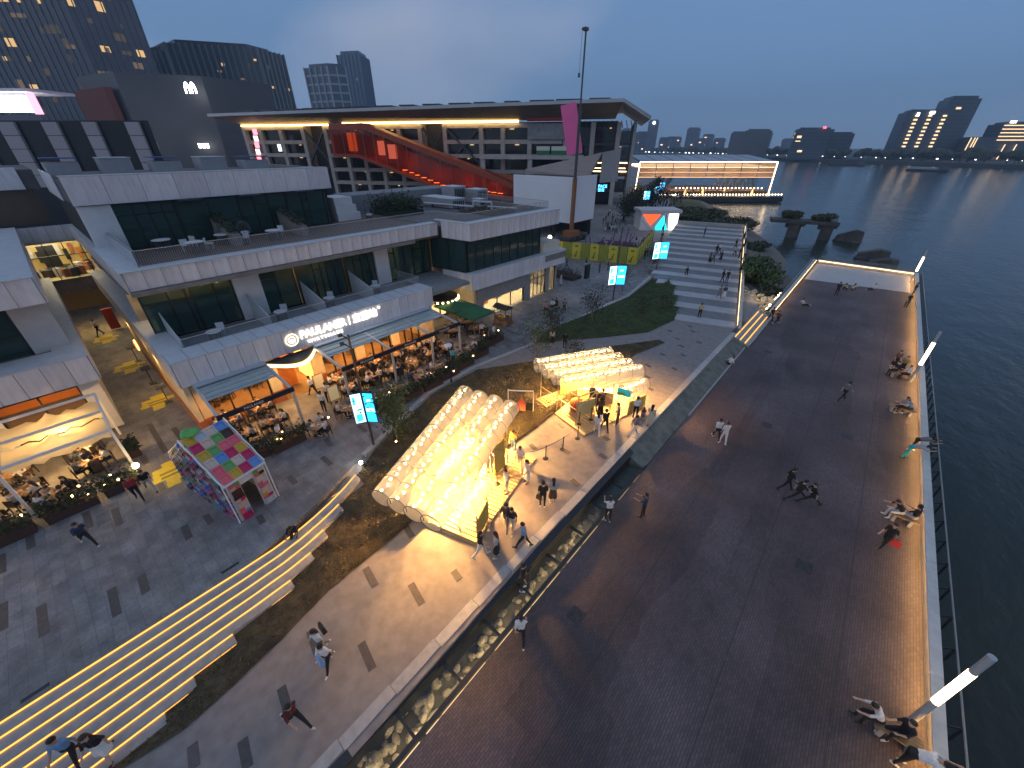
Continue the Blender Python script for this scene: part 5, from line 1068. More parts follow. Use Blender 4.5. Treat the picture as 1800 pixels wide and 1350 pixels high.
MB().wall(cw(590, 558), cw(597, 558), .6, 39.5, 42).build('roof_sign', glow('white roof sign', (1, 1, 1), 3), t)
t = far_block(552, 583, 556, 24, 'low dark block with three tall light fins on the far bank', 25)
for X0 in (549.5, 554, 557): MB().bar((*cw(X0, 554.5), 4), (*cw(X0+.5, 554.5), 25), 1.1, .8).build('light_fin', lad, t)
far_block(390, 442, 640, 36, 'dark flat block with small red roof light on the far bank', 26, bandF, .6)
MB().wall(cw(424, 638), cw(428, 638), .6, 36.5, 39).build('roof_sign', glow('red sign', (1, .08, .12), 3), bpy.data.objects['far_bank_block.005'])
far_block(440, 472, 640, 31, 'low dark wing right of the red roof light block', 27, bandF)
far_block(345, 385, 690, 36, 'grey green stone block standing left of the red light block', 28, bandF, mat=M('far grey', (.13, .14, .15), .7))
far_block(325, 346, 690, 33, 'narrow grey block at the left end of the far office row', 29, mat=M('far grey', (.13, .14, .15), .7))
rr = random.Random(31)
sky_list = [(262, 1500, 70), (300, 1450, 62), (345, 1400, 55), (400, 1500, 88), (440, 1380, 60), (500, 1500, 66), (555, 1400, 56), (600, 1600, 110), (655, 1500, 60), (700, 1700, 84), (760, 1600, 70), (820, 1700, 96), (880, 1500, 58), (940, 1800, 90), (230, 1200, 48), (270, 1180, 40), (1040, 1900, 100), (300, 1900, 120), (460, 1950, 125)]
sky_list.sort(key=lambda q: q[0]/q[1]); ORD = 'first second third fourth fifth sixth seventh eighth ninth tenth eleventh twelfth thirteenth fourteenth fifteenth sixteenth seventeenth eighteenth nineteenth'.split()
for i, (X, Y, h) in enumerate(sky_list):
    w = rr.uniform(26, 52); t = tower('skyline_tower', 'hazy blue tower in the distant skyline, %s from the left' % ORD[i], [cw(X, Y), cw(X+w, Y), cw(X+w+20, Y+40), cw(X+20, Y+40)], h*.62, mat=farT, seed=50+i, lit=.35, floors=6, group='distant skyline towers', litw=(4, 9), litcol=glow('skyline window', (1, .62, .4), 1.6))
pt = tower('crowned_skyline_tower', 'tallest distant tower with a white lit crown', [cw(430, 1480), cw(462, 1480), cw(470, 1510), cw(438, 1510)], 84, mat=farT, seed=70, lit=1, floors=6)
MB().ball((*cw(446, 1478), 79), 5, 8, 6).build('lit_crown', glow('white crown', (.9, .95, 1), 2.4), pt)
# moored and passing barges
def barge(a, b, label, col, cover):
    p, q = Vector(a), Vector(b); d = (q-p); L_ = d.length; t = thing('cargo_barge', (*((p+q)/2), ZW), label, 'barge', rz=math.atan2(d.y, d.x)); w = L_*.075
    MB().add([(-L_/2, -w, 0), (L_*.47, -w, 0), (L_/2, 0, 0), (L_*.47, w, 0), (-L_/2, w, 0), (-L_/2, -w, 1.6), (L_*.47, -w, 1.7), (L_*.51, 0, 2.2), (L_*.47, w, 1.7), (-L_/2, w, 1.6)], [(4, 3, 2, 1, 0), (5, 6, 7, 8, 9), (0, 1, 6, 5), (1, 2, 7, 6), (2, 3, 8, 7), (3, 4, 9, 8), (4, 0, 5, 9)]).build('hull', M('barge hull', (.03, .03, .032), .7), t, local=True)
    MB().prism([(-L_*.25, -w*.8), (L_*.4, -w*.8), (L_*.4, w*.8), (-L_*.25, w*.8)], 1.6, 2.4+(.9 if cover else 0)).build('hold_cover', col, t, local=True); MB().box(-L_*.47, -L_*.32, -w*.7, w*.7, 1.6, 4.2).build('wheelhouse', M('barge cabin', (.10, .10, .10), .7), t, local=True); MB().tube((-L_*.4, 0, 4), (-L_*.4, 0, 7), .12, n=5).build('mast', steel_m, t, local=True)
barge((-30.83,624.65), (-63.45,615.96), 'dark loaded barge, the farther one, on the river', M('barge cargo', (.05, .05, .045), .9), 0)
barge((30.20,517.93), (3.86,530.47), 'barge with a pale grey covered hold, the nearer one', M('pale cover', (.36, .38, .40), .7), 1)
# ---------------------------------------------------------------- tube roofed kiosks
tube_m = film('tube film', (.84, .79, .72), .60, .35, 'DIFF', translucent=.4)
hoop_m = M('grey hoop', (.12, .11, .10), .6); kpost = M('kiosk post', (.45, .36, .22), .5, metal=.2); kboard = M('yellow board', (.70, .50, .10), .6, var=.05, scale=2); kdeck = M('kiosk deck board', (.42, .31, .17), .6, var=.12, scale=5, rand=.08)
bulb_k = pm(MB().ball((0, 0, 0), .05, 6, 5), 'bulb', glow('kiosk bulb', (1, .60, .20), 66))
def barrel(par, p, q, r, a0=0.0, a1=2*math.pi, nb=22, name='roof_tube', rings=9, bz=.62):
    p, q = Vector(p), Vector(q); t = (q-p).normalized(); s_ = t.cross(Vector((0, 0, 1))).normalized(); up = s_.cross(t)
    n = 20; mb = MB(); pts = []
    for e in (p, q): pts.append([e+s_*math.cos(a0+(a1-a0)*i/n)*r+up*math.sin(a0+(a1-a0)*i/n)*r for i in range(n+1)])
    mb.add(pts[0]+pts[1], [(i, i+1, n+2+i, n+1+i) for i in range(n)])
    o = mb.build(name, tube_m, par, smooth=True)
    for k in range(rings+1):
        c_ = p.lerp(q, k/rings); ring = [c_+s_*math.cos(a0+(a1-a0)*i/n)*(r+.006)+up*math.sin(a0+(a1-a0)*i/n)*(r+.006) for i in range(n+1)]
        MB().line([tuple(x) for x in ring], .015 if 0 < k < rings else .022, 4).build('hoop', hoop_m, o)
    for k in range(nb):
        c_ = p.lerp(q, (k+.6)/(nb+.2)); c_ = c_+up*(r*bz)+s_*(.05 if k % 2 else -.05)
        inst('bulb', bulb_k, o, tuple(c_))
    return o
def planks(par, poly, z0, z1, n, name='deck_board'):
    A, B, C_, D = [Vector(p) for p in poly]
    for i in range(n):
        a, b = i/n, (i+1)/n; e = .004
        MB().prism([tuple(A.lerp(D, a+e)), tuple(B.lerp(C_, a+e)), tuple(B.lerp(C_, b-e)), tuple(A.lerp(D, b-e))], z0, z1).build(name, kdeck, par)
k1 = thing('tube_roofed_kiosk', (-12, 10, 0), 'larger glowing kiosk under four slanting bulb lit roof tubes', 'kiosk', 'bulb lit kiosks on the path')
def zk(x, y): return zpath(y)
planks(k1, [(-12.95, 6.8), (-9.1, 7.85), (-10.55, 14.3), (-14.7, 13.2)], lambda x, y: zpath(y)-.1, .10, 26)
for i in range(4):
    f = i/3; p = (-12.55+2.75*f, 5.5+.6*f, 2.5); q = (-15.35+3.1*f, 13.4+.65*f, 3.2); barrel(k1, p, q, .5, nb=24)
barrel(k1, (-9.3, 6.75, 1.95), (-9.95, 9.35, 2.0), .48, 0, math.pi, nb=8, name='side_arch', rings=4, bz=.6)
for (x, y, z) in ((-11.6, 7.3, 2.0), (-12.7, 6.9, 2.0), (-11.4, 12.7, 2.75), (-14.5, 13.1, 2.75), (-11.0, 9.6, 2.35), (-13.6, 9.6, 2.4), (-11.2, 11.2, 2.55), (-9.0, 7.95, 1.95), (-9.7, 9.3, 2.0), (-9.85, 7.65, 1.95)): MB().tube((x, y, .1), (x, y, z), .032, n=6).build('post', kpost, k1)
for a, b in (((-11.6, 7.3, 2.0), (-11.4, 12.7, 2.75)), ((-12.7, 6.9, 2.0), (-14.5, 13.1, 2.75)), ((-11.4, 12.7, 2.7), (-14.5, 13.1, 2.7)), ((-11.0, 9.6, 1.2), (-11.2, 11.2, 2.5)), ((-11.4, 12.7, 1.2), (-11.2, 11.2, 2.5)), ((-11.6, 7.3, 1.0), (-11.0, 9.6, 2.3))): MB().bar(a, b, .05, .05).build('roof_rail', kpost, k1)
MB().wall((-9.08, 7.98), (-9.6, 9.25), .05, .15, 1.45).build('front_board', kboard, k1); MB().wall((-11.35, 11.6), (-11.5, 12.6), .05, .15, 2.2).build('side_board', kboard, k1)
MB().wall((-12.6, 7.1), (-11.8, 7.3), .5, .1, 1.0).build('counter', M('kiosk counter', (.6, .42, .2), .6), k1); MB().wall((-13.2, 9), (-13.9, 12.5), .6, .1, 1.0).build('counter', M('kiosk counter', (.6, .42, .2), .6), k1)
MB().wall((-14.2, 9.5), (-14.7, 12.8), .08, .1, 2.4).build('back_board', kboard, k1); MB().wall((-12.9, 7.2), (-13.6, 9.2), .08, .1, 2.0).build('back_board', kboard, k1)
for (x, y) in ((-11.8, 8.4), (-12.6, 10.6), (-13.2, 12.6)): lamp('kiosk_light', 'SPOT', (x, y, 1.9), 2300, (1, .49, .13), .15, parent=k1).data.spot_size = 2.75
k2 = thing('tube_roofed_kiosk', (-11.3, 21, 0), 'smaller glowing kiosk with red ball and turquoise sign under four roof tubes', 'kiosk', 'bulb lit kiosks on the path')
planks(k2, [(-14.5, 19.3), (-9.55, 18.05), (-8.1, 23.5), (-12.9, 24.9)], -.05, .12, 22)
for i in range(4):
    f = i/3; barrel(k2, (-14.6+2.85*f, 19.35-.8*f, 2.85-.05*f), (-11.6+2.8*f, 24.5-.9*f, 2.85-.05*f), .5, nb=18, rings=6)
barrel(k2, (-8.85, 21.5, 2.0), (-8.3, 23.5, 2.0), .48, 0, math.pi, nb=7, name='side_arch', rings=3, bz=.6)
for (x, y) in ((-14.2, 19.5), (-12.4, 19.0), (-10.5, 18.5), (-9.6, 21.5), (-8.9, 23.5), (-12.6, 24.4), (-13.3, 21.8), (-10.0, 20.0), (-12.0, 18.9)): MB().tube((x, y, .12), (x, y, 2.45), .032, n=6).build('post', kpost, k2)
for (x, y) in ((-8.4, 21.7), (-7.95, 23.3), (-9.2, 21.6)): MB().tube((x, y, .1), (x, y, 2.0), .028, n=6).build('post', kpost, k2)
for a, b in (((-14.2, 19.5, 1.25), (-10.5, 18.5, 1.35)), ((-14.2, 19.5, 2.4), (-10.5, 18.5, 2.4)), ((-10.5, 18.5, 2.4), (-8.9, 23.5, 2.4)), ((-10.5, 18.5, 1.3), (-10.0, 20.0, 2.4)), ((-9.6, 21.5, 1.2), (-10.0, 20.0, 2.3))): MB().bar(a, b, .05, .05).build('roof_rail', kpost, k2)
MB().wall((-8.4, 21.75), (-7.98, 23.25), .05, .3, 1.35).build('front_board', kboard, k2); MB().wall((-13.5, 21.0), (-12.5, 24.2), .08, .12, 2.2).build('back_board', kboard, k2); MB().wall((-10.9, 19.2), (-10.3, 20.4), .06, .3, 1.5).build('menu_board', M('pale yellow board', (.72, .60, .25), .6), k2)
MB().wall((-12.3, 21.5), (-10.0, 22.6), .5, .12, 1.05).build('counter', M('kiosk counter', (.6, .42, .2), .6), k2)
for i in range(16): MB().obox((-12.45+.06*(i % 8)*4.0/4, 22.2+(i % 8)*.25, 1.35+.35*(i//8)), (.05, .16, .22), .2).build('shelf_jar', [terra_m, orange_m, kboard, white_w][i % 4], k2)
MB().wall((-9.25, 21.42), (-8.35, 21.62), .05, 1.75, 2.25).build('sign_board', M('turquoise sign', (.02, .35, .42), .5, emis=(.03, .5, .6), es=.25), k2); MB().wall((-9.2, 21.40), (-8.7, 21.51), .06, 1.80, 2.0).build('sign_patch', M('green sign patch', (.2, .5, .12), .5), k2)
for (x, y) in ((-12.4, 20.3), (-11.4, 22.2), (-10.4, 23.4)): lamp('kiosk_light', 'SPOT', (x, y, 2.0), 1500, (1, .49, .13), .15, parent=k2).data.spot_size = 2.75
rbm = M('red lacquer', (.50, .10, .03), .5, var=.2, scale=9); bl_ = thing('striped_ball', (-11.35, 19.9, .12), 'big red striped ball standing inside the smaller kiosk', 'ball')
MB().ball((0, 0, .55), .55, 16, 10).build('ball_body', rbm, bl_, smooth=True, local=True)
for k in range(6):
    w = math.pi*k/6; MB().line([(.56*math.cos(t)*math.cos(w), .56*math.cos(t)*math.sin(w), .55+.56*math.sin(t)) for t in [math.pi*2*i/16 for i in range(17)]], .018, 4).build('gold_rib', M('gold rib', (.7, .45, .12), .4), bl_, local=True)
MB().lathe([(.3, 0), (.34, .05), (.25, .12)], n=12).build('ball_stand', kpost, bl_, local=True)

# queue barriers
sm = [pm(MB().lathe([(.17, 0), (.17, .02), (.05, .05), (.03, .06)], n=12), 'base', black_m), pm(MB().tube((0, 0, .05), (0, 0, .95), .027, n=8).lathe([(.04, .93), (.04, .99), (.02, 1.0)], n=8), 'post', black_m)]
ST = [(-10.16,14.75), (-9.86,16.11), (-9.75,17.59), (-11.52,12.54), (-10.87,11.26), (-10.44,18.81), (-10.11,19.78), (-11.72,11.93)]
slab_ = ['first from the left on the rope line between the kiosks', 'second from the left on the rope line between the kiosks', 'third on the rope line, beside the smaller kiosk platform', 'at the far corner of the larger kiosk deck', 'on the middle of the larger kiosk deck', 'at the near corner post of the smaller kiosk', 'beside the menu board of the smaller kiosk', 'deep on the larger kiosk deck']
for (x, y), l_ in zip(ST, slab_):
    t = thing('queue_post', (x, y, zpath(y)+(.1 if l_.find('deck') > 0 or l_.find('smaller kiosk') > 0 and 'rope' not in l_ else 0)), 'black belt post '+l_, 'barrier post', 'queue posts round the kiosks'); inst('base', sm[0], t, (0, 0, 0), world=False); inst('post', sm[1], t, (0, 0, 0), world=False)
rp_ = [(-10.75, 13.55, .93), (-10.45, 14.1, .85), (*ST[0], .9), (*ST[1], .9), (*ST[2], .92)]
tag(MB().line(rp_, .016, 5).build('queue_rope', black_m), 'thin black rope slung along the posts between the two kiosks', 'rope')
# small display with orange house shape
pg = thing('photo_display', (-14.5, 17.6, 0), 'low display frame with coral house shaped board between the kiosks', 'display')
fr = MB(); a, b = Vector((-15.3, 17.2, 0)), Vector((-13.7, 18.0, 0))
MB().bar((a.x, a.y, 1.55), (b.x, b.y, 1.75), .07, .07).build('top_rail', white_m, pg)
for p in (a, b): MB().bar((p.x, p.y, 0), (p.x, p.y, 1.65), .05, .05).build('post', white_m, pg)
MB().wall((a.x, a.y), (b.x, b.y), .04, .1, .75).build('lower_board', steel_m, pg)
hs = MB(); d = (b-a).normalized(); c_ = a.lerp(b, .55)+Vector((.12, -.18, 0))
pr_ = [(-.28, .2), (.28, .2), (.28, .75), (.36, .75), (.0, 1.25), (-.36, .75), (-.28, .75)]
hs.add([tuple(c_+d*x+Vector((0, 0, z))) for x, z in pr_]+[tuple(c_+d*x+Vector((.03, -.05, z))) for x, z in pr_], [tuple(range(7)), tuple(range(13, 6, -1))]+[(i, (i+1) % 7, 7+(i+1) % 7, 7+i) for i in range(7)]); hs.build('house_shape', M('coral board', (.75, .16, .08), .6), pg)

# ---------------------------------------------------------------- poles with paired screens, path lamp
scw = glow('screen white', (.55, .85, 1.0), 1.7); scb = glow('screen blue', (.02, .38, 1.0), 2.2); scd = glow('screen deep blue', (.01, .2, .8), 1.6)
def screen_pole(x, y, hp, z0, z1, w, label, lamps, ang=math.radians(49)):
    t = thing('screen_pole', (x, y, 0), label, 'screen', 'poles with paired screens')
    MB().tube((0, 0, 0), (0, 0, hp), .085, .06, 8).build('pole', M('pole brown', (.10, .075, .06), .5, metal=.4), t, local=True)
    for s_, tilt in ((-1, .22), (1, -.22)):
        dx = Vector((math.cos(ang+tilt), math.sin(ang+tilt), 0)); n_ = Vector((dx.y, -dx.x, 0)); c0 = dx*(s_*(w/2+.06))+n_*.12
        P_ = lambda a_, z, o=0.0: tuple(c0+dx*a_+n_*o+Vector((0, 0, z)))
        fr_ = MB().add([P_(-w/2, z0, 0), P_(w/2, z0, 0), P_(w/2, z1, 0), P_(-w/2, z1, 0), P_(-w/2, z0, -.08), P_(w/2, z0, -.08), P_(w/2, z1, -.08), P_(-w/2, z1, -.08)], [(0, 1, 2, 3), (7, 6, 5, 4), (0, 4, 5, 1), (1, 5, 6, 2), (2, 6, 7, 3), (3, 7, 4, 0)]).build('screen_case', black_m, t, local=True)
        h_ = z1-z0; e = .03
        for m_, (a0, a1, b0, b1), nm in ((scw if s_ < 0 else scb, (-w/2+e, w/2-e, z0+e, z1-e), 'screen_face'),): MB().poly([P_(a0, b0, .01), P_(a1, b0, .01), P_(a1, b1, .01), P_(a0, b1, .01)]).build(nm, m_, fr_, local=True)
        for (a0, a1, f0, f1, m_) in (((-.3, .25, .05, .32, scb), (-.1, .35, .42, .5, scd), (-.35, -.1, .62, .9, scb)) if s_ < 0 else ((-.4, .4, .36, .5, scw), (-.2, .2, .7, .8, scw))):
            MB().poly([P_(a0*w, z0+f0*h_, .014), P_(a1*w, z0+f0*h_+.05, .014), P_(a1*w, z0+f1*h_, .014), P_(a0*w, z0+f1*h_-.04, .014)]).build('screen_graphic', m_, fr_, local=True)
    for k in range(lamps):
        a = .9+k*.9; MB().bar((0, 0, hp-.25-.5*k), (-.35, -.2, hp-.05-.5*k), .05, .05).obox((-.4, -.24, hp-.08-.5*k), (.16, .2, .14)).build('spotlight', steel_m, t, local=True)
screen_pole(-19.04, 8.7, 7.5, 1.9, 3.95, .62, 'tall brown pole with bright blue paired screens nearest the larger kiosk', 2)
screen_pole(-20.96, 42.75, 8.3, 2.0, 4.2, 1.0, 'pole with blue paired screens beside the rounded lawn', 0)
screen_pole(-22.1, 57.7, 8.0, 2.1, 4.4, 1.1, 'pole with blue paired screens at the foot of the terraces', 0)
for i, (x, y, lab) in enumerate(((-52, 118, 'far blue screen pole on the crowded promenade, nearest of the distant ones'), (-56, 134, 'far blue screen pole on the crowded promenade, middle of the distant ones'), (-61, 150, 'far blue screen pole beside the pavilion, most distant'))): screen_pole(x, y, 7, 3.0, 5.2, .9, lab, 0)
t = thing('slim_lamp_post', (-21.14, 17.0, 0), 'slim dark lamp post at the lawn edge opposite the beer hall', 'lamp post')
MB().tube((0, 0, 0), (0, 0, 3.1), .05, .04, 8).build('post', black_m, t, local=True); MB().lathe([(.08, 3.1), (.30, 3.2), (.30, 3.26), (.05, 3.3)], n=12).build('lamp_head', white_m, t, local=True); MB().lathe([(.08, 0), (.08, .2), (.05, .25)], n=8).build('base', black_m, t, local=True)
# wharf light columns
lc_m = M('light column grey', (.42, .42, .43), .45); lcg = glow('light column', (1, .70, .36), 9)
def light_col(y, label):
    t = thing('light_column', (6.62, y, ZD), label, 'lamp', 'light columns along the wharf')
    MB().tube((0, 0, 0), (0, 0, 1.62), .105, n=14).build('lower_shaft', lc_m, t, smooth=False, local=True); MB().tube((0, 0, 1.62), (0, 0, 3.58), .11, n=14, cap=False).build('glowing_tube', lcg, t, smooth=True, local=True); MB().tube((0, 0, 3.58), (0, 0, 4.5), .105, n=14).build('upper_shaft', lc_m, t, local=True)
light_col(13.0, 'tall glowing light column in the near right corner of the wharf'); light_col(43.0, 'glowing light column halfway along the wharf parapet'); light_col(80.0, 'glowing light column at the far end of the wharf')
# wharf benches, square to the parapet
for i, (y, x0, lab) in enumerate(((36.6, 5.3, 'timber wharf bench in the middle of the parapet'), (23.8, 5.7, 'timber wharf bench below the person in the dark dress'), (43.2, 5.2, 'timber wharf bench beside the middle light column'), (12.1, 5.6, 'timber wharf bench in the near corner of the wharf'))):
    t = thing('wharf_bench', (6.1, y, ZD), lab, 'bench', 'benches along the wharf parapet')
    for k in range(5): MB().box(x0, 6.85, y-.28+.115*k, y-.18+.115*k, ZD+.40, ZD+.45).build('seat_slat', M('bench timber', (.30, .19, .10), .6, var=.2, scale=3, rand=.1), t)
    for x in (x0+.15, 6.5): MB().box(x, x+.14, y-.26, y+.26, ZD, ZD+.40).build('leg', conc_m, t)
# ---------------------------------------------------------------- house of plastic trays
TF = Vector((-18.8, 1.13, 0)); tf = Vector((-.2, .98, 0)).normalized(); tbk = Vector((-.98, -.2, 0)).normalized()
th = thing('tray_house', tuple(TF+tf*.9+tbk*2.4), 'gabled play house covered in colourful plastic trays on the plaza', 'installation')
W_, DP, ZE, ZR = 1.85, 5.0, 2.45, 4.15
tp = lambda s, d, z: tuple(TF+tf*s+tbk*d+Vector((0, 0, z)))
def quadbox(a, b, c_, d, n_, t_): P_ = [Vector(x) for x in (a, b, c_, d)]; n_ = Vector(n_)*t_; return MB().add([*P_, *[x-n_ for x in P_]], [(0, 1, 2, 3), (7, 6, 5, 4), (0, 4, 5, 1), (1, 5, 6, 2), (2, 6, 7, 3), (3, 7, 4, 0)])
wallw = M('white board', (.7, .68, .66), .6)
MB().add([tp(0, 0, 0), tp(0, DP, 0), tp(0, DP, ZE), tp(0, DP/2, ZR), tp(0, 0, ZE), tp(.06, 0, 0), tp(.06, DP, 0), tp(.06, DP, ZE), tp(.06, DP/2, ZR), tp(.06, 0, ZE)], [(0, 1, 2, 3, 4), (9, 8, 7, 6, 5), (0, 4, 9, 5), (1, 6, 7, 2)]).build('side_wall', wallw, th)
MB().add([tp(W_, 0, 0), tp(W_, DP, 0), tp(W_, DP, ZE), tp(W_, DP/2, ZR), tp(W_, 0, ZE), tp(W_-.06, 0, 0), tp(W_-.06, DP, 0), tp(W_-.06, DP, ZE), tp(W_-.06, DP/2, ZR), tp(W_-.06, 0, ZE)], [(4, 3, 2, 1, 0), (5, 6, 7, 8, 9), (0, 4, 9, 5), (1, 6, 7, 2)]).build('side_wall', wallw, th)
rn = Vector((0, 0, 1))*(DP/2)-tbk*(ZR-ZE); rn.normalize()
quadbox(tp(-.08, -.1, ZE-.07), tp(W_+.08, -.1, ZE-.07), tp(W_+.08, DP/2, ZR), tp(-.08, DP/2, ZR), rn, .06).build('roof_slope', wallw, th)
rn2 = Vector((0, 0, 1))*(DP/2)+tbk*(ZR-ZE); rn2.normalize(); quadbox(tp(-.08, DP/2+.01, ZR), tp(W_+.08, DP/2+.01, ZR), tp(W_+.08, DP+.1, ZE-.07), tp(-.08, DP+.1, ZE-.07), rn2, .06).build('roof_slope', wallw, th)
for s0, s1 in ((.06, .62), (1.22, W_-.06)): quadbox(tp(s0, .02, 0), tp(s1, .02, 0), tp(s1, .02, ZE-.1), tp(s0, .02, ZE-.1), -tbk, .05).build('front_wall', wallw, th)
quadbox(tp(.62, .02, 1.95), tp(1.22, .02, 1.95), tp(1.22, .02, ZE-.1), tp(.62, .02, ZE-.1), -tbk, .05).build('front_wall', wallw, th)
# zigzag white edge trims
for s in (-.1, W_+.1):
    zz = [Vector(tp(s, DP/2*k/6, ZE+(ZR-ZE)*k/6))+rn*(.05 if k % 2 else .14) for k in range(7)]; m_ = MB()
    for p, q in zip(zz, zz[1:]): m_.bar(tuple(p), tuple(q), .05, .09)
    m_.build('edge_trim', white_m, th); MB().bar(tp(s, 0, 0), tp(s, 0, ZE), .06, .09).build('edge_trim', white_m, th)
trc = [(.70, .12, .16), (.55, .36, .03), (.50, .015, .10), (.62, .44, .36), (.12, .27, .60), (.15, .36, .10), (.72, .14, .17), (.60, .48, .40), (.06, .022, .015), (.46, .50, .55)]
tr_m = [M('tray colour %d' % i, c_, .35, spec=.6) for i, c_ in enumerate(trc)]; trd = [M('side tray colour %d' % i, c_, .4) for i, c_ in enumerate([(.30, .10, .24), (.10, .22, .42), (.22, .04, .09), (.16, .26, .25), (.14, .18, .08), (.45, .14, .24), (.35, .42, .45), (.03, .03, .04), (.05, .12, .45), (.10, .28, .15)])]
def tray_mesh(w, h, dp):
    m_ = MB(); a, b = w/2, h/2; i = .74
    m_.add([(-a, -b, 0), (a, -b, 0), (a, b, 0), (-a, b, 0), (-a, -b, dp), (a, -b, dp), (a, b, dp), (-a, b, dp), (-a*i, -b*i, dp), (a*i, -b*i, dp), (a*i, b*i*.9, dp), (-a*i, b*i*.9, dp), (-a*i*.9, -b*i*.9, dp*.35), (a*i*.9, -b*i*.9, dp*.35), (a*i*.9, b*i*.8, dp*.35), (-a*i*.9, b*i*.8, dp*.35)],
           [(0, 1, 5, 4), (1, 2, 6, 5), (2, 3, 7, 6), (3, 0, 4, 7), (4, 5, 9, 8), (5, 6, 10, 9), (6, 7, 11, 10), (7, 4, 8, 11), (8, 9, 13, 12), (9, 10, 14, 13), (10, 11, 15, 14), (11, 8, 12, 15), (12, 13, 14, 15)])
    return m_
def place_tray(me, c_, X, Y, mat, par):
    X = Vector(X).normalized(); Z = X.cross(Vector(Y)).normalized(); Y = Z.cross(X); mt = Matrix((X, Y, Z)).transposed()
    inst('tray', me, par, tuple(c_), rot=mt.to_euler(), mat=mat)
t_big = pm(tray_mesh(.455, .47, .09), 'tray', tr_m[0]); t_mid = pm(tray_mesh(.44, .34, .07), 'tray', tr_m[0]); t_sm = pm(tray_mesh(.24, .17, .05), 'tray', tr_m[0])
rv = (Vector(tp(0, DP/2, ZR))-Vector(tp(0, 0, ZE))); rl = rv.length; rv.normalize(); rr = random.Random(21)
for j in range(6):
    for i in range(4):
        c_ = Vector(tp(.01+W_*(i+.5)/4, 0, ZE))+rv*(rl*(j+.45)/6)+rn*.01; place_tray(t_big, c_, tf, rv+rn*.14, tr_m[[[4, 7, 9, 1], [8, 5, 3, 2], [0, 6, 5, 1], [1, 2, 4, 7], [2, 7, 5, 0], [4, 2, 1, 6]][5-j][3-i]], th)
for c0, c1 in ((.08, .60), (1.24, 1.78)):
    for j in range(6):
        if j % 2 == 0: place_tray(t_mid, Vector(tp((c0+c1)/2, -.04, .22+.38*j)), tf, (0, 0, 1), tr_m[rr.randrange(10)], th)
        else:
            for q in (.27, .73):
                for r in (-.08, .09): place_tray(t_sm, Vector(tp(c0+(c1-c0)*q, -.04, .22+.38*j+r)), tf, (0, 0, 1), tr_m[rr.randrange(10)], th)
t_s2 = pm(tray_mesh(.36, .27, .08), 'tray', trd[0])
for j in range(15):
    z = .15+.262*j
    for i in range(14):
        d = .18+(DP-.36)*i/13
        zt = ZE+(ZR-ZE)*(1-abs(d-DP/2)/(DP/2))
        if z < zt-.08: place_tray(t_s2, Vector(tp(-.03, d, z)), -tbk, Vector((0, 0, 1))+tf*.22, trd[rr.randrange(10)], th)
bow = MB(); q = Vector(tp(.45, DP/2, ZR+.12))
for k in range(5): w = k*1.257; bow.ball((q.x+.16*math.cos(w), q.y+.2*math.sin(w), q.z+.06*(k % 2)), .2, 8, 6, (1, 1.1, .7), .12, rr)
bow.build('green_bow', M('green bow', (.12, .42, .10), .5), th)

# ---------------------------------------------------------------- yellow floor graphics, standing signs in the alley
yst = M('yellow floor sticker', (.58, .45, .03), .6, var=.12, scale=4)
def sticker(cx, cy, w, h, label):
    t = thing('floor_graphic', (cx, cy, 0), label, 'floor graphic', 'yellow floor graphics in the alley')
    for k, (f, o) in enumerate(((.45, .1), (.75, -.05), (1, .05), (.85, -.1), (.6, .1), (.35, -.05))):
        MB().box(cx-w/2+k*w/6, cx-w/2+(k+1)*w/6-.003, cy-h*f/2+o*h, cy+h*f/2+o*h, .001, .007).build('stripe_piece', yst, t)
    for k in range(2): MB().box(cx-.3+.4*k, cx-.12+.4*k, cy-h*.28, cy+h*.28, .0075, .011).build('printed_line', M('sticker print', (.2, .16, .03), .7), t)
sticker(-43.6, .75, 2.6, 2.0, 'yellow stepped floor graphic in the middle of the alley'); sticker(-35.2, 1.0, 2.4, 1.9, 'yellow stepped floor graphic at the alley mouth beside the standing signs'); sticker(-52.6, .45, 2.6, 1.8, 'yellow stepped floor graphic deepest in the alley'); sticker(-25.6, -.3, 2.6, 1.7, 'yellow stepped floor graphic behind the tray house')
for i, (x, y) in enumerate(((-44.4, 1.5), (-38.8, 1.45), (-34.6, 1.55))):
    t = thing('standing_sign', (x, y, 0), 'dark standing sign on a post beside the alley wall, '+('deepest one', 'middle one', 'one nearest the plaza')[i], 'sign', 'standing signs in the alley')
    MB().obox((0, 0, .02), (.5, .45, .04)).build('base', black_m, t, local=True); MB().tube((0, 0, .04), (0, 0, 1.3), .03, n=6).build('post', black_m, t, local=True); MB().obox((0, 0, 1.35), (.4, .55, .05), 0, 0, .5).build('board', black_m, t, local=True)
rs = thing('round_wall_sign', (-39.5, 2.0, 3.0), 'round glowing sign hung on the alley wall', 'sign')
cl_ = MB().lathe([(.42, -.05), (.45, 0), (.42, .05)], n=20); cl_.v = [(a, c_*1.0-.3, b) for a, b, c_ in cl_.v]; cl_.build('lit_disc', glow('round sign', (1, .62, .16), 2.2), rs, local=True)
MB().box(-.2, .2, -.40, -.36, -.2, .2).build('red_mark', glow('red mark', (1, .1, .02), 1.6), rs, local=True); MB().bar((0, 0, .4), (0, .1, .6), .04, .04).build('bracket', black_m, rs, local=True)

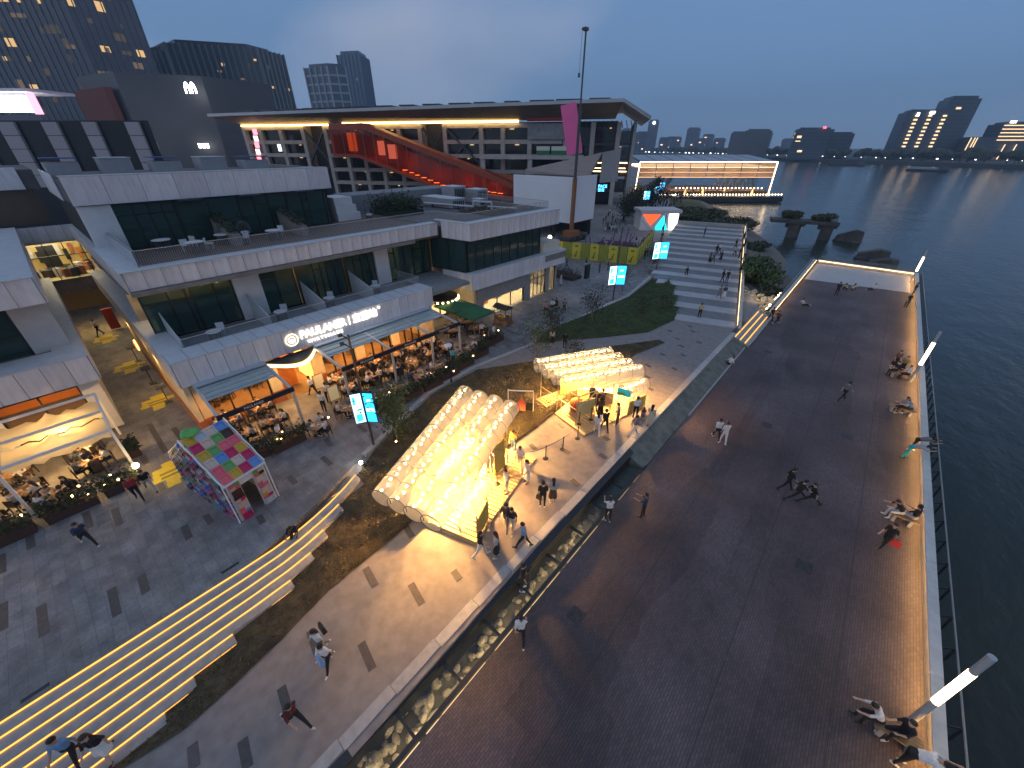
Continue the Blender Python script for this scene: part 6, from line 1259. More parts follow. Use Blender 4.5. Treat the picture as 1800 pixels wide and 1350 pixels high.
# ---------------------------------------------------------------- terrace planting, tables, chairs
ch_m = M('cafe chair', (.05, .035, .025), .6); tt_m = M('table top', (.34, .20, .10), .5, var=.2, scale=4)
def chair_parts():
    return [('seat', pm(MB().box(-.21, .21, -.21, .21, .43, .47), 'seat', ch_m)), ('backrest', pm(MB().box(-.21, -.17, -.2, .2, .52, .88).bar((-.19, -.18, .45), (-.19, -.18, .88), .03, .03).bar((-.19, .18, .45), (-.19, .18, .88), .03, .03), 'backrest', ch_m))]+[('leg', pm(MB().bar((a*.18, b*.18, 0), (a*.18, b*.18, .43), .035, .035), 'leg', ch_m)) for a in (-1, 1) for b in (-1, 1)]
CHP = chair_parts()
TBP = [('table_top', pm(MB().box(-.4, .4, -.4, .4, .72, .76), 'table_top', tt_m)), ('pedestal', pm(MB().tube((0, 0, .03), (0, 0, .72), .04, n=6).obox((0, 0, .02), (.45, .45, .03)), 'pedestal', black_m))]
plate = [('plate', pm(MB().lathe([(.07, 0), (.13, .02), (.12, .025)], n=10), 'plate', M('white plate', (.75, .72, .66), .4))), ('glass', pm(MB().lathe([(.03, 0), (.04, .17), (.036, .17)], n=8), 'glass', M('beer', (.55, .25, .03), .2, emis=(1, .5, .1), es=.15)))]
def group_of(parts, name, label, cat, grp, loc, rz):
    t = thing(name, loc, label, cat, grp, rz)
    for nm, me in parts: inst(nm, me, t, (0, 0, 0), world=False)
    return t
SEATS = []                                      # (x, y, facing, zone) for diners, filled as tables are set
def dining(x, y, n, rz, zone, lab):
    group_of(TBP, 'dining_table', 'square timber dining table '+lab, 'table', 'dining tables '+lab, (x, y, 0), rz)
    for k in range(2):
        a = rz+.8+k*2.6; t = thing('place_setting', (x+.2*math.cos(a), y+.2*math.sin(a), .76), 'white plate and beer glass on a dining table '+lab, 'tableware', 'tableware '+lab)
        inst('plate', plate[0][1], t, (0, 0, 0), world=False); inst('glass', plate[1][1], t, (.12, .1, 0), world=False)
    for k in range(n):
        a = rz+math.pi/2*k+(0 if n > 2 else 0)*1.57; cx, cy = x+.68*math.cos(a), y+.68*math.sin(a)
        group_of(CHP, 'cafe_chair', 'dark slatted cafe chair '+lab, 'chair', 'cafe chairs '+lab, (cx, cy, 0), a+math.pi); SEATS.append((cx, cy, a+math.pi, zone))
rr = random.Random(3)
for y in (3.4, 5.3):
    for x in (-27.3, -25.2): dining(x+rr.uniform(-.15, .15), y+rr.uniform(-.1, .1), 4, rr.uniform(-.2, .2), 'awning', 'under the short awning')
for i in range(6):
    for x in (-27.4, -25.2): dining(x+rr.uniform(-.15, .15), 10.9+1.8*i+rr.uniform(-.1, .1), 4, rr.uniform(-.2, .2), 'awning', 'under the long awning')
for (x, y) in ((-22.6, 6.9), (-22.9, 9.3), (-22.4, 11.4), (-22.5, 13.2), (-22.7, 15.2), (-22.9, 17.3), (-23.1, 19.4), (-23.4, 21.2)): dining(x, y, 3, rr.uniform(0, 1), 'open', 'in front of the awnings')
for (x, y) in ((-27.5, 22.8), (-26.2, 24.6), (-28, 25.2)): dining(x, y, 3, rr.uniform(0, 1), 'green', 'under the green parasols')
for (x, y) in ((-31.2, -3.2), (-31, -6), (-29.0, -3.0), (-28.6, -5.6), (-27.2, -4.6), (-30.9, -8.6), (-28.4, -8.2), (-26.8, -7.0)): dining(x, y, 4, rr.uniform(0, 1), 'sail', 'on the sail canopy terrace')
for (x, y) in ((-32, 4.2), (-32.3, 6.6), (-32, 11.8), (-32, 15), (-32.2, 18.2)): dining(x, y, 4, rr.uniform(0, 1), 'hall', 'inside the beer hall')

def planter(x0, x1, y0, y1, z, h, label, group, seed, leafm, n=420, hh=.75, box=None, leaf=.12):
    t = thing('planter', ((x0+x1)/2, (y0+y1)/2, z), label, 'planter', group); cx, cy = (x0+x1)/2, (y0+y1)/2; rnd = random.Random(seed)
    MB().box(x0-cx, x1-cx, y0-cy, y1-cy, 0, h).build('planter_box', box or M('planter brown', (.07, .035, .025), .7), t, local=True); mb = MB()
    for i in range(n):
        p = Vector((rnd.uniform(x0-.1, x1+.1)-cx, rnd.uniform(y0-.1, y1+.1)-cy, h+hh*abs(rnd.gauss(.35, .3)))); d = Vector((rnd.gauss(0, 1), rnd.gauss(0, 1), rnd.gauss(.3, .8))).normalized()*leaf*rnd.uniform(.6, 1.5); b_ = d.cross(Vector((rnd.random(), rnd.random(), .3))).normalized()*leaf*.45
        mb.add([p-d*.5, p+b_, p+d, p-b_], [(0, 1, 2, 3)])
    mb.build('foliage', leafm, t, local=True); return t
PG = 'planters in front of the awnings'
for i, (x0, x1, y0, y1) in enumerate(((-23.5, -22.9, 2.3, 4.2), (-23.3, -22.7, 4.3, 6.2), (-22.3, -21.7, 10.3, 12.2), (-22.0, -21.4, 12.6, 14.4), (-22.0, -21.4, 14.7, 16.4), (-22.3, -21.7, 16.7, 18.4), (-22.6, -22.0, 18.7, 20.4), (-23.2, -22.4, 21, 22.6), (-24.2, -23.3, 22.8, 25.6))):
    planter(x0, x1, y0, y1, 0, .5, 'brown planter with dark leafy shrubs, number %s from the tray house' % ['one', 'two', 'three', 'four', 'five', 'six', 'seven', 'eight', 'nine'][i], PG, 60+i, leaf_g if i % 4 == 2 else leaf_d, 420)
for i, (x0, x1, y0, y1) in enumerate(((-26.4, -25.8, -3.0, -1.6), (-26.3, -25.7, -5.2, -3.3), (-26.2, -25.6, -7.4, -5.6), (-29.5, -28.8, -1.5, -1.0))): planter(x0, x1, y0, y1, 0, .5, 'dark planter on the edge of the sail canopy terrace, %s' % ['nearest the alley', 'second from the alley', 'third from the alley', 'beside the alley post'][i], 'planters of the sail terrace', 80+i, leaf_d, 380)
cnd = pm(MB().ball((0, 0, 0), .05, 6, 5), 'flame', glow('candle', (1, .55, .18), 22)); cjar = pm(MB().lathe([(.05, 0), (.055, .1), (.05, .1)], n=8), 'jar', M('lantern jar', (.5, .4, .25), .3))
rr = random.Random(15)
for i in range(26):
    x, y = rr.choice([(-22.0, rr.uniform(10, 21)), (-23.1, rr.uniform(2.5, 6.5)), (-22.4, rr.uniform(6.5, 10)), (-26.2, rr.uniform(-7, -1.5)), (-24.2, rr.uniform(21, 26))]); t = thing('candle_lantern', (x+rr.uniform(-.4, .4), y, rr.choice([.78, .9, .5])), 'tiny glowing candle lantern among the outdoor tables and planters', 'lantern', 'candle lanterns'); inst('jar', cjar, t, (0, 0, -.08), world=False); inst('flame', cnd, t, (0, 0, .04), world=False)
lamp('post_lamp', 'POINT', (-26.0, -1.4, 1.1), 22, (1, .66, .26), .12); t = thing('globe_lamp', (-26.0, -1.4, 0), 'bright globe lamp at the corner of the sail terrace', 'lamp'); MB().ball((0, 0, 1.1), .16, 10, 8).build('globe', glow('globe light', (1, .72, .34), 14), t, local=True); MB().tube((0, 0, 0), (0, 0, 1.0), .04, n=6).build('post', black_m, t, local=True); bpy.data.objects['post_lamp'].parent = t; bpy.data.objects['post_lamp'].location = (.3, .3, 1.2)
# lit menu boards beside the entrance
for i, (x, y) in enumerate(((-25.2, 9.5), (-27.6, 9.6))):
    t = thing('menu_stand', (x, y, 0), 'framed menu board standing by the entrance, '+('outer one', 'inner one')[i], 'menu board', 'menu boards'); MB().box(-.03, .03, -.4, .4, .3, 1.5).build('frame', tt_m, t, local=True); MB().box(.032, .045, -.34, .34, .36, 1.44).build('menu_sheet', M('menu sheet', (.75, .62, .38), .6, emis=(1, .7, .3), es=.15), t, local=True)
    for s in (-.35, .35): MB().bar((0, s, 0), (0, s, .3), .05, .05).build('leg', black_m, t, local=True)
# green parasols and the flower cart
gp = M('green canvas', (.03, .12, .05), .8, var=.1, scale=2)
for i, (cx, cy, z, lab) in enumerate(((-28.2, 24.0, 3.05, 'dark green square parasol nearer the beer hall wall'), (-26.0, 24.3, 2.85, 'dark green square parasol beside the flower cart'))):
    t = thing('square_parasol', (cx, cy, 0), lab, 'parasol', 'green parasols'); r = 1.45
    MB().add([(-r, -r, z-.25), (r, -r, z-.25), (r, r, z-.25), (-r, r, z-.25), (0, 0, z+.15)], [(0, 1, 4), (1, 2, 4), (2, 3, 4), (3, 0, 4)]).build('canopy', gp, t, local=True); MB().add([(a*r, b*r, z-.25-k) for k in (0, .16) for a, b in ((-1, -1), (1, -1), (1, 1), (-1, 1))], [(0, 1, 5, 4), (1, 2, 6, 5), (2, 3, 7, 6), (3, 0, 4, 7)]).build('valance', gp, t, local=True); MB().tube((0, 0, 0), (0, 0, z), .04, n=8).build('pole', tt_m, t, local=True); MB().obox((0, 0, .06), (.8, .8, .12)).build('base', conc_m, t, local=True)
fc = thing('flower_cart', (-25.9, 28.4, 0), 'small wheeled flower cart with dark canopy and warm lights', 'cart')
MB().box(-.8, .8, -.5, .5, .55, .9).build('tray', M('cart wood', (.20, .10, .05), .7), fc, local=True); MB().add([(-.95, -.65, 1.9), (.95, -.65, 1.9), (.95, .65, 1.9), (-.95, .65, 1.9), (-.95, 0, 2.25), (.95, 0, 2.25)], [(0, 1, 5, 4), (3, 4, 5, 2), (0, 4, 3), (1, 2, 5)]).build('canopy', M('cart canvas', (.03, .03, .03), .8), fc, local=True)
for a in (-.75, .75):
    for b in (-.45, .45): MB().bar((a, b, .5), (a, b, 1.95), .04, .04).build('post', black_m, fc, local=True)
    MB().tube((a*.8, -.56, .35), (a*.8, -.50, .35), .35, n=14).build('wheel', tt_m, fc, local=True)
    MB().tube((a*.8, .50, .35), (a*.8, .56, .35), .35, n=14).build('wheel', tt_m, fc, local=True)
for k in range(12): MB().ball((random.uniform(-.6, .6), random.uniform(-.35, .35), 1.0), random.uniform(.1, .18), 7, 5, (1, 1, .9), .2).build('flower_bunch', [M('yellow flowers', (.7, .42, .06), .7), M('white flowers', (.7, .62, .5), .7), leaf_g][k % 3], fc, local=True)
l_ = lamp('cart_light', 'POINT', (0, 0, 0), 14, (1, .66, .28), .06); l_.parent = fc; l_.location = (0, 0, 1.75); MB().ball((0, 0, 1.75), .06, 8, 6).build('bulb', glow('candle', (1, .55, .18), 22), fc, local=True)
# bench and planter on the far plaza
t = thing('plaza_bench', (-24.6, 35.0, 0), 'low timber plaza bench in front of the lit shop', 'bench')
for k in range(4): MB().box(-.5+.26*k, -.27+.26*k, -1.6, 1.6, .36, .42).build('seat_slat', M('bench grey timber', (.20, .16, .13), .7, rand=.1), t, local=True)
for y in (-1.3, 1.3): MB().box(-.45, .45, y-.08, y+.08, 0, .36).build('leg', conc_m, t, local=True)
planter(-33.2, -29.0, 46.2, 48.4, 0, .4, 'large low planter of dark shrubs by the hoarding', 'plaza planters', 91, leaf_d, 700, .9)
t = thing('signage_slab', (-28.4, 48.8, 0), 'dark upright information slab at the end of the low planter', 'sign'); MB().box(-.15, .15, -.5, .5, 0, 1.9).build('slab', black_m, t, local=True); MB().box(.152, .16, -.42, .42, .9, 1.7).build('panel', steel_m, t, local=True)
for i, (x, y) in enumerate(((-38.5, 53.5),)):
    t = thing('globe_post_lamp', (x, y, 0), 'glowing globe lamp at the left end of the yellow hoarding', 'lamp'); MB().ball((0, 0, 3.6), .3, 10, 8).build('globe', glow('globe warm', (1, .76, .42), 9), t, local=True); MB().tube((0, 0, 0), (0, 0, 3.4), .06, n=6).build('post', black_m, t, local=True)

# ---------------------------------------------------------------- trees on the lawn, lit from below
bark = M('bark', (.07, .05, .035), .9); trunk_l = M('pale bark', (.20, .15, .10), .9, var=.3, scale=9)
def tree(x, y, h, r, seed, label, n=1500, leafm=None, uplight=True, leaf=.13, grp='young trees along the lawn', bare=False):
    rnd = random.Random(seed); t = thing('young_tree', (x, y, zpath(y)), label, 'tree', grp); tk = MB(); tips = []
    pts = [Vector((0, 0, 0))]
    for k in range(4): pts.append(pts[-1]+Vector((rnd.uniform(-.1, .1), rnd.uniform(-.1, .1), h*.14)))
    for k in range(4): tk.tube(pts[k], pts[k+1], .075*(1-k*.12)*h/4, .075*(1-(k+1)*.12)*h/4, 7)
    for b in range(9):
        s_ = pts[1+b % 4].lerp(pts[min(4, 2+b % 4)], rnd.random()); a = b*2.4+rnd.random(); p = s_; d = Vector((math.cos(a)*.8, math.sin(a)*.8, rnd.uniform(.7, 1.4))).normalized()
        for k in range(3): q = p+d*(h*.13)*rnd.uniform(.8, 1.2); tk.tube(p, q, .028*(1-k*.25)*h/4, .02*(1-k*.25)*h/4, 5); p = q; d = (d+Vector((rnd.uniform(-.4, .4), rnd.uniform(-.4, .4), rnd.uniform(-.1, .4)))).normalized(); tips.append(p.copy())
    tk.build('trunk', trunk_l, t, local=True); mb = MB()
    for i in range(n):
        c_ = rnd.choice(tips); p = c_+Vector((rnd.gauss(0, r*.24), rnd.gauss(0, r*.24), rnd.gauss(0, r*.2))); d = Vector((rnd.gauss(0, 1), rnd.gauss(0, 1), rnd.gauss(0, .8))).normalized()*leaf*rnd.uniform(.6, 1.3); b_ = d.cross(Vector((rnd.random(), rnd.random(), .5))).normalized()*leaf*.45
        mb.add([p-d*.5, p+b_, p+d, p-b_], [(0, 1, 2, 3)])
    mb.build('crown', leafm or leaf_g, t, local=True)
    if uplight:
        o = MB().lathe([(.07, 0), (.08, .1), (.06, .1)], (.35, -.3, .08), 8).build('ground_spot', black_m, t, local=True); MB().ball((.35, -.3, .2), .05, 6, 5).build('spot_lens', glow('ground spot', (1, .6, .2), 30), t, local=True)
        l_ = lamp('tree_spot', 'SPOT', (0, 0, 0), 55, (1, .62, .2), .05); l_.parent = t; l_.location = (.4, -.35, .25); l_.rotation_euler = (Vector((-.35, .3, 1.2))).to_track_quat('-Z', 'Y').to_euler(); l_.data.spot_size = .9
leaf_y = M('young leaf', (.075, .10, .03), .7, var=.4, scale=2)
tree(-18.4, 10.0, 4.0, 1.7, 1, 'young leafy tree lit from below beside the nearest screen pole', 1700, leaf_y)
tree(-19.0, 34.4, 4.0, 1.6, 2, 'young tree with glowing trunk in the middle of the rounded lawn', 900, leaf_d)
tree(-19.6, 28.4, 3.6, 1.6, 3, 'young tree lit from below at the near tip of the rounded lawn', 1000, leaf_d)
tree(-18.2, 24.4, 4.2, 1.7, 4, 'sparse young tree behind the smaller kiosk', 800, leaf_y)
tree(-15.4, 25.2, 3.0, 1.4, 5, 'thin low tree to the right of the sparse tree behind the kiosk', 450, leaf_o, False)
tree(-16.2, 39.8, 2.2, .9, 6, 'small sapling with warm spot near the lawn path', 250, leaf_o)
tree(-14.8, 43.2, 2.2, .9, 7, 'small sapling with warm spot near the terraces', 250, leaf_o)
tree(-21.7, 46.6, 4.2, 1.8, 8, 'nearly bare tree beside the second screen pole', 350, leaf_o, False)
tree(-23.6, 60.0, 3.4, 1.5, 9, 'dense dark small tree at the left foot of the terraces', 1200, leaf_d, False)
for i, (x, y) in enumerate(((-47, 96), (-50, 104), (-46.5, 101), (-57, 124), (-54, 132), (-60, 140), (-62, 150), (-66, 158), (-52, 122))): tree(x, y, 6.5, 3.0, 20+i, 'dark promenade tree among the distant crowd, %s from the white kiosk' % 'first second third fourth fifth sixth seventh eighth ninth'.split()[i], 900, leaf_d, False, .32, 'promenade trees by the market hall')
# path spotlight at the head of the lit steps
t = thing('step_floodlight', (-17.91,7.19,.25), 'small dazzling floodlight where the lit steps end', 'floodlight'); MB().ball((0, 0, 0), .10, 10, 8).build('lens', glow('flood lens', (1, .95, .85), 40), t, local=True); MB().obox((0, .1, -.15), (.2, .1, .3)).build('housing', steel_m, t, local=True)

# ---------------------------------------------------------------- roof terraces
def round_table(x, y, z, r, label):
    t = thing('round_table', (x, y, z), label, 'table', 'round terrace tables'); MB().lathe([(r*.98, .70), (r, .71), (r, .75), (r*.97, .755)], n=20).build('table_top', M('white table top', (.62, .64, .66), .4), t, local=True); m_ = MB()
    for k in range(16): w = 2*math.pi*k/16; m_.bar((r*.7*math.cos(w), r*.7*math.sin(w), 0), (r*.75*math.cos(w), r*.75*math.sin(w), .70), .03, .03)
    m_.build('wicker_base', M('grey wicker', (.12, .12, .12), .8), t, local=True)
def wire_chair(x, y, z, rz, label):
    t = thing('terrace_chair', (x, y, z), label, 'chair', 'pale terrace chairs', rz); MB().box(-.24, .24, -.24, .24, .40, .45).build('seat', M('white chair', (.55, .57, .6), .5), t, local=True); MB().box(-.27, -.22, -.24, .24, .46, .82).build('backrest', M('white chair', (.55, .57, .6), .5), t, local=True)
    for a in (-1, 1):
        for b in (-1, 1): MB().bar((a*.2, b*.2, 0), (a*.2, b*.2, .4), .03, .03).build('leg', M('white chair', (.55, .57, .6), .5), t, local=True)
for i, (x, y) in enumerate(((-30.9, 5.2), (-31.4, 9.7), (-31.6, 13.6), (-31.6, 17.9))):
    round_table(x, y, 4.72, .45, 'round white balcony table, %s balcony from the alley' % ['first', 'second', 'third', 'fourth'][i]); wire_chair(x-1.0, y+.6, 4.72, -.4, 'pale wire chair against the glass, %s balcony from the alley' % ['first', 'second', 'third', 'fourth'][i])
for i, (x, y) in enumerate(((-40.4, 6.0), (-37.6, 7.4), (-39.4, 9.8), (-38.2, 13.2))): round_table(x, y, 9.22, .6, 'round white table on the upper roof terrace, %s from the alley' % ['first', 'second', 'third', 'fourth'][i])
for i, (x, y) in enumerate(((-38.6, 7.0), (-38.0, 8.4), (-40.0, 8.0), (-38.3, 11.0), (-38.8, 10.8), (-39.5, 14.2))): wire_chair(x, y, 9.22, i*1.1, 'pale chair on the upper roof terrace, %s from the alley' % ['first', 'second', 'third', 'fourth', 'fifth', 'sixth'][i])
for i, (x, y, lab) in enumerate(((-39.8, 9.9, 'hanging egg chair beside the first terrace hedge'), (-41.0, 24.0, 'hanging egg chair beside the roof hedge block'), (-40.0, 11.6, 'hanging egg chair behind the second terrace table'))):
    t = thing('egg_chair', (x, y, 9.22), lab, 'chair', 'egg chairs'); m_ = MB()
    for k in range(9): w = math.pi*k/9; m_.line([(.5*math.cos(q)*math.cos(w), .5*math.cos(q)*math.sin(w), .85+.62*math.sin(q)) for q in [2*math.pi*i_/12 for i_ in range(13)]], .014, 4)
    m_.build('wicker_shell', M('grey wicker', (.12, .12, .12), .8), t, local=True); MB().ball((0, 0, .55), .38, 8, 6, (1, 1, .4)).build('cushion', M('pale cushion', (.5, .5, .52), .8), t, local=True); MB().tube((-.6, 0, 0), (-.6, 0, 1.9), .03, n=6).tube((-.6, 0, 1.9), (0, 0, 1.85), .03, n=6).tube((0, 0, 1.85), (0, 0, 1.45), .02, n=6).build('stand', steel_m, t, local=True)
for i, (x0, y0) in enumerate(((-41.8, 10.3), (-41.8, 15.6))):
    t = thing('terrace_hedge', (-39.9, y0, 9.2), 'long sloping planted divider on the upper terrace, '+('nearer the alley', 'farther from the alley')[i], 'planter', 'planted dividers'); MB().add([(-2.2, -.3, 0), (2.2, -.3, 0), (2.2, .3, 0), (-2.2, .3, 0), (-2.2, -.3, 1.7), (2.2, -.3, .8), (2.2, .3, .8), (-2.2, .3, 1.7)], [(3, 2, 1, 0), (4, 5, 6, 7), (0, 1, 5, 4), (1, 2, 6, 5), (2, 3, 7, 6), (3, 0, 4, 7)]).build('planter_box', M('divider stone', (.22, .20, .19), .8, var=.2, scale=4), t, local=True); m_ = MB(); rnd = random.Random(i)
    for k in range(500): x = rnd.uniform(-2.2, 2.1); p = Vector((x, rnd.uniform(-.4, .4), 1.7-.2*(x+2.2)+rnd.uniform(0, .5))); d = Vector((rnd.gauss(0, 1), rnd.gauss(0, 1), rnd.gauss(0, 1))).normalized()*.12; b_ = d.cross(Vector((.3, .5, .8))).normalized()*.05; m_.add([p-d, p+b_, p+d, p-b_], [(0, 1, 2, 3)])
    m_.build('foliage', leaf_d, t, local=True)
pt_ = thing('potted_palm', (-46.5, 4.6, 9.2), 'spiky palm in a pot at the alley end of the upper terrace', 'plant'); MB().lathe([(.25, 0), (.35, .5), (.3, .5)], n=12).build('pot', conc_m, pt_, local=True); m_ = MB()
for k in range(22): w = k*2.4; e = random.uniform(.2, 1.0); d = Vector((math.cos(w)*math.cos(e), math.sin(w)*math.cos(e), math.sin(e))); s_ = Vector((-d.y, d.x, 0))*.05; p = Vector((0, 0, .9)); m_.add([p-s_, p+s_, p+d*.7+s_*1.2, p+d*1.1-Vector((0, 0, .15)), p+d*.7-s_*1.2], [(0, 1, 2, 3, 4)])
m_.tube((0, 0, .4), (0, 0, .95), .07, .05, 6).build('fronds', leaf_d, pt_, local=True)
planter(-45.2, -40.2, 26.6, 30.6, 9.25, .5, 'dark clipped hedge block in the middle of the roof', 'roof planting', 95, leaf_d, 2200, 1.6, M('hedge core', (.02, .025, .015), .9), .2)
planter(-38.5, -33.0, 34.5, 38.5, 9.25, .12, 'flat green roof bed beside the air handling units', 'roof planting', 96, leaf_o, 900, .25)
acm = M('unit grey', (.30, .31, .33), .6, var=.1, scale=2)
for i, (x, y, w, d, h, lab) in enumerate(((-46.0, 40.5, 2.6, 2.2, 2.0, 'boxy grey air unit on the roof, left of the pair'), (-43.2, 42.2, 2.4, 2.0, 1.7, 'boxy grey air unit on the roof, right of the pair'), (-43.5, 36.4, 6.0, 2.2, 1.1, 'long low plant enclosure on the roof'), (-40.0, 39.5, 1.4, 1.2, .9, 'small condenser unit beside the roof pipes'))):
    t = thing('roof_unit', (x, y, 9.25), lab, 'air unit', 'roof plant'); MB().box(-w/2, w/2, -d/2, d/2, .1, h).build('casing', acm, t, local=True); MB().box(-w/2-.03, w/2+.03, -d/2-.03, d/2+.03, h, h+.08).build('lid', cap_w, t, local=True)
    for k in range(6): MB().box(w/2+.002, w/2+.03, -d/2+.15+k*(d-.3)/6, -d/2+.15+(k+.6)*(d-.3)/6, .25, h-.2).build('louvre', steel_m, t, local=True)
    MB().box(-w/2+.1, w/2-.1, -d/2+.1, d/2-.1, 0, .1).build('base_frame', steel_m, t, local=True)
t = thing('roof_duct', (-39, 37, 9.25), 'pale pipe run with bends crossing the roof', 'duct'); MB().line([(-6, -2.5, .5), (1.5, -1.0, .5), (1.5, -1.0, 1.1), (4.0, -.4, 1.1), (4, -.4, .4)], .12, 8).build('pipe', M('pale duct', (.45, .47, .5), .5), t, local=True); MB().line([(1.5, 1.5, .3), (5.5, 2.5, .3)], .1, 8).build('pipe', M('pale duct', (.45, .47, .5), .5), t, local=True)
for x in (-5, -1, 3.5): MB().box(x-.05, x+.05, -2.3+.2*(x+6), -2.1+.2*(x+6), 0, .45).build('support', steel_m, t, local=True)
t = thing('roof_parapet_wall', (-50, 30, 9.2), 'grey stepped plant wall along the back of the roof', 'wall'); MB().box(-2, 2, -4, 12, 0, 1.8).build('wall_block', M('plant wall', (.20, .21, .22), .8), t, local=True); MB().box(-1, 6, 12, 14, 0, 1.0).build('wall_block', white_w, t, local=True)
# stairs block right of the top storey
t = thing('white_stair_block', (-44.5, 22.6, 9.2), 'stepped white stair housing beside the top storey', 'structure')
for k in range(3): MB().box(-1.8+k*.2, 1.8-k*.1, -1.2, 1.4-.3*k, .75*k+.01*k, .75*(k+1)).build('stepped_block', white_w, t, local=True)
for i in range(5):
    x, y = -52+3*i*.4, 3.5+3.2*i; t = thing('roof_unit', (x, y, 13.9), 'low roof unit on the top storey, %s from the alley' % ['first', 'second', 'third', 'fourth', 'fifth'][i], 'air unit', 'top storey roof plant'); MB().box(-1.2, 1.2, -1.0, 1.0, 0, 1.0+.25*(i % 2)).build('casing', acm, t, local=True); MB().box(-1.25, 1.25, -1.05, 1.05, 1.25, 1.32).build('lid', cap_w if i % 2 else M('blue lid', (.05, .09, .25), .6), t, local=True)
# ---------------------------------------------------------------- people
import numpy as np
def fk(lean=0.0, hips=((0, 0), (0, 0)), arms=((.1, .12, .25), (.1, .12, .25)), pz=None, skirt=0, hair='short', head=0.0, spread=.09, dress=False):
    """segments (p, q, r0, r1, part); part 0 skin 1 top 2 bottom 3 shoes 4 hair; x is forward"""
    S = []; V = Vector; P = V((0, 0, 0)); up = V((math.sin(lean), 0, math.cos(lean))); fw = V((math.cos(lean), 0, -math.sin(lean)))
    low = 0
    for i, s in enumerate((1, -1)):
        h, k = hips[i]; hp = P+V((0, s*spread, 0)); kn = hp+V((math.sin(h), s*.04, -math.cos(h))).normalized()*.43; a = h-k
        an = kn+V((math.sin(a), 0, -math.cos(a)))*.40; ff = V((math.cos(a), s*.12, math.sin(a))).normalized(); dn = V((math.sin(a), 0, -math.cos(a)))
        S += [(hp, kn, .092, .062, 2), (kn, an, .06, .042, 2 if not skirt else 0), (an+dn*.035-ff*.05, an+dn*.045+ff*.14, .045, .036, 3)]
        low = min(low, (an+dn*.08).z, (an+dn*.04+ff*.15).z-.03)
    ch = P+up*.42
    for s in (1, -1): S += [(P+V((0, s*.055, .0)), P+up*.16+V((0, s*.05, 0)), .115, .105, 2), (P+up*.15+V((0, s*.055, 0)), ch+V((0, s*.075, 0)), .108, .118, 1), (ch+up*.02, ch+up*.06+V((0, s*.16, 0)), .085, .068, 1)]
    S += [(ch+up*.06, ch+up*.17, .06, .052, 0)]
    hd = ch+up*.27+fw*(.03+.05*head); S += [(hd-up*.035+fw*.015, hd+up*.03, .078, .098, 0), (hd+fw*.09-up*.01, hd+fw*.115-up*.02, .018, .014, 0)]
    for s in (1, -1): S += [(hd+V((0, s*.095, -.01)), hd+V((0, s*.10, .015)), .018, .018, 0)]
    S += [(hd-fw*.03+up*.03, hd-fw*.005+up*.06, .102, .10, 4)]
    if hair == 'long': S += [(hd-fw*.06, ch-fw*.09+up*.02, .085, .06, 4)]
    if hair == 'bun': S += [(hd-fw*.11+up*.06, hd-fw*.13+up*.07, .05, .045, 4)]
    if hair == 'cap': S += [(hd+fw*.08+up*.075, hd+fw*.15+up*.065, .04, .02, 4)]
    for i, s in enumerate((1, -1)):
        sh = ch+up*.06+V((0, s*.185, 0)); f, ab, e = arms[i]; el = sh+V((math.sin(f), s*math.sin(ab), -math.cos(f))).normalized()*.28; d = V((math.sin(f+e), -s*.12*(e > .6), -math.cos(f+e))).normalized(); wr = el+d*.24
        S += [(sh, el, .056, .044, 1), (el, wr, .04, .029, 0 if i*0 == 0 else 1)]
        sd = V((0, 1, 0)) if abs(d.y) < .9 else V((1, 0, 0)); nx = d.cross(sd).normalized(); S += [(wr, wr+d*.075, .03, .034, 0)]
        for j, (o, ln) in enumerate(((-.03, .07), (-.01, .082), (.011, .078), (.03, .06))): b = wr+d*.075+sd*o; m = b+d*ln*.55+nx*.004; S += [(b, m, .0125, .0115, 0), (m, m+d*ln*.4+nx*.02, .0115, .010, 0)]
        S += [(wr+d*.03, wr+d*.06-sd*s*.05+nx*.01, .014, .012, 0)]
    if skirt:
        a = [hips[0][0], hips[1][0]]; m = (a[0]+a[1])/2; q = P+V((math.sin(m)*.5, 0, -.42*math.cos(m)))*skirt
        for s in (1, -1): S += [(P+V((0, s*.05, .06)), q+V((0, s*.09, 0)), .12, .15, 2), (P+V((0, s*.05, .06)), q+V((math.sin(a[0 if s > 0 else 1])*.2, s*.08, 0)), .11, .12, 2)]
    dz = -low if pz is None else pz
    return [(p+V((0, 0, dz)), q+V((0, 0, dz)), r0, r1, 1 if (dress and k == 2) else k) for p, q, r0, r1, k in S]
skin_m = M('skin', (.42, .25, .17), .6); DEFM = [skin_m, M('cloth white', (.62, .61, .60), .8), M('cloth black', (.014, .014, .016), .85), M('shoe dark', (.02, .02, .02), .6), M('hair black', (.012, .010, .010), .6)]
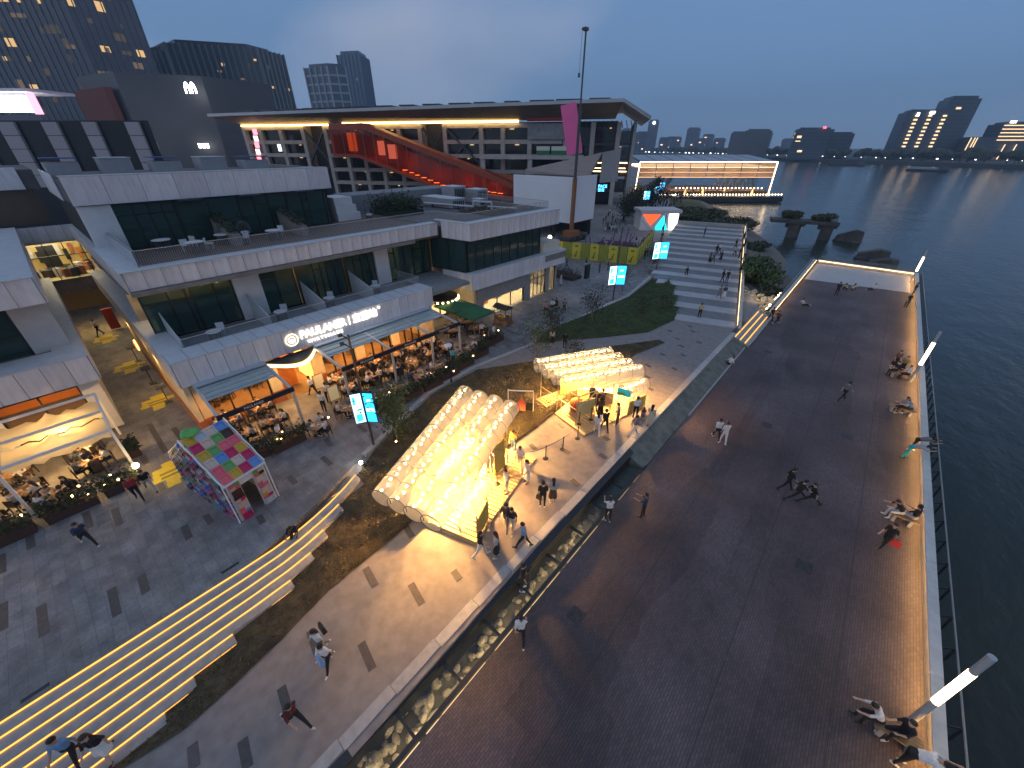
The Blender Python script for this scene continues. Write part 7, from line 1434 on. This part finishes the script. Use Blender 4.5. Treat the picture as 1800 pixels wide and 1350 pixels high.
def body_mesh(name, segs, vox=.017):
    mb = MB()
    for p, q, r0, r1, k in segs:
        mb.tube(p, q, r0, r1, 10); mb.ball(p, r0*.995, 10, 8); mb.ball(q, r1*.995, 10, 8)
    me = mb.mesh(name+'_src'); o = bpy.data.objects.new('tmp', me); C.objects.link(o); md = o.modifiers.new('r', 'REMESH'); md.mode = 'VOXEL'; md.voxel_size = vox; sm_ = o.modifiers.new('s', 'SMOOTH'); sm_.factor = .5; sm_.iterations = 2
    dm = o.modifiers.new('d', 'DECIMATE'); dm.ratio = .5
    bpy.context.view_layer.update(); dg = bpy.context.evaluated_depsgraph_get(); out = bpy.data.meshes.new_from_object(o.evaluated_get(dg)); out.name = name; bpy.data.objects.remove(o)
    n = len(out.polygons); c_ = np.empty(n*3, dtype=np.float32); out.polygons.foreach_get('center', c_); c_ = c_.reshape(-1, 3); best = np.full(n, 9.0); idx = np.zeros(n, dtype=np.int32)
    for p, q, r0, r1, k in segs:
        p_ = np.array(p); d = np.array(q)-p_; l2 = max(1e-9, float(d@d)); t = np.clip(((c_-p_)@d)/l2, 0, 1); dist = np.linalg.norm(c_-(p_+t[:, None]*d), axis=1)-(r0+(r1-r0)*t); m = dist < best; best[m] = dist[m]; idx[m] = k
    out.materials.clear()
    for m in DEFM: out.materials.append(m)
    out.polygons.foreach_set('material_index', idx); out.polygons.foreach_set('use_smooth', [True]*n); out.update(); return out
POSES = {
    'stand': fk(.02, ((.05, .05), (-.04, .02))), 'standf': fk(.02, ((.05, .05), (-.04, .02)), skirt=1.0, hair='long'), 'dress': fk(.02, ((.1, .1), (-.05, .03)), skirt=1.25, hair='long', dress=True, arms=((.2, .15, .9), (.1, .12, .3))),
    'photo': fk(-.02, ((.06, .04), (-.08, .02)), ((.85, .12, .85), (.85, .12, .85)), head=.4), 'phone': fk(.05, ((.06, .06), (-.05, .03)), ((.5, .15, 1.5), (.1, .12, .3)), head=1),
    'walk': fk(.06, ((.48, .12), (-.35, .22)), ((-.4, .12, .35), (.45, .12, .45))), 'walkf': fk(.05, ((.38, .1), (-.28, .2)), ((-.3, .12, .4), (.35, .12, .5)), skirt=.8, hair='long'), 'walkl': fk(.05, ((.40, .1), (-.30, .2)), ((-.3, .12, .4), (.35, .12, .5)), hair='long'),
    'stride': fk(.16, ((.85, .1), (-.62, .28)), ((-.6, .15, .5), (.7, .15, .6))), 'sit': fk(.08, ((1.5, 1.5), (1.45, 1.35)), ((.7, .15, 1.0), (.6, .15, 1.1)), pz=.55), 'sitf': fk(.12, ((1.5, 1.4), (1.5, 1.5)), ((.8, .15, .9), (.4, .15, 1.3)), pz=.55, hair='long'),
    'sitlean': fk(.5, ((1.45, 1.5), (1.5, 1.3)), ((1.1, .15, .6), (1.0, .15, .7)), pz=.55, head=.6), 'ground': fk(-.25, ((1.45, .1), (1.75, .9)), ((-.5, .2, .1), (.8, .2, .6)), pz=.13), 'ground2': fk(.35, ((2.0, 1.9), (2.1, 2.0)), ((1.2, .2, .5), (1.1, .2, .6)), pz=.12, hair='long'),
    'lean': fk(1.05, ((.1, .1), (-.15, .02)), ((1.15, .2, .9), (1.2, .2, .9)), head=.5), 'bend': fk(.75, ((.9, .6), (.35, .5)), ((1.1, .3, .4), (.7, .3, .4)), pz=None), 'carry': fk(.04, ((.25, .12), (-.2, .15)), ((.1, .2, .2), (.9, .15, 1.2)), hair='bun')}
PM = {}
for k_, s_ in POSES.items(): PM[k_] = body_mesh('person_'+k_, s_)
CL = {'k': (.014, .014, .016), 'w': (.66, .65, .64), 'g': (.16, .165, .17), 'lg': (.36, .36, .37), 'n': (.03, .045, .09), 'b': (.16, .30, .48), 'r': (.30, .03, .03), 'dr': (.10, .02, .022), 'o': (.55, .22, .06), 'sal': (.50, .24, .17), 't': (.10, .42, .48), 'c': (.55, .47, .36), 'kh': (.30, .23, .13), 'd': (.06, .10, .18), 'br': (.09, .06, .045), 'ol': (.20, .17, .07), 'pk': (.55, .28, .32), 'tq': (.02, .38, .42), 'y': (.48, .36, .12)}
for k_, c_ in CL.items(): M('cloth '+k_, c_, .85, var=.12, scale=7)
HAIR = [DEFM[4], M('hair brown', (.035, .02, .014), .6)]; SHOE = [DEFM[3], M('shoe white', (.6, .6, .58), .6)]; SKIN = [skin_m, M('skin light', (.52, .34, .25), .6)]
rp = random.Random(99)
def person(pose, x, y, z, deg, top, bot, label, group=None, sc=1.0, shoe=None):
    o = bpy.data.objects.new('person', PM[pose]); C.objects.link(o); o.location = (x, y, z); o.rotation_euler = (0, 0, math.radians(deg)); s = sc*rp.uniform(.97, 1.03); o.scale = (s, s, s)
    for i, m in enumerate((rp.choice(SKIN), MATS['cloth '+top], MATS['cloth '+bot], SHOE[shoe] if shoe is not None else rp.choice(SHOE), rp.choice(HAIR))): o.material_slots[i].link = 'OBJECT'; o.material_slots[i].material = m
    return tag(o, label, 'person', group)
GD, GP, GZ, GT = 'people on the wharf', 'people on the riverside path', 'people on the plaza', 'people on the terraces'
for (pose, p, deg, a, b, lab) in [
    ('photo', (-4.10,15.21), 190, 'n', 'k', 'person in dark blue shirt and black trousers photographing on the wharf'),
    ('photo', (-5.36,13.77), 131, 'w', 'k', 'person in white top and wide black trousers photographing at the wharf edge'),
    ('walk', (-3.22,24.42), 120, 'w', 'k', 'man in white shirt and black trousers walking beside a woman all in white'),
    ('carry', (-2.76,24.34), 130, 'w', 'w', 'woman all in white walking beside a man in black trousers'),
    ('walk', (1.20,22.27), 20, 'k', 'k', 'leftmost of three people in black walking together on the wharf'),
    ('stride', (1.77,21.76), 30, 'k', 'k', 'middle of three people in black walking together on the wharf'),
    ('stride', (2.41,21.94), 200, 'k', 'k', 'rightmost of three people in black walking together on the wharf'),
    ('walk', (2.59,35.75), 45, 'g', 'k', 'lone man in grey shirt walking in the middle of the wharf'),
    ('walk', (-5.29,49.89), 310, 'k', 'k', 'left one of two dark figures at the foot of the wharf steps'),
    ('stride', (-4.56,49.65), 240, 'br', 'k', 'right one of two dark figures at the foot of the wharf steps'),
    ('ground', (-3.40,58.57), 30, 'w', 'k', 'person in white shirt sitting on the wharf floor near the inland parapet'),
    ('stand', (-0.81,65.98), 100, 'k', 'k', 'dark figure standing at the edge of the pale end slab'),
    ('ground2', (0.01,69.87), 200, 'c', 'k', 'crouching person in beige left of another sitting on the end slab'),
    ('ground2', (0.57,70.03), 60, 'c', 'br', 'second crouching person in beige on the end slab'),
    ('ground', (2.68,71.86), 220, 'w', 'k', 'person with pale top sitting low on the far end slab'),
    ('ground', (-5.69,36.26), 215, 'w', 'k', 'man in white shirt sitting on the wharf edge with legs towards the path'),
    ('walk', (5.55,21.17), 240, 'k', 'k', 'person in black dress carrying a red bag near the parapet'),
    ('lean', (6.34,30.35), 0, 'lg', 'tq', 'person in turquoise shorts leaning over the parapet'),
    ('lean', (6.64,31.54), 0, 'g', 'k', 'person in grey top bending over the parapet beside turquoise shorts'),
    ('walk', (-5.03,6.31), 131, 'w', 'k', 'long haired person in white and black at the trench beam on the wharf'),
    ('stand', (6.14,66.07), 300, 'k', 'k', 'dark figure by the parapet near the far light column'),
    ('stand', (6.77,72.27), 200, 'k', 'k', 'dark figure under the far light column')]:
    person(pose, p[0], p[1], ZD, deg, a, b, lab, GD)
person('lean', 6.35, 11.4, ZD, 5, 'w', 'k', 'man in white shirt leaning far over the parapet in the near corner', GD); person('sitlean', 5.7, 12.1, ZD, 200, 'w', 'k', 'person in white shirt bent over a phone on the near corner bench', GD); person('sit', 6.3, 12.15, ZD, 215, 'k', 'k', 'dark clothed person on the near corner bench beside white shirt', GD)
person('sitlean', 6.1, 23.85, ZD, 200, 'k', 'w', 'person in black top and white trousers lounging on a wharf bench', GD); person('sit', 6.6, 23.8, ZD, 150, 'k', 'lg', 'person half hidden behind another on the bench below the column', GD)
person('sit', 6.1, 36.6, ZD, 215, 'lg', 'k', 'person in light grey top sitting on the middle wharf bench', GD); person('sitlean', 6.5, 36.7, ZD, 190, 'b', 'k', 'person in blue grey leaning forward on the middle wharf bench', GD)
for i, (x, y, d, a) in enumerate(((5.5, 43.4, 220, 'k'), (5.9, 44.2, 250, 'ol'), (6.3, 43.2, 200, 'w'), (5.4, 45.0, 300, 'br'))): person('sit' if i % 2 == 0 else 'standf', x, y, ZD, d, a, 'k', ['dark person seated at the bench by the middle light column', 'person in olive standing behind the bench by the middle light column', 'person in white seated nearest the middle light column', 'long haired person in brown behind the olive dressed one'][i], GD)
bg = M('bag leather', (.02, .018, .016), .5)
def bag(x, y, z, s, col, label, cat='bag', strap=True):
    t = thing('bag', (x, y, z), label, cat); MB().add([(-.5*s, -.2*s, 0), (.5*s, -.2*s, 0), (.5*s, .2*s, 0), (-.5*s, .2*s, 0), (-.42*s, -.1*s, .8*s), (.42*s, -.1*s, .8*s), (.42*s, .1*s, .8*s), (-.42*s, .1*s, .8*s)], [(3, 2, 1, 0), (4, 5, 6, 7), (0, 1, 5, 4), (1, 2, 6, 5), (2, 3, 7, 6), (3, 0, 4, 7)]).build('bag_body', col, t, local=True)
    if strap: MB().line([(-.3*s, 0, .8*s), (-.2*s, 0, 1.2*s), (.2*s, 0, 1.2*s), (.3*s, 0, .8*s)], .02*s+.004, 5).build('handle', col, t, local=True)
x, y = 5.64,21.20; bag(x+.25, y-.1, ZD+.45, .4, M('red bag', (.55, .03, .03), .6), 'bright red bag carried by the person in black near the parapet')
PT = [
    ('walkl', (-8.54,7.63,-0.17), 45, 'k', 'w', 'woman in black top and white trousers in front of the larger kiosk'),
    ('standf', (-7.95,8.07,-0.14), 215, 'lg', 'k', 'woman in grey jacket and dark skirt in front of the larger kiosk'),
    ('walk', (-8.61,9.48,-0.04), 300, 'br', 'g', 'left one of a close couple beside the larger kiosk deck'),
    ('walkl', (-8.24,9.48,-0.04), 290, 'k', 'c', 'right one of a close couple beside the larger kiosk deck'),
    ('walk', (-7.31,9.22,-0.06), 215, 'b', 'k', 'man in light blue shirt walking near the path kerb'),
    ('stand', (-8.10,11.71,0.00), 131, 'k', 'k', 'man in black with shoulder bag seen from behind on the path'),
    ('standf', (-7.84,12.24,0.00), 131, 'lg', 'br', 'woman in long dark skirt beside the man in black'),
    ('dress', (-9.78,12.50,0.00), 260, 'w', 'w', 'woman in white dress at the rope end by the larger kiosk'),
    ('walk', (-10.76,13.08,0.00), 300, 'w', 'c', 'man in white shirt and pale shorts beside the larger kiosk'),
    ('phone', (-12.04,14.01,0.00), 290, 'o', 'd', 'kiosk worker in orange apron and jeans behind the larger kiosk'),
    ('stand', (-10.08,11.13,0.00), 250, 'w', 'w', 'kiosk worker in white standing on the larger kiosk deck'),
    ('stand', (-11.71,11.40,0.00), 200, 'w', 'c', 'kiosk worker in white deep inside the larger kiosk, left'), ('stand', (-11.65,11.81,0.00), 120, 'w', 'w', 'kiosk worker in white deep inside the larger kiosk, right'),
    ('walkl', (-9.08,18.79,0.00), 130, 'w', 'w', 'woman in white stepping up to the smaller kiosk'),
    ('walk', (-8.87,19.45,0.00), 140, 'k', 'k', 'person in black stepping up to the smaller kiosk'),
    ('phone', (-8.55,20.54,0.00), 200, 'g', 'br', 'person in grey reading at the sign of the smaller kiosk'),
    ('walk', (-7.19,20.12,0.00), 45, 'g', 'w', 'man in dark shirt and white shorts right of the smaller kiosk'),
    ('stand', (-7.95,21.92,0.00), 120, 'w', 'k', 'person in white shirt under the small arch of the smaller kiosk'),
    ('dress', (-6.85,21.77,0.00), 100, 'c', 'k', 'person in beige top nearest the kerb right of the smaller kiosk'),
    ('stand', (-10.43,20.83,0.00), 131, 'k', 'k', 'dark customer at the counter of the smaller kiosk, left'), ('stand', (-10.20,21.30,0.00), 140, 'br', 'k', 'dark customer at the counter of the smaller kiosk, middle'), ('standf', (-9.74,20.27,0.00), 131, 'br', 'k', 'long haired customer waiting on the smaller kiosk deck'), ('phone', (-11.12,21.45,0.00), 311, 'k', 'k', 'vendor behind the counter of the smaller kiosk'),
    ('walk', (-9.77,0.91,-0.65), 300, 'w', 'k', 'man in white shirt with black backpack and blue bag on the path'),
    ('walkl', (-10.42,0.98,-0.64), 280, 'w', 'g', 'person in white walking just behind the backpack man'),
    ('stride', (-9.04,-0.67,-0.76), 15, 'dr', 'k', 'person in dark red shirt striding across the near path'),
    ('stand', (-6.09,7.67,-0.17), 41, 'k', 'k', 'man in black standing with tripod on the trench glass')]
for (pose, p, deg, a, b, lab) in PT: person(pose, p[0], p[1], p[2]+(.1 if 'deck' in lab or 'deep' in lab or 'counter' in lab or 'under the small' in lab else 0), deg, a, b, lab, GP)
x, y, z = -7.51,22.21,0.00; person('standf', x, y, z, 120, 'r', 'g', 'small child between the beige dressed person and the kiosk arch', GP, .6)
x, y, z = -10.21,1.06,-0.64; bag(x-.35, y+.2, z+1.0, .42, bg, 'black backpack on the back of the man in white shirt', 'backpack', False); bag(x+.3, y-.35, z+.45, .42, M('blue carrier', (.25, .45, .8), .6), 'pale blue carrier bag held by the backpack man')
x, y, z = -8.26,11.62,0.00; bag(x, y, z+.5, .34, bg, 'black shoulder bag of the man in black on the path')
x, y = -6.54,7.99; t = thing('tripod', (x+.35, y+.3, ZD), 'black camera tripod beside the man on the trench glass', 'tripod')
for k in range(3): w = k*2.09; MB().tube((.3*math.cos(w), .3*math.sin(w), .02), (0, 0, 1.2), .012, n=5).build('leg', black_m, t, local=True)
MB().obox((0, 0, 1.3), (.12, .14, .1)).build('camera_head', black_m, t, local=True)
GZL = [
    ('stride', (-22.67,-4.02), 15, 'n', 'k', 'person in dark blue jacket striding across the near plaza'),
    ('walk', (-24.41,-1.86), 0, 'r', 'k', 'person in red shirt and black trousers left of the tray house'),
    ('stride', (-24.76,-1.31), 5, 'k', 'lg', 'person in black top and pale trousers behind the red shirt'),
    ('walkf', (-23.46,5.01), 40, 'w', 'kh', 'woman in white blouse and khaki skirt near the short awning'),
    ('walk', (-22.02,14.42), 30, 'sal', 'g', 'man in salmon shirt walking along the lawn edge'),
    ('stand', (-23.03,18.95), 131, 't', 'n', 'person in light turquoise shirt beside the slim lamp post'),
    ('walk', (-22.97,21.40), 311, 'w', 'c', 'man all in cream white walking towards the slim lamp post'),
    ('walk', (-23.88,24.88), 200, 'w', 'kh', 'person in white shirt beside the planters near the flower cart'),
    ('walk', (-27.36,8.93), 200, 'w', 'k', 'waiter in white shirt striding out of the entrance'),
    ('stand', (-24.70,8.42), 131, 'w', 'k', 'waiter in white shirt standing in front of the entrance tables'),
    ('stand', (-25.62,9.23), 150, 'w', 'k', 'waiter in white shirt just behind the front waiter'),
    ('walk', (-54.00,0.28), 300, 'w', 'k', 'waiter in white shirt walking in the lit alley'),
    ('stand', (-22.86,35.09), 311, 'g', 'k', 'person in dark clothes standing in front of the lit shop'),
    ('dress', (-29.17,43.45), 60, 'w', 'w', 'woman in white dress by the tall lit shop window'),
    ('standf', (-19.04,27.59), 130, 'c', 'k', 'couple member in beige on the branch path behind the kiosk'), ('stand', (-17.74,27.76), 130, 'k', 'k', 'dark figure on the branch path behind the kiosk'),
    ('stand', (-24.37,24.29), 311, 'k', 'k', 'waiter in black under the dark planters by the parasols'), ('stand', (-25.11,24.50), 311, 'w', 'k', 'waiter in white by the green parasols')]
for (pose, p, deg, a, b, lab) in GZL: person(pose, p[0], p[1], 0, deg, a, b, lab, GZ)
for i, (x, y, d, a) in enumerate(((-24.6, 34.0, 311, 'pk'), (-24.5, 35.2, 290, 'w'), (-24.4, 35.9, 250, 'k'))): person('sit', x, y, 0, d, a, 'k', ['person in pink on the left end of the plaza bench', 'person in white in the middle of the plaza bench', 'person in black on the right end of the plaza bench'][i], GZ)
# on the lit steps
person('walk', -13.4, -5.6, -.82, 330, 'b', 'k', 'man in pale blue shirt coming down the lit steps', GZ); person('walkf', -12.85, -5.0, -.945, 330, 'k', 'w', 'woman in dark top and white skirt coming down the lit steps', GZ)
person('sitlean', -16.3, 2.6, -.52, 330, 'k', 'k', 'person in black sitting on the lit steps with bent back', GZ)
# terraces
TT = [(1228, 560, 'y', 'k'), (1262, 527, 'g', 'g'), (1270, 527, 'n', 'w'), (1268, 498, 'k', 'k'), (1276, 498, 'k', 'k'), (1205, 487, 'k', 'k'), (1246, 464, 'g', 'k'), (1252, 463, 'g', 'n'), (1258, 448, 'k', 'k'), (1263, 446, 'w', 'k'), (1265, 461, 'n', 'k'), (1292, 437, 'k', 'k'), (1298, 455, 'k', 'k'), (1307, 461, 'br', 'br'), (1309, 437, 'br', 'k'), (1308, 424, 'k', 'k'), (1237, 416, 'k', 'k'), (1290, 452, 'lg', 'k')]
MAC = [(-11.04,43.58),(-11.25,50.70),(-10.83,51.06),(-12.84,57.24),(-12.39,57.64),(-17.75,57.78),(-16.99,64.85),(-16.71,65.53),(-17.84,70.65),(-17.74,71.78),(-16.08,66.99),(-16.68,77.05),(-14.42,70.71),(-13.29,68.88),(-15.58,78.00),(-17.11,83.41),(-23.73,82.48),(-15.28,71.43)]
ZT = [0.05, .25, .25, .5, .5, .05, .8, .8, .95, .95, .8, 1.05, .9, .85, 1.1, 1.25, 1.4, .9]; LT = ['man in mustard shirt alone on the lowest terrace', 'left one of a pair low on the terraces', 'person with white shorts low on the terraces', 'left one of two dark figures in the middle of the terraces', 'right one of two dark figures in the middle of the terraces', 'dark figure where the rounded lawn meets the terraces', 'left one of a pair halfway up the terraces', 'right one of a pair halfway up the terraces', 'dark figure standing above the pair on the terraces', 'figure in white high on the terraces', 'figure in navy right of the halfway pair on the terraces', 'dark figure nearer the top right rail of the terraces', 'dark figure beside the terrace rail in mid flight', 'brown clad figure leaning on the terrace rail', 'brown clad figure higher up the terrace rail', 'dark figure at the top end of the terrace rail', 'dark figure at the very top of the terraces', 'grey figure beside the dark one near the terrace rail']
for i, (x, y) in enumerate(MAC): person(['stand', 'walk', 'standf', 'walkl'][i % 4], x, y, ZT[i], rp.choice([131, 311, 40, 220]), TT[i][2], TT[i][3], LT[i], GT)
# distant crowd on the promenade
cg = ['k', 'k', 'w', 'g', 'n', 'lg', 'br']
names = {'k': 'black', 'w': 'white', 'g': 'dark grey', 'n': 'navy', 'lg': 'pale grey', 'br': 'brown'}
def crowd(n, xa, xb, ya, yb, where, seed):
    rnd = random.Random(seed)
    for i in range(n):
        t = rnd.random(); y = ya+(yb-ya)*t; x0 = xa[0]+(xa[1]-xa[0])*t; x1 = xb[0]+(xb[1]-xb[0])*t; a = rnd.choice(cg); person(rnd.choice(['stand', 'walk', 'standf', 'walkl', 'phone']), rnd.uniform(x0, x1), y, 0, rnd.uniform(0, 360), a, rnd.choice(['k', 'k', 'g', 'd', 'w']), 'tiny distant pedestrian in %s %s' % (names[a], where), 'crowd '+where)
crowd(30, (-44, -60), (-39, -46), 80, 110, 'between the hoarding and the white kiosk', 5); crowd(16, (-32, -35), (-26, -31), 62, 88, 'along the left side of the terraces', 7); crowd(8, (-40, -36), (-24, -24), 49, 55, 'in front of the yellow hoarding', 8)
rnd = random.Random(61); mc = [MATS['cloth '+k] for k in ('k', 'w', 'g', 'n', 'lg')]+[DEFM[4], skin_m]; mb = MB()
for i in range(210):                                             # too far and too many to tell apart
    t = rnd.random()**.7; y = 92+75*t; x = rnd.uniform(-46-34*t, -40-16*t); w = rnd.uniform(0, 6.28); dx, dy = .1*math.cos(w), .1*math.sin(w); k = rnd.choice([0, 0, 0, 1, 2, 3, 4]); st = rnd.uniform(.05, .25)
    mb.mat(rnd.choice([0, 0, 3, 2])); mb.tube((x+dx+st*dy, y+dy, 0), (x+dx*.8, y+dy*.8, .88), .06, .09, 6).tube((x-dx-st*dy, y-dy, 0), (x-dx*.8, y-dy*.8, .88), .06, .09, 6)
    mb.mat(k); mb.tube((x, y, .82), (x, y, 1.42), .15, .17, 8).tube((x+2.0*dx, y+2.0*dy, 1.38), (x+2.3*dx, y+2.3*dy, .85), .05, .04, 5).tube((x-2.0*dx, y-2.0*dy, 1.38), (x-2.3*dx, y-2.3*dy, .85), .05, .04, 5); mb.mat(5); mb.ball((x, y, 1.6), .115, 7, 6, (1, 1, 1.2))
tag(mb.build('distant_crowd', mc), 'dense dark crowd strolling along the promenade beside the market hall', 'crowd', kind='stuff')
# diners
rnd = random.Random(44); DC = ['w', 'k', 'k', 'w', 'lg', 'n', 'c', 'br', 'g']; zn = {'awning': 'under the beer hall awnings', 'open': 'at the tables in front of the awnings', 'green': 'under the green parasols', 'sail': 'on the sail canopy terrace', 'hall': 'inside the beer hall'}
for (x, y, a, zone) in SEATS:
    if rnd.random() < .82:
        c_ = rnd.choice(DC); person(rnd.choice(['sit', 'sitf', 'sitlean', 'sit']), x, y, -.02, math.degrees(a), c_, rnd.choice(['k', 'd', 'k', 'kh']), 'seated diner in %s %s' % ({'w': 'white', 'k': 'black', 'lg': 'pale grey', 'n': 'navy', 'c': 'cream', 'br': 'brown', 'g': 'dark grey'}[c_], zn[zone]), 'diners '+zn[zone])
# evening haze: one even box of air round the whole scene, the sky outside it
hz = MB().box(-1500, 2600, -420, 3400, -4.2, 300).build('haze', M('haze surface', (1, 1, 1)))
hm = bpy.data.materials.new('haze air'); hm.use_nodes = True; n = hm.node_tree.nodes; n.clear(); pvn = n.new('ShaderNodeVolumePrincipled'); pvn.inputs['Color'].default_value = (.62, .80, 1.0, 1); pvn.inputs['Density'].default_value = .00032; pvn.inputs['Anisotropy'].default_value = .2
oo = n.new('ShaderNodeOutputMaterial'); hm.node_tree.links.new(pvn.outputs[0], oo.inputs['Volume']); hz.data.materials.clear(); hz.data.materials.append(hm); tag(hz, 'thin blue evening haze over the river and the city', 'haze', kind='stuff')
# lettering becomes plain mesh
bpy.context.view_layer.update(); dg = bpy.context.evaluated_depsgraph_get()
for o in FONTS:
    nm = o.name; me = bpy.data.meshes.new_from_object(o.evaluated_get(dg)); n = bpy.data.objects.new('lettering', me); C.objects.link(n)
    n.parent = o.parent; n.location = o.location; n.rotation_euler = o.rotation_euler; n.scale = o.scale
    bpy.data.objects.remove(o)
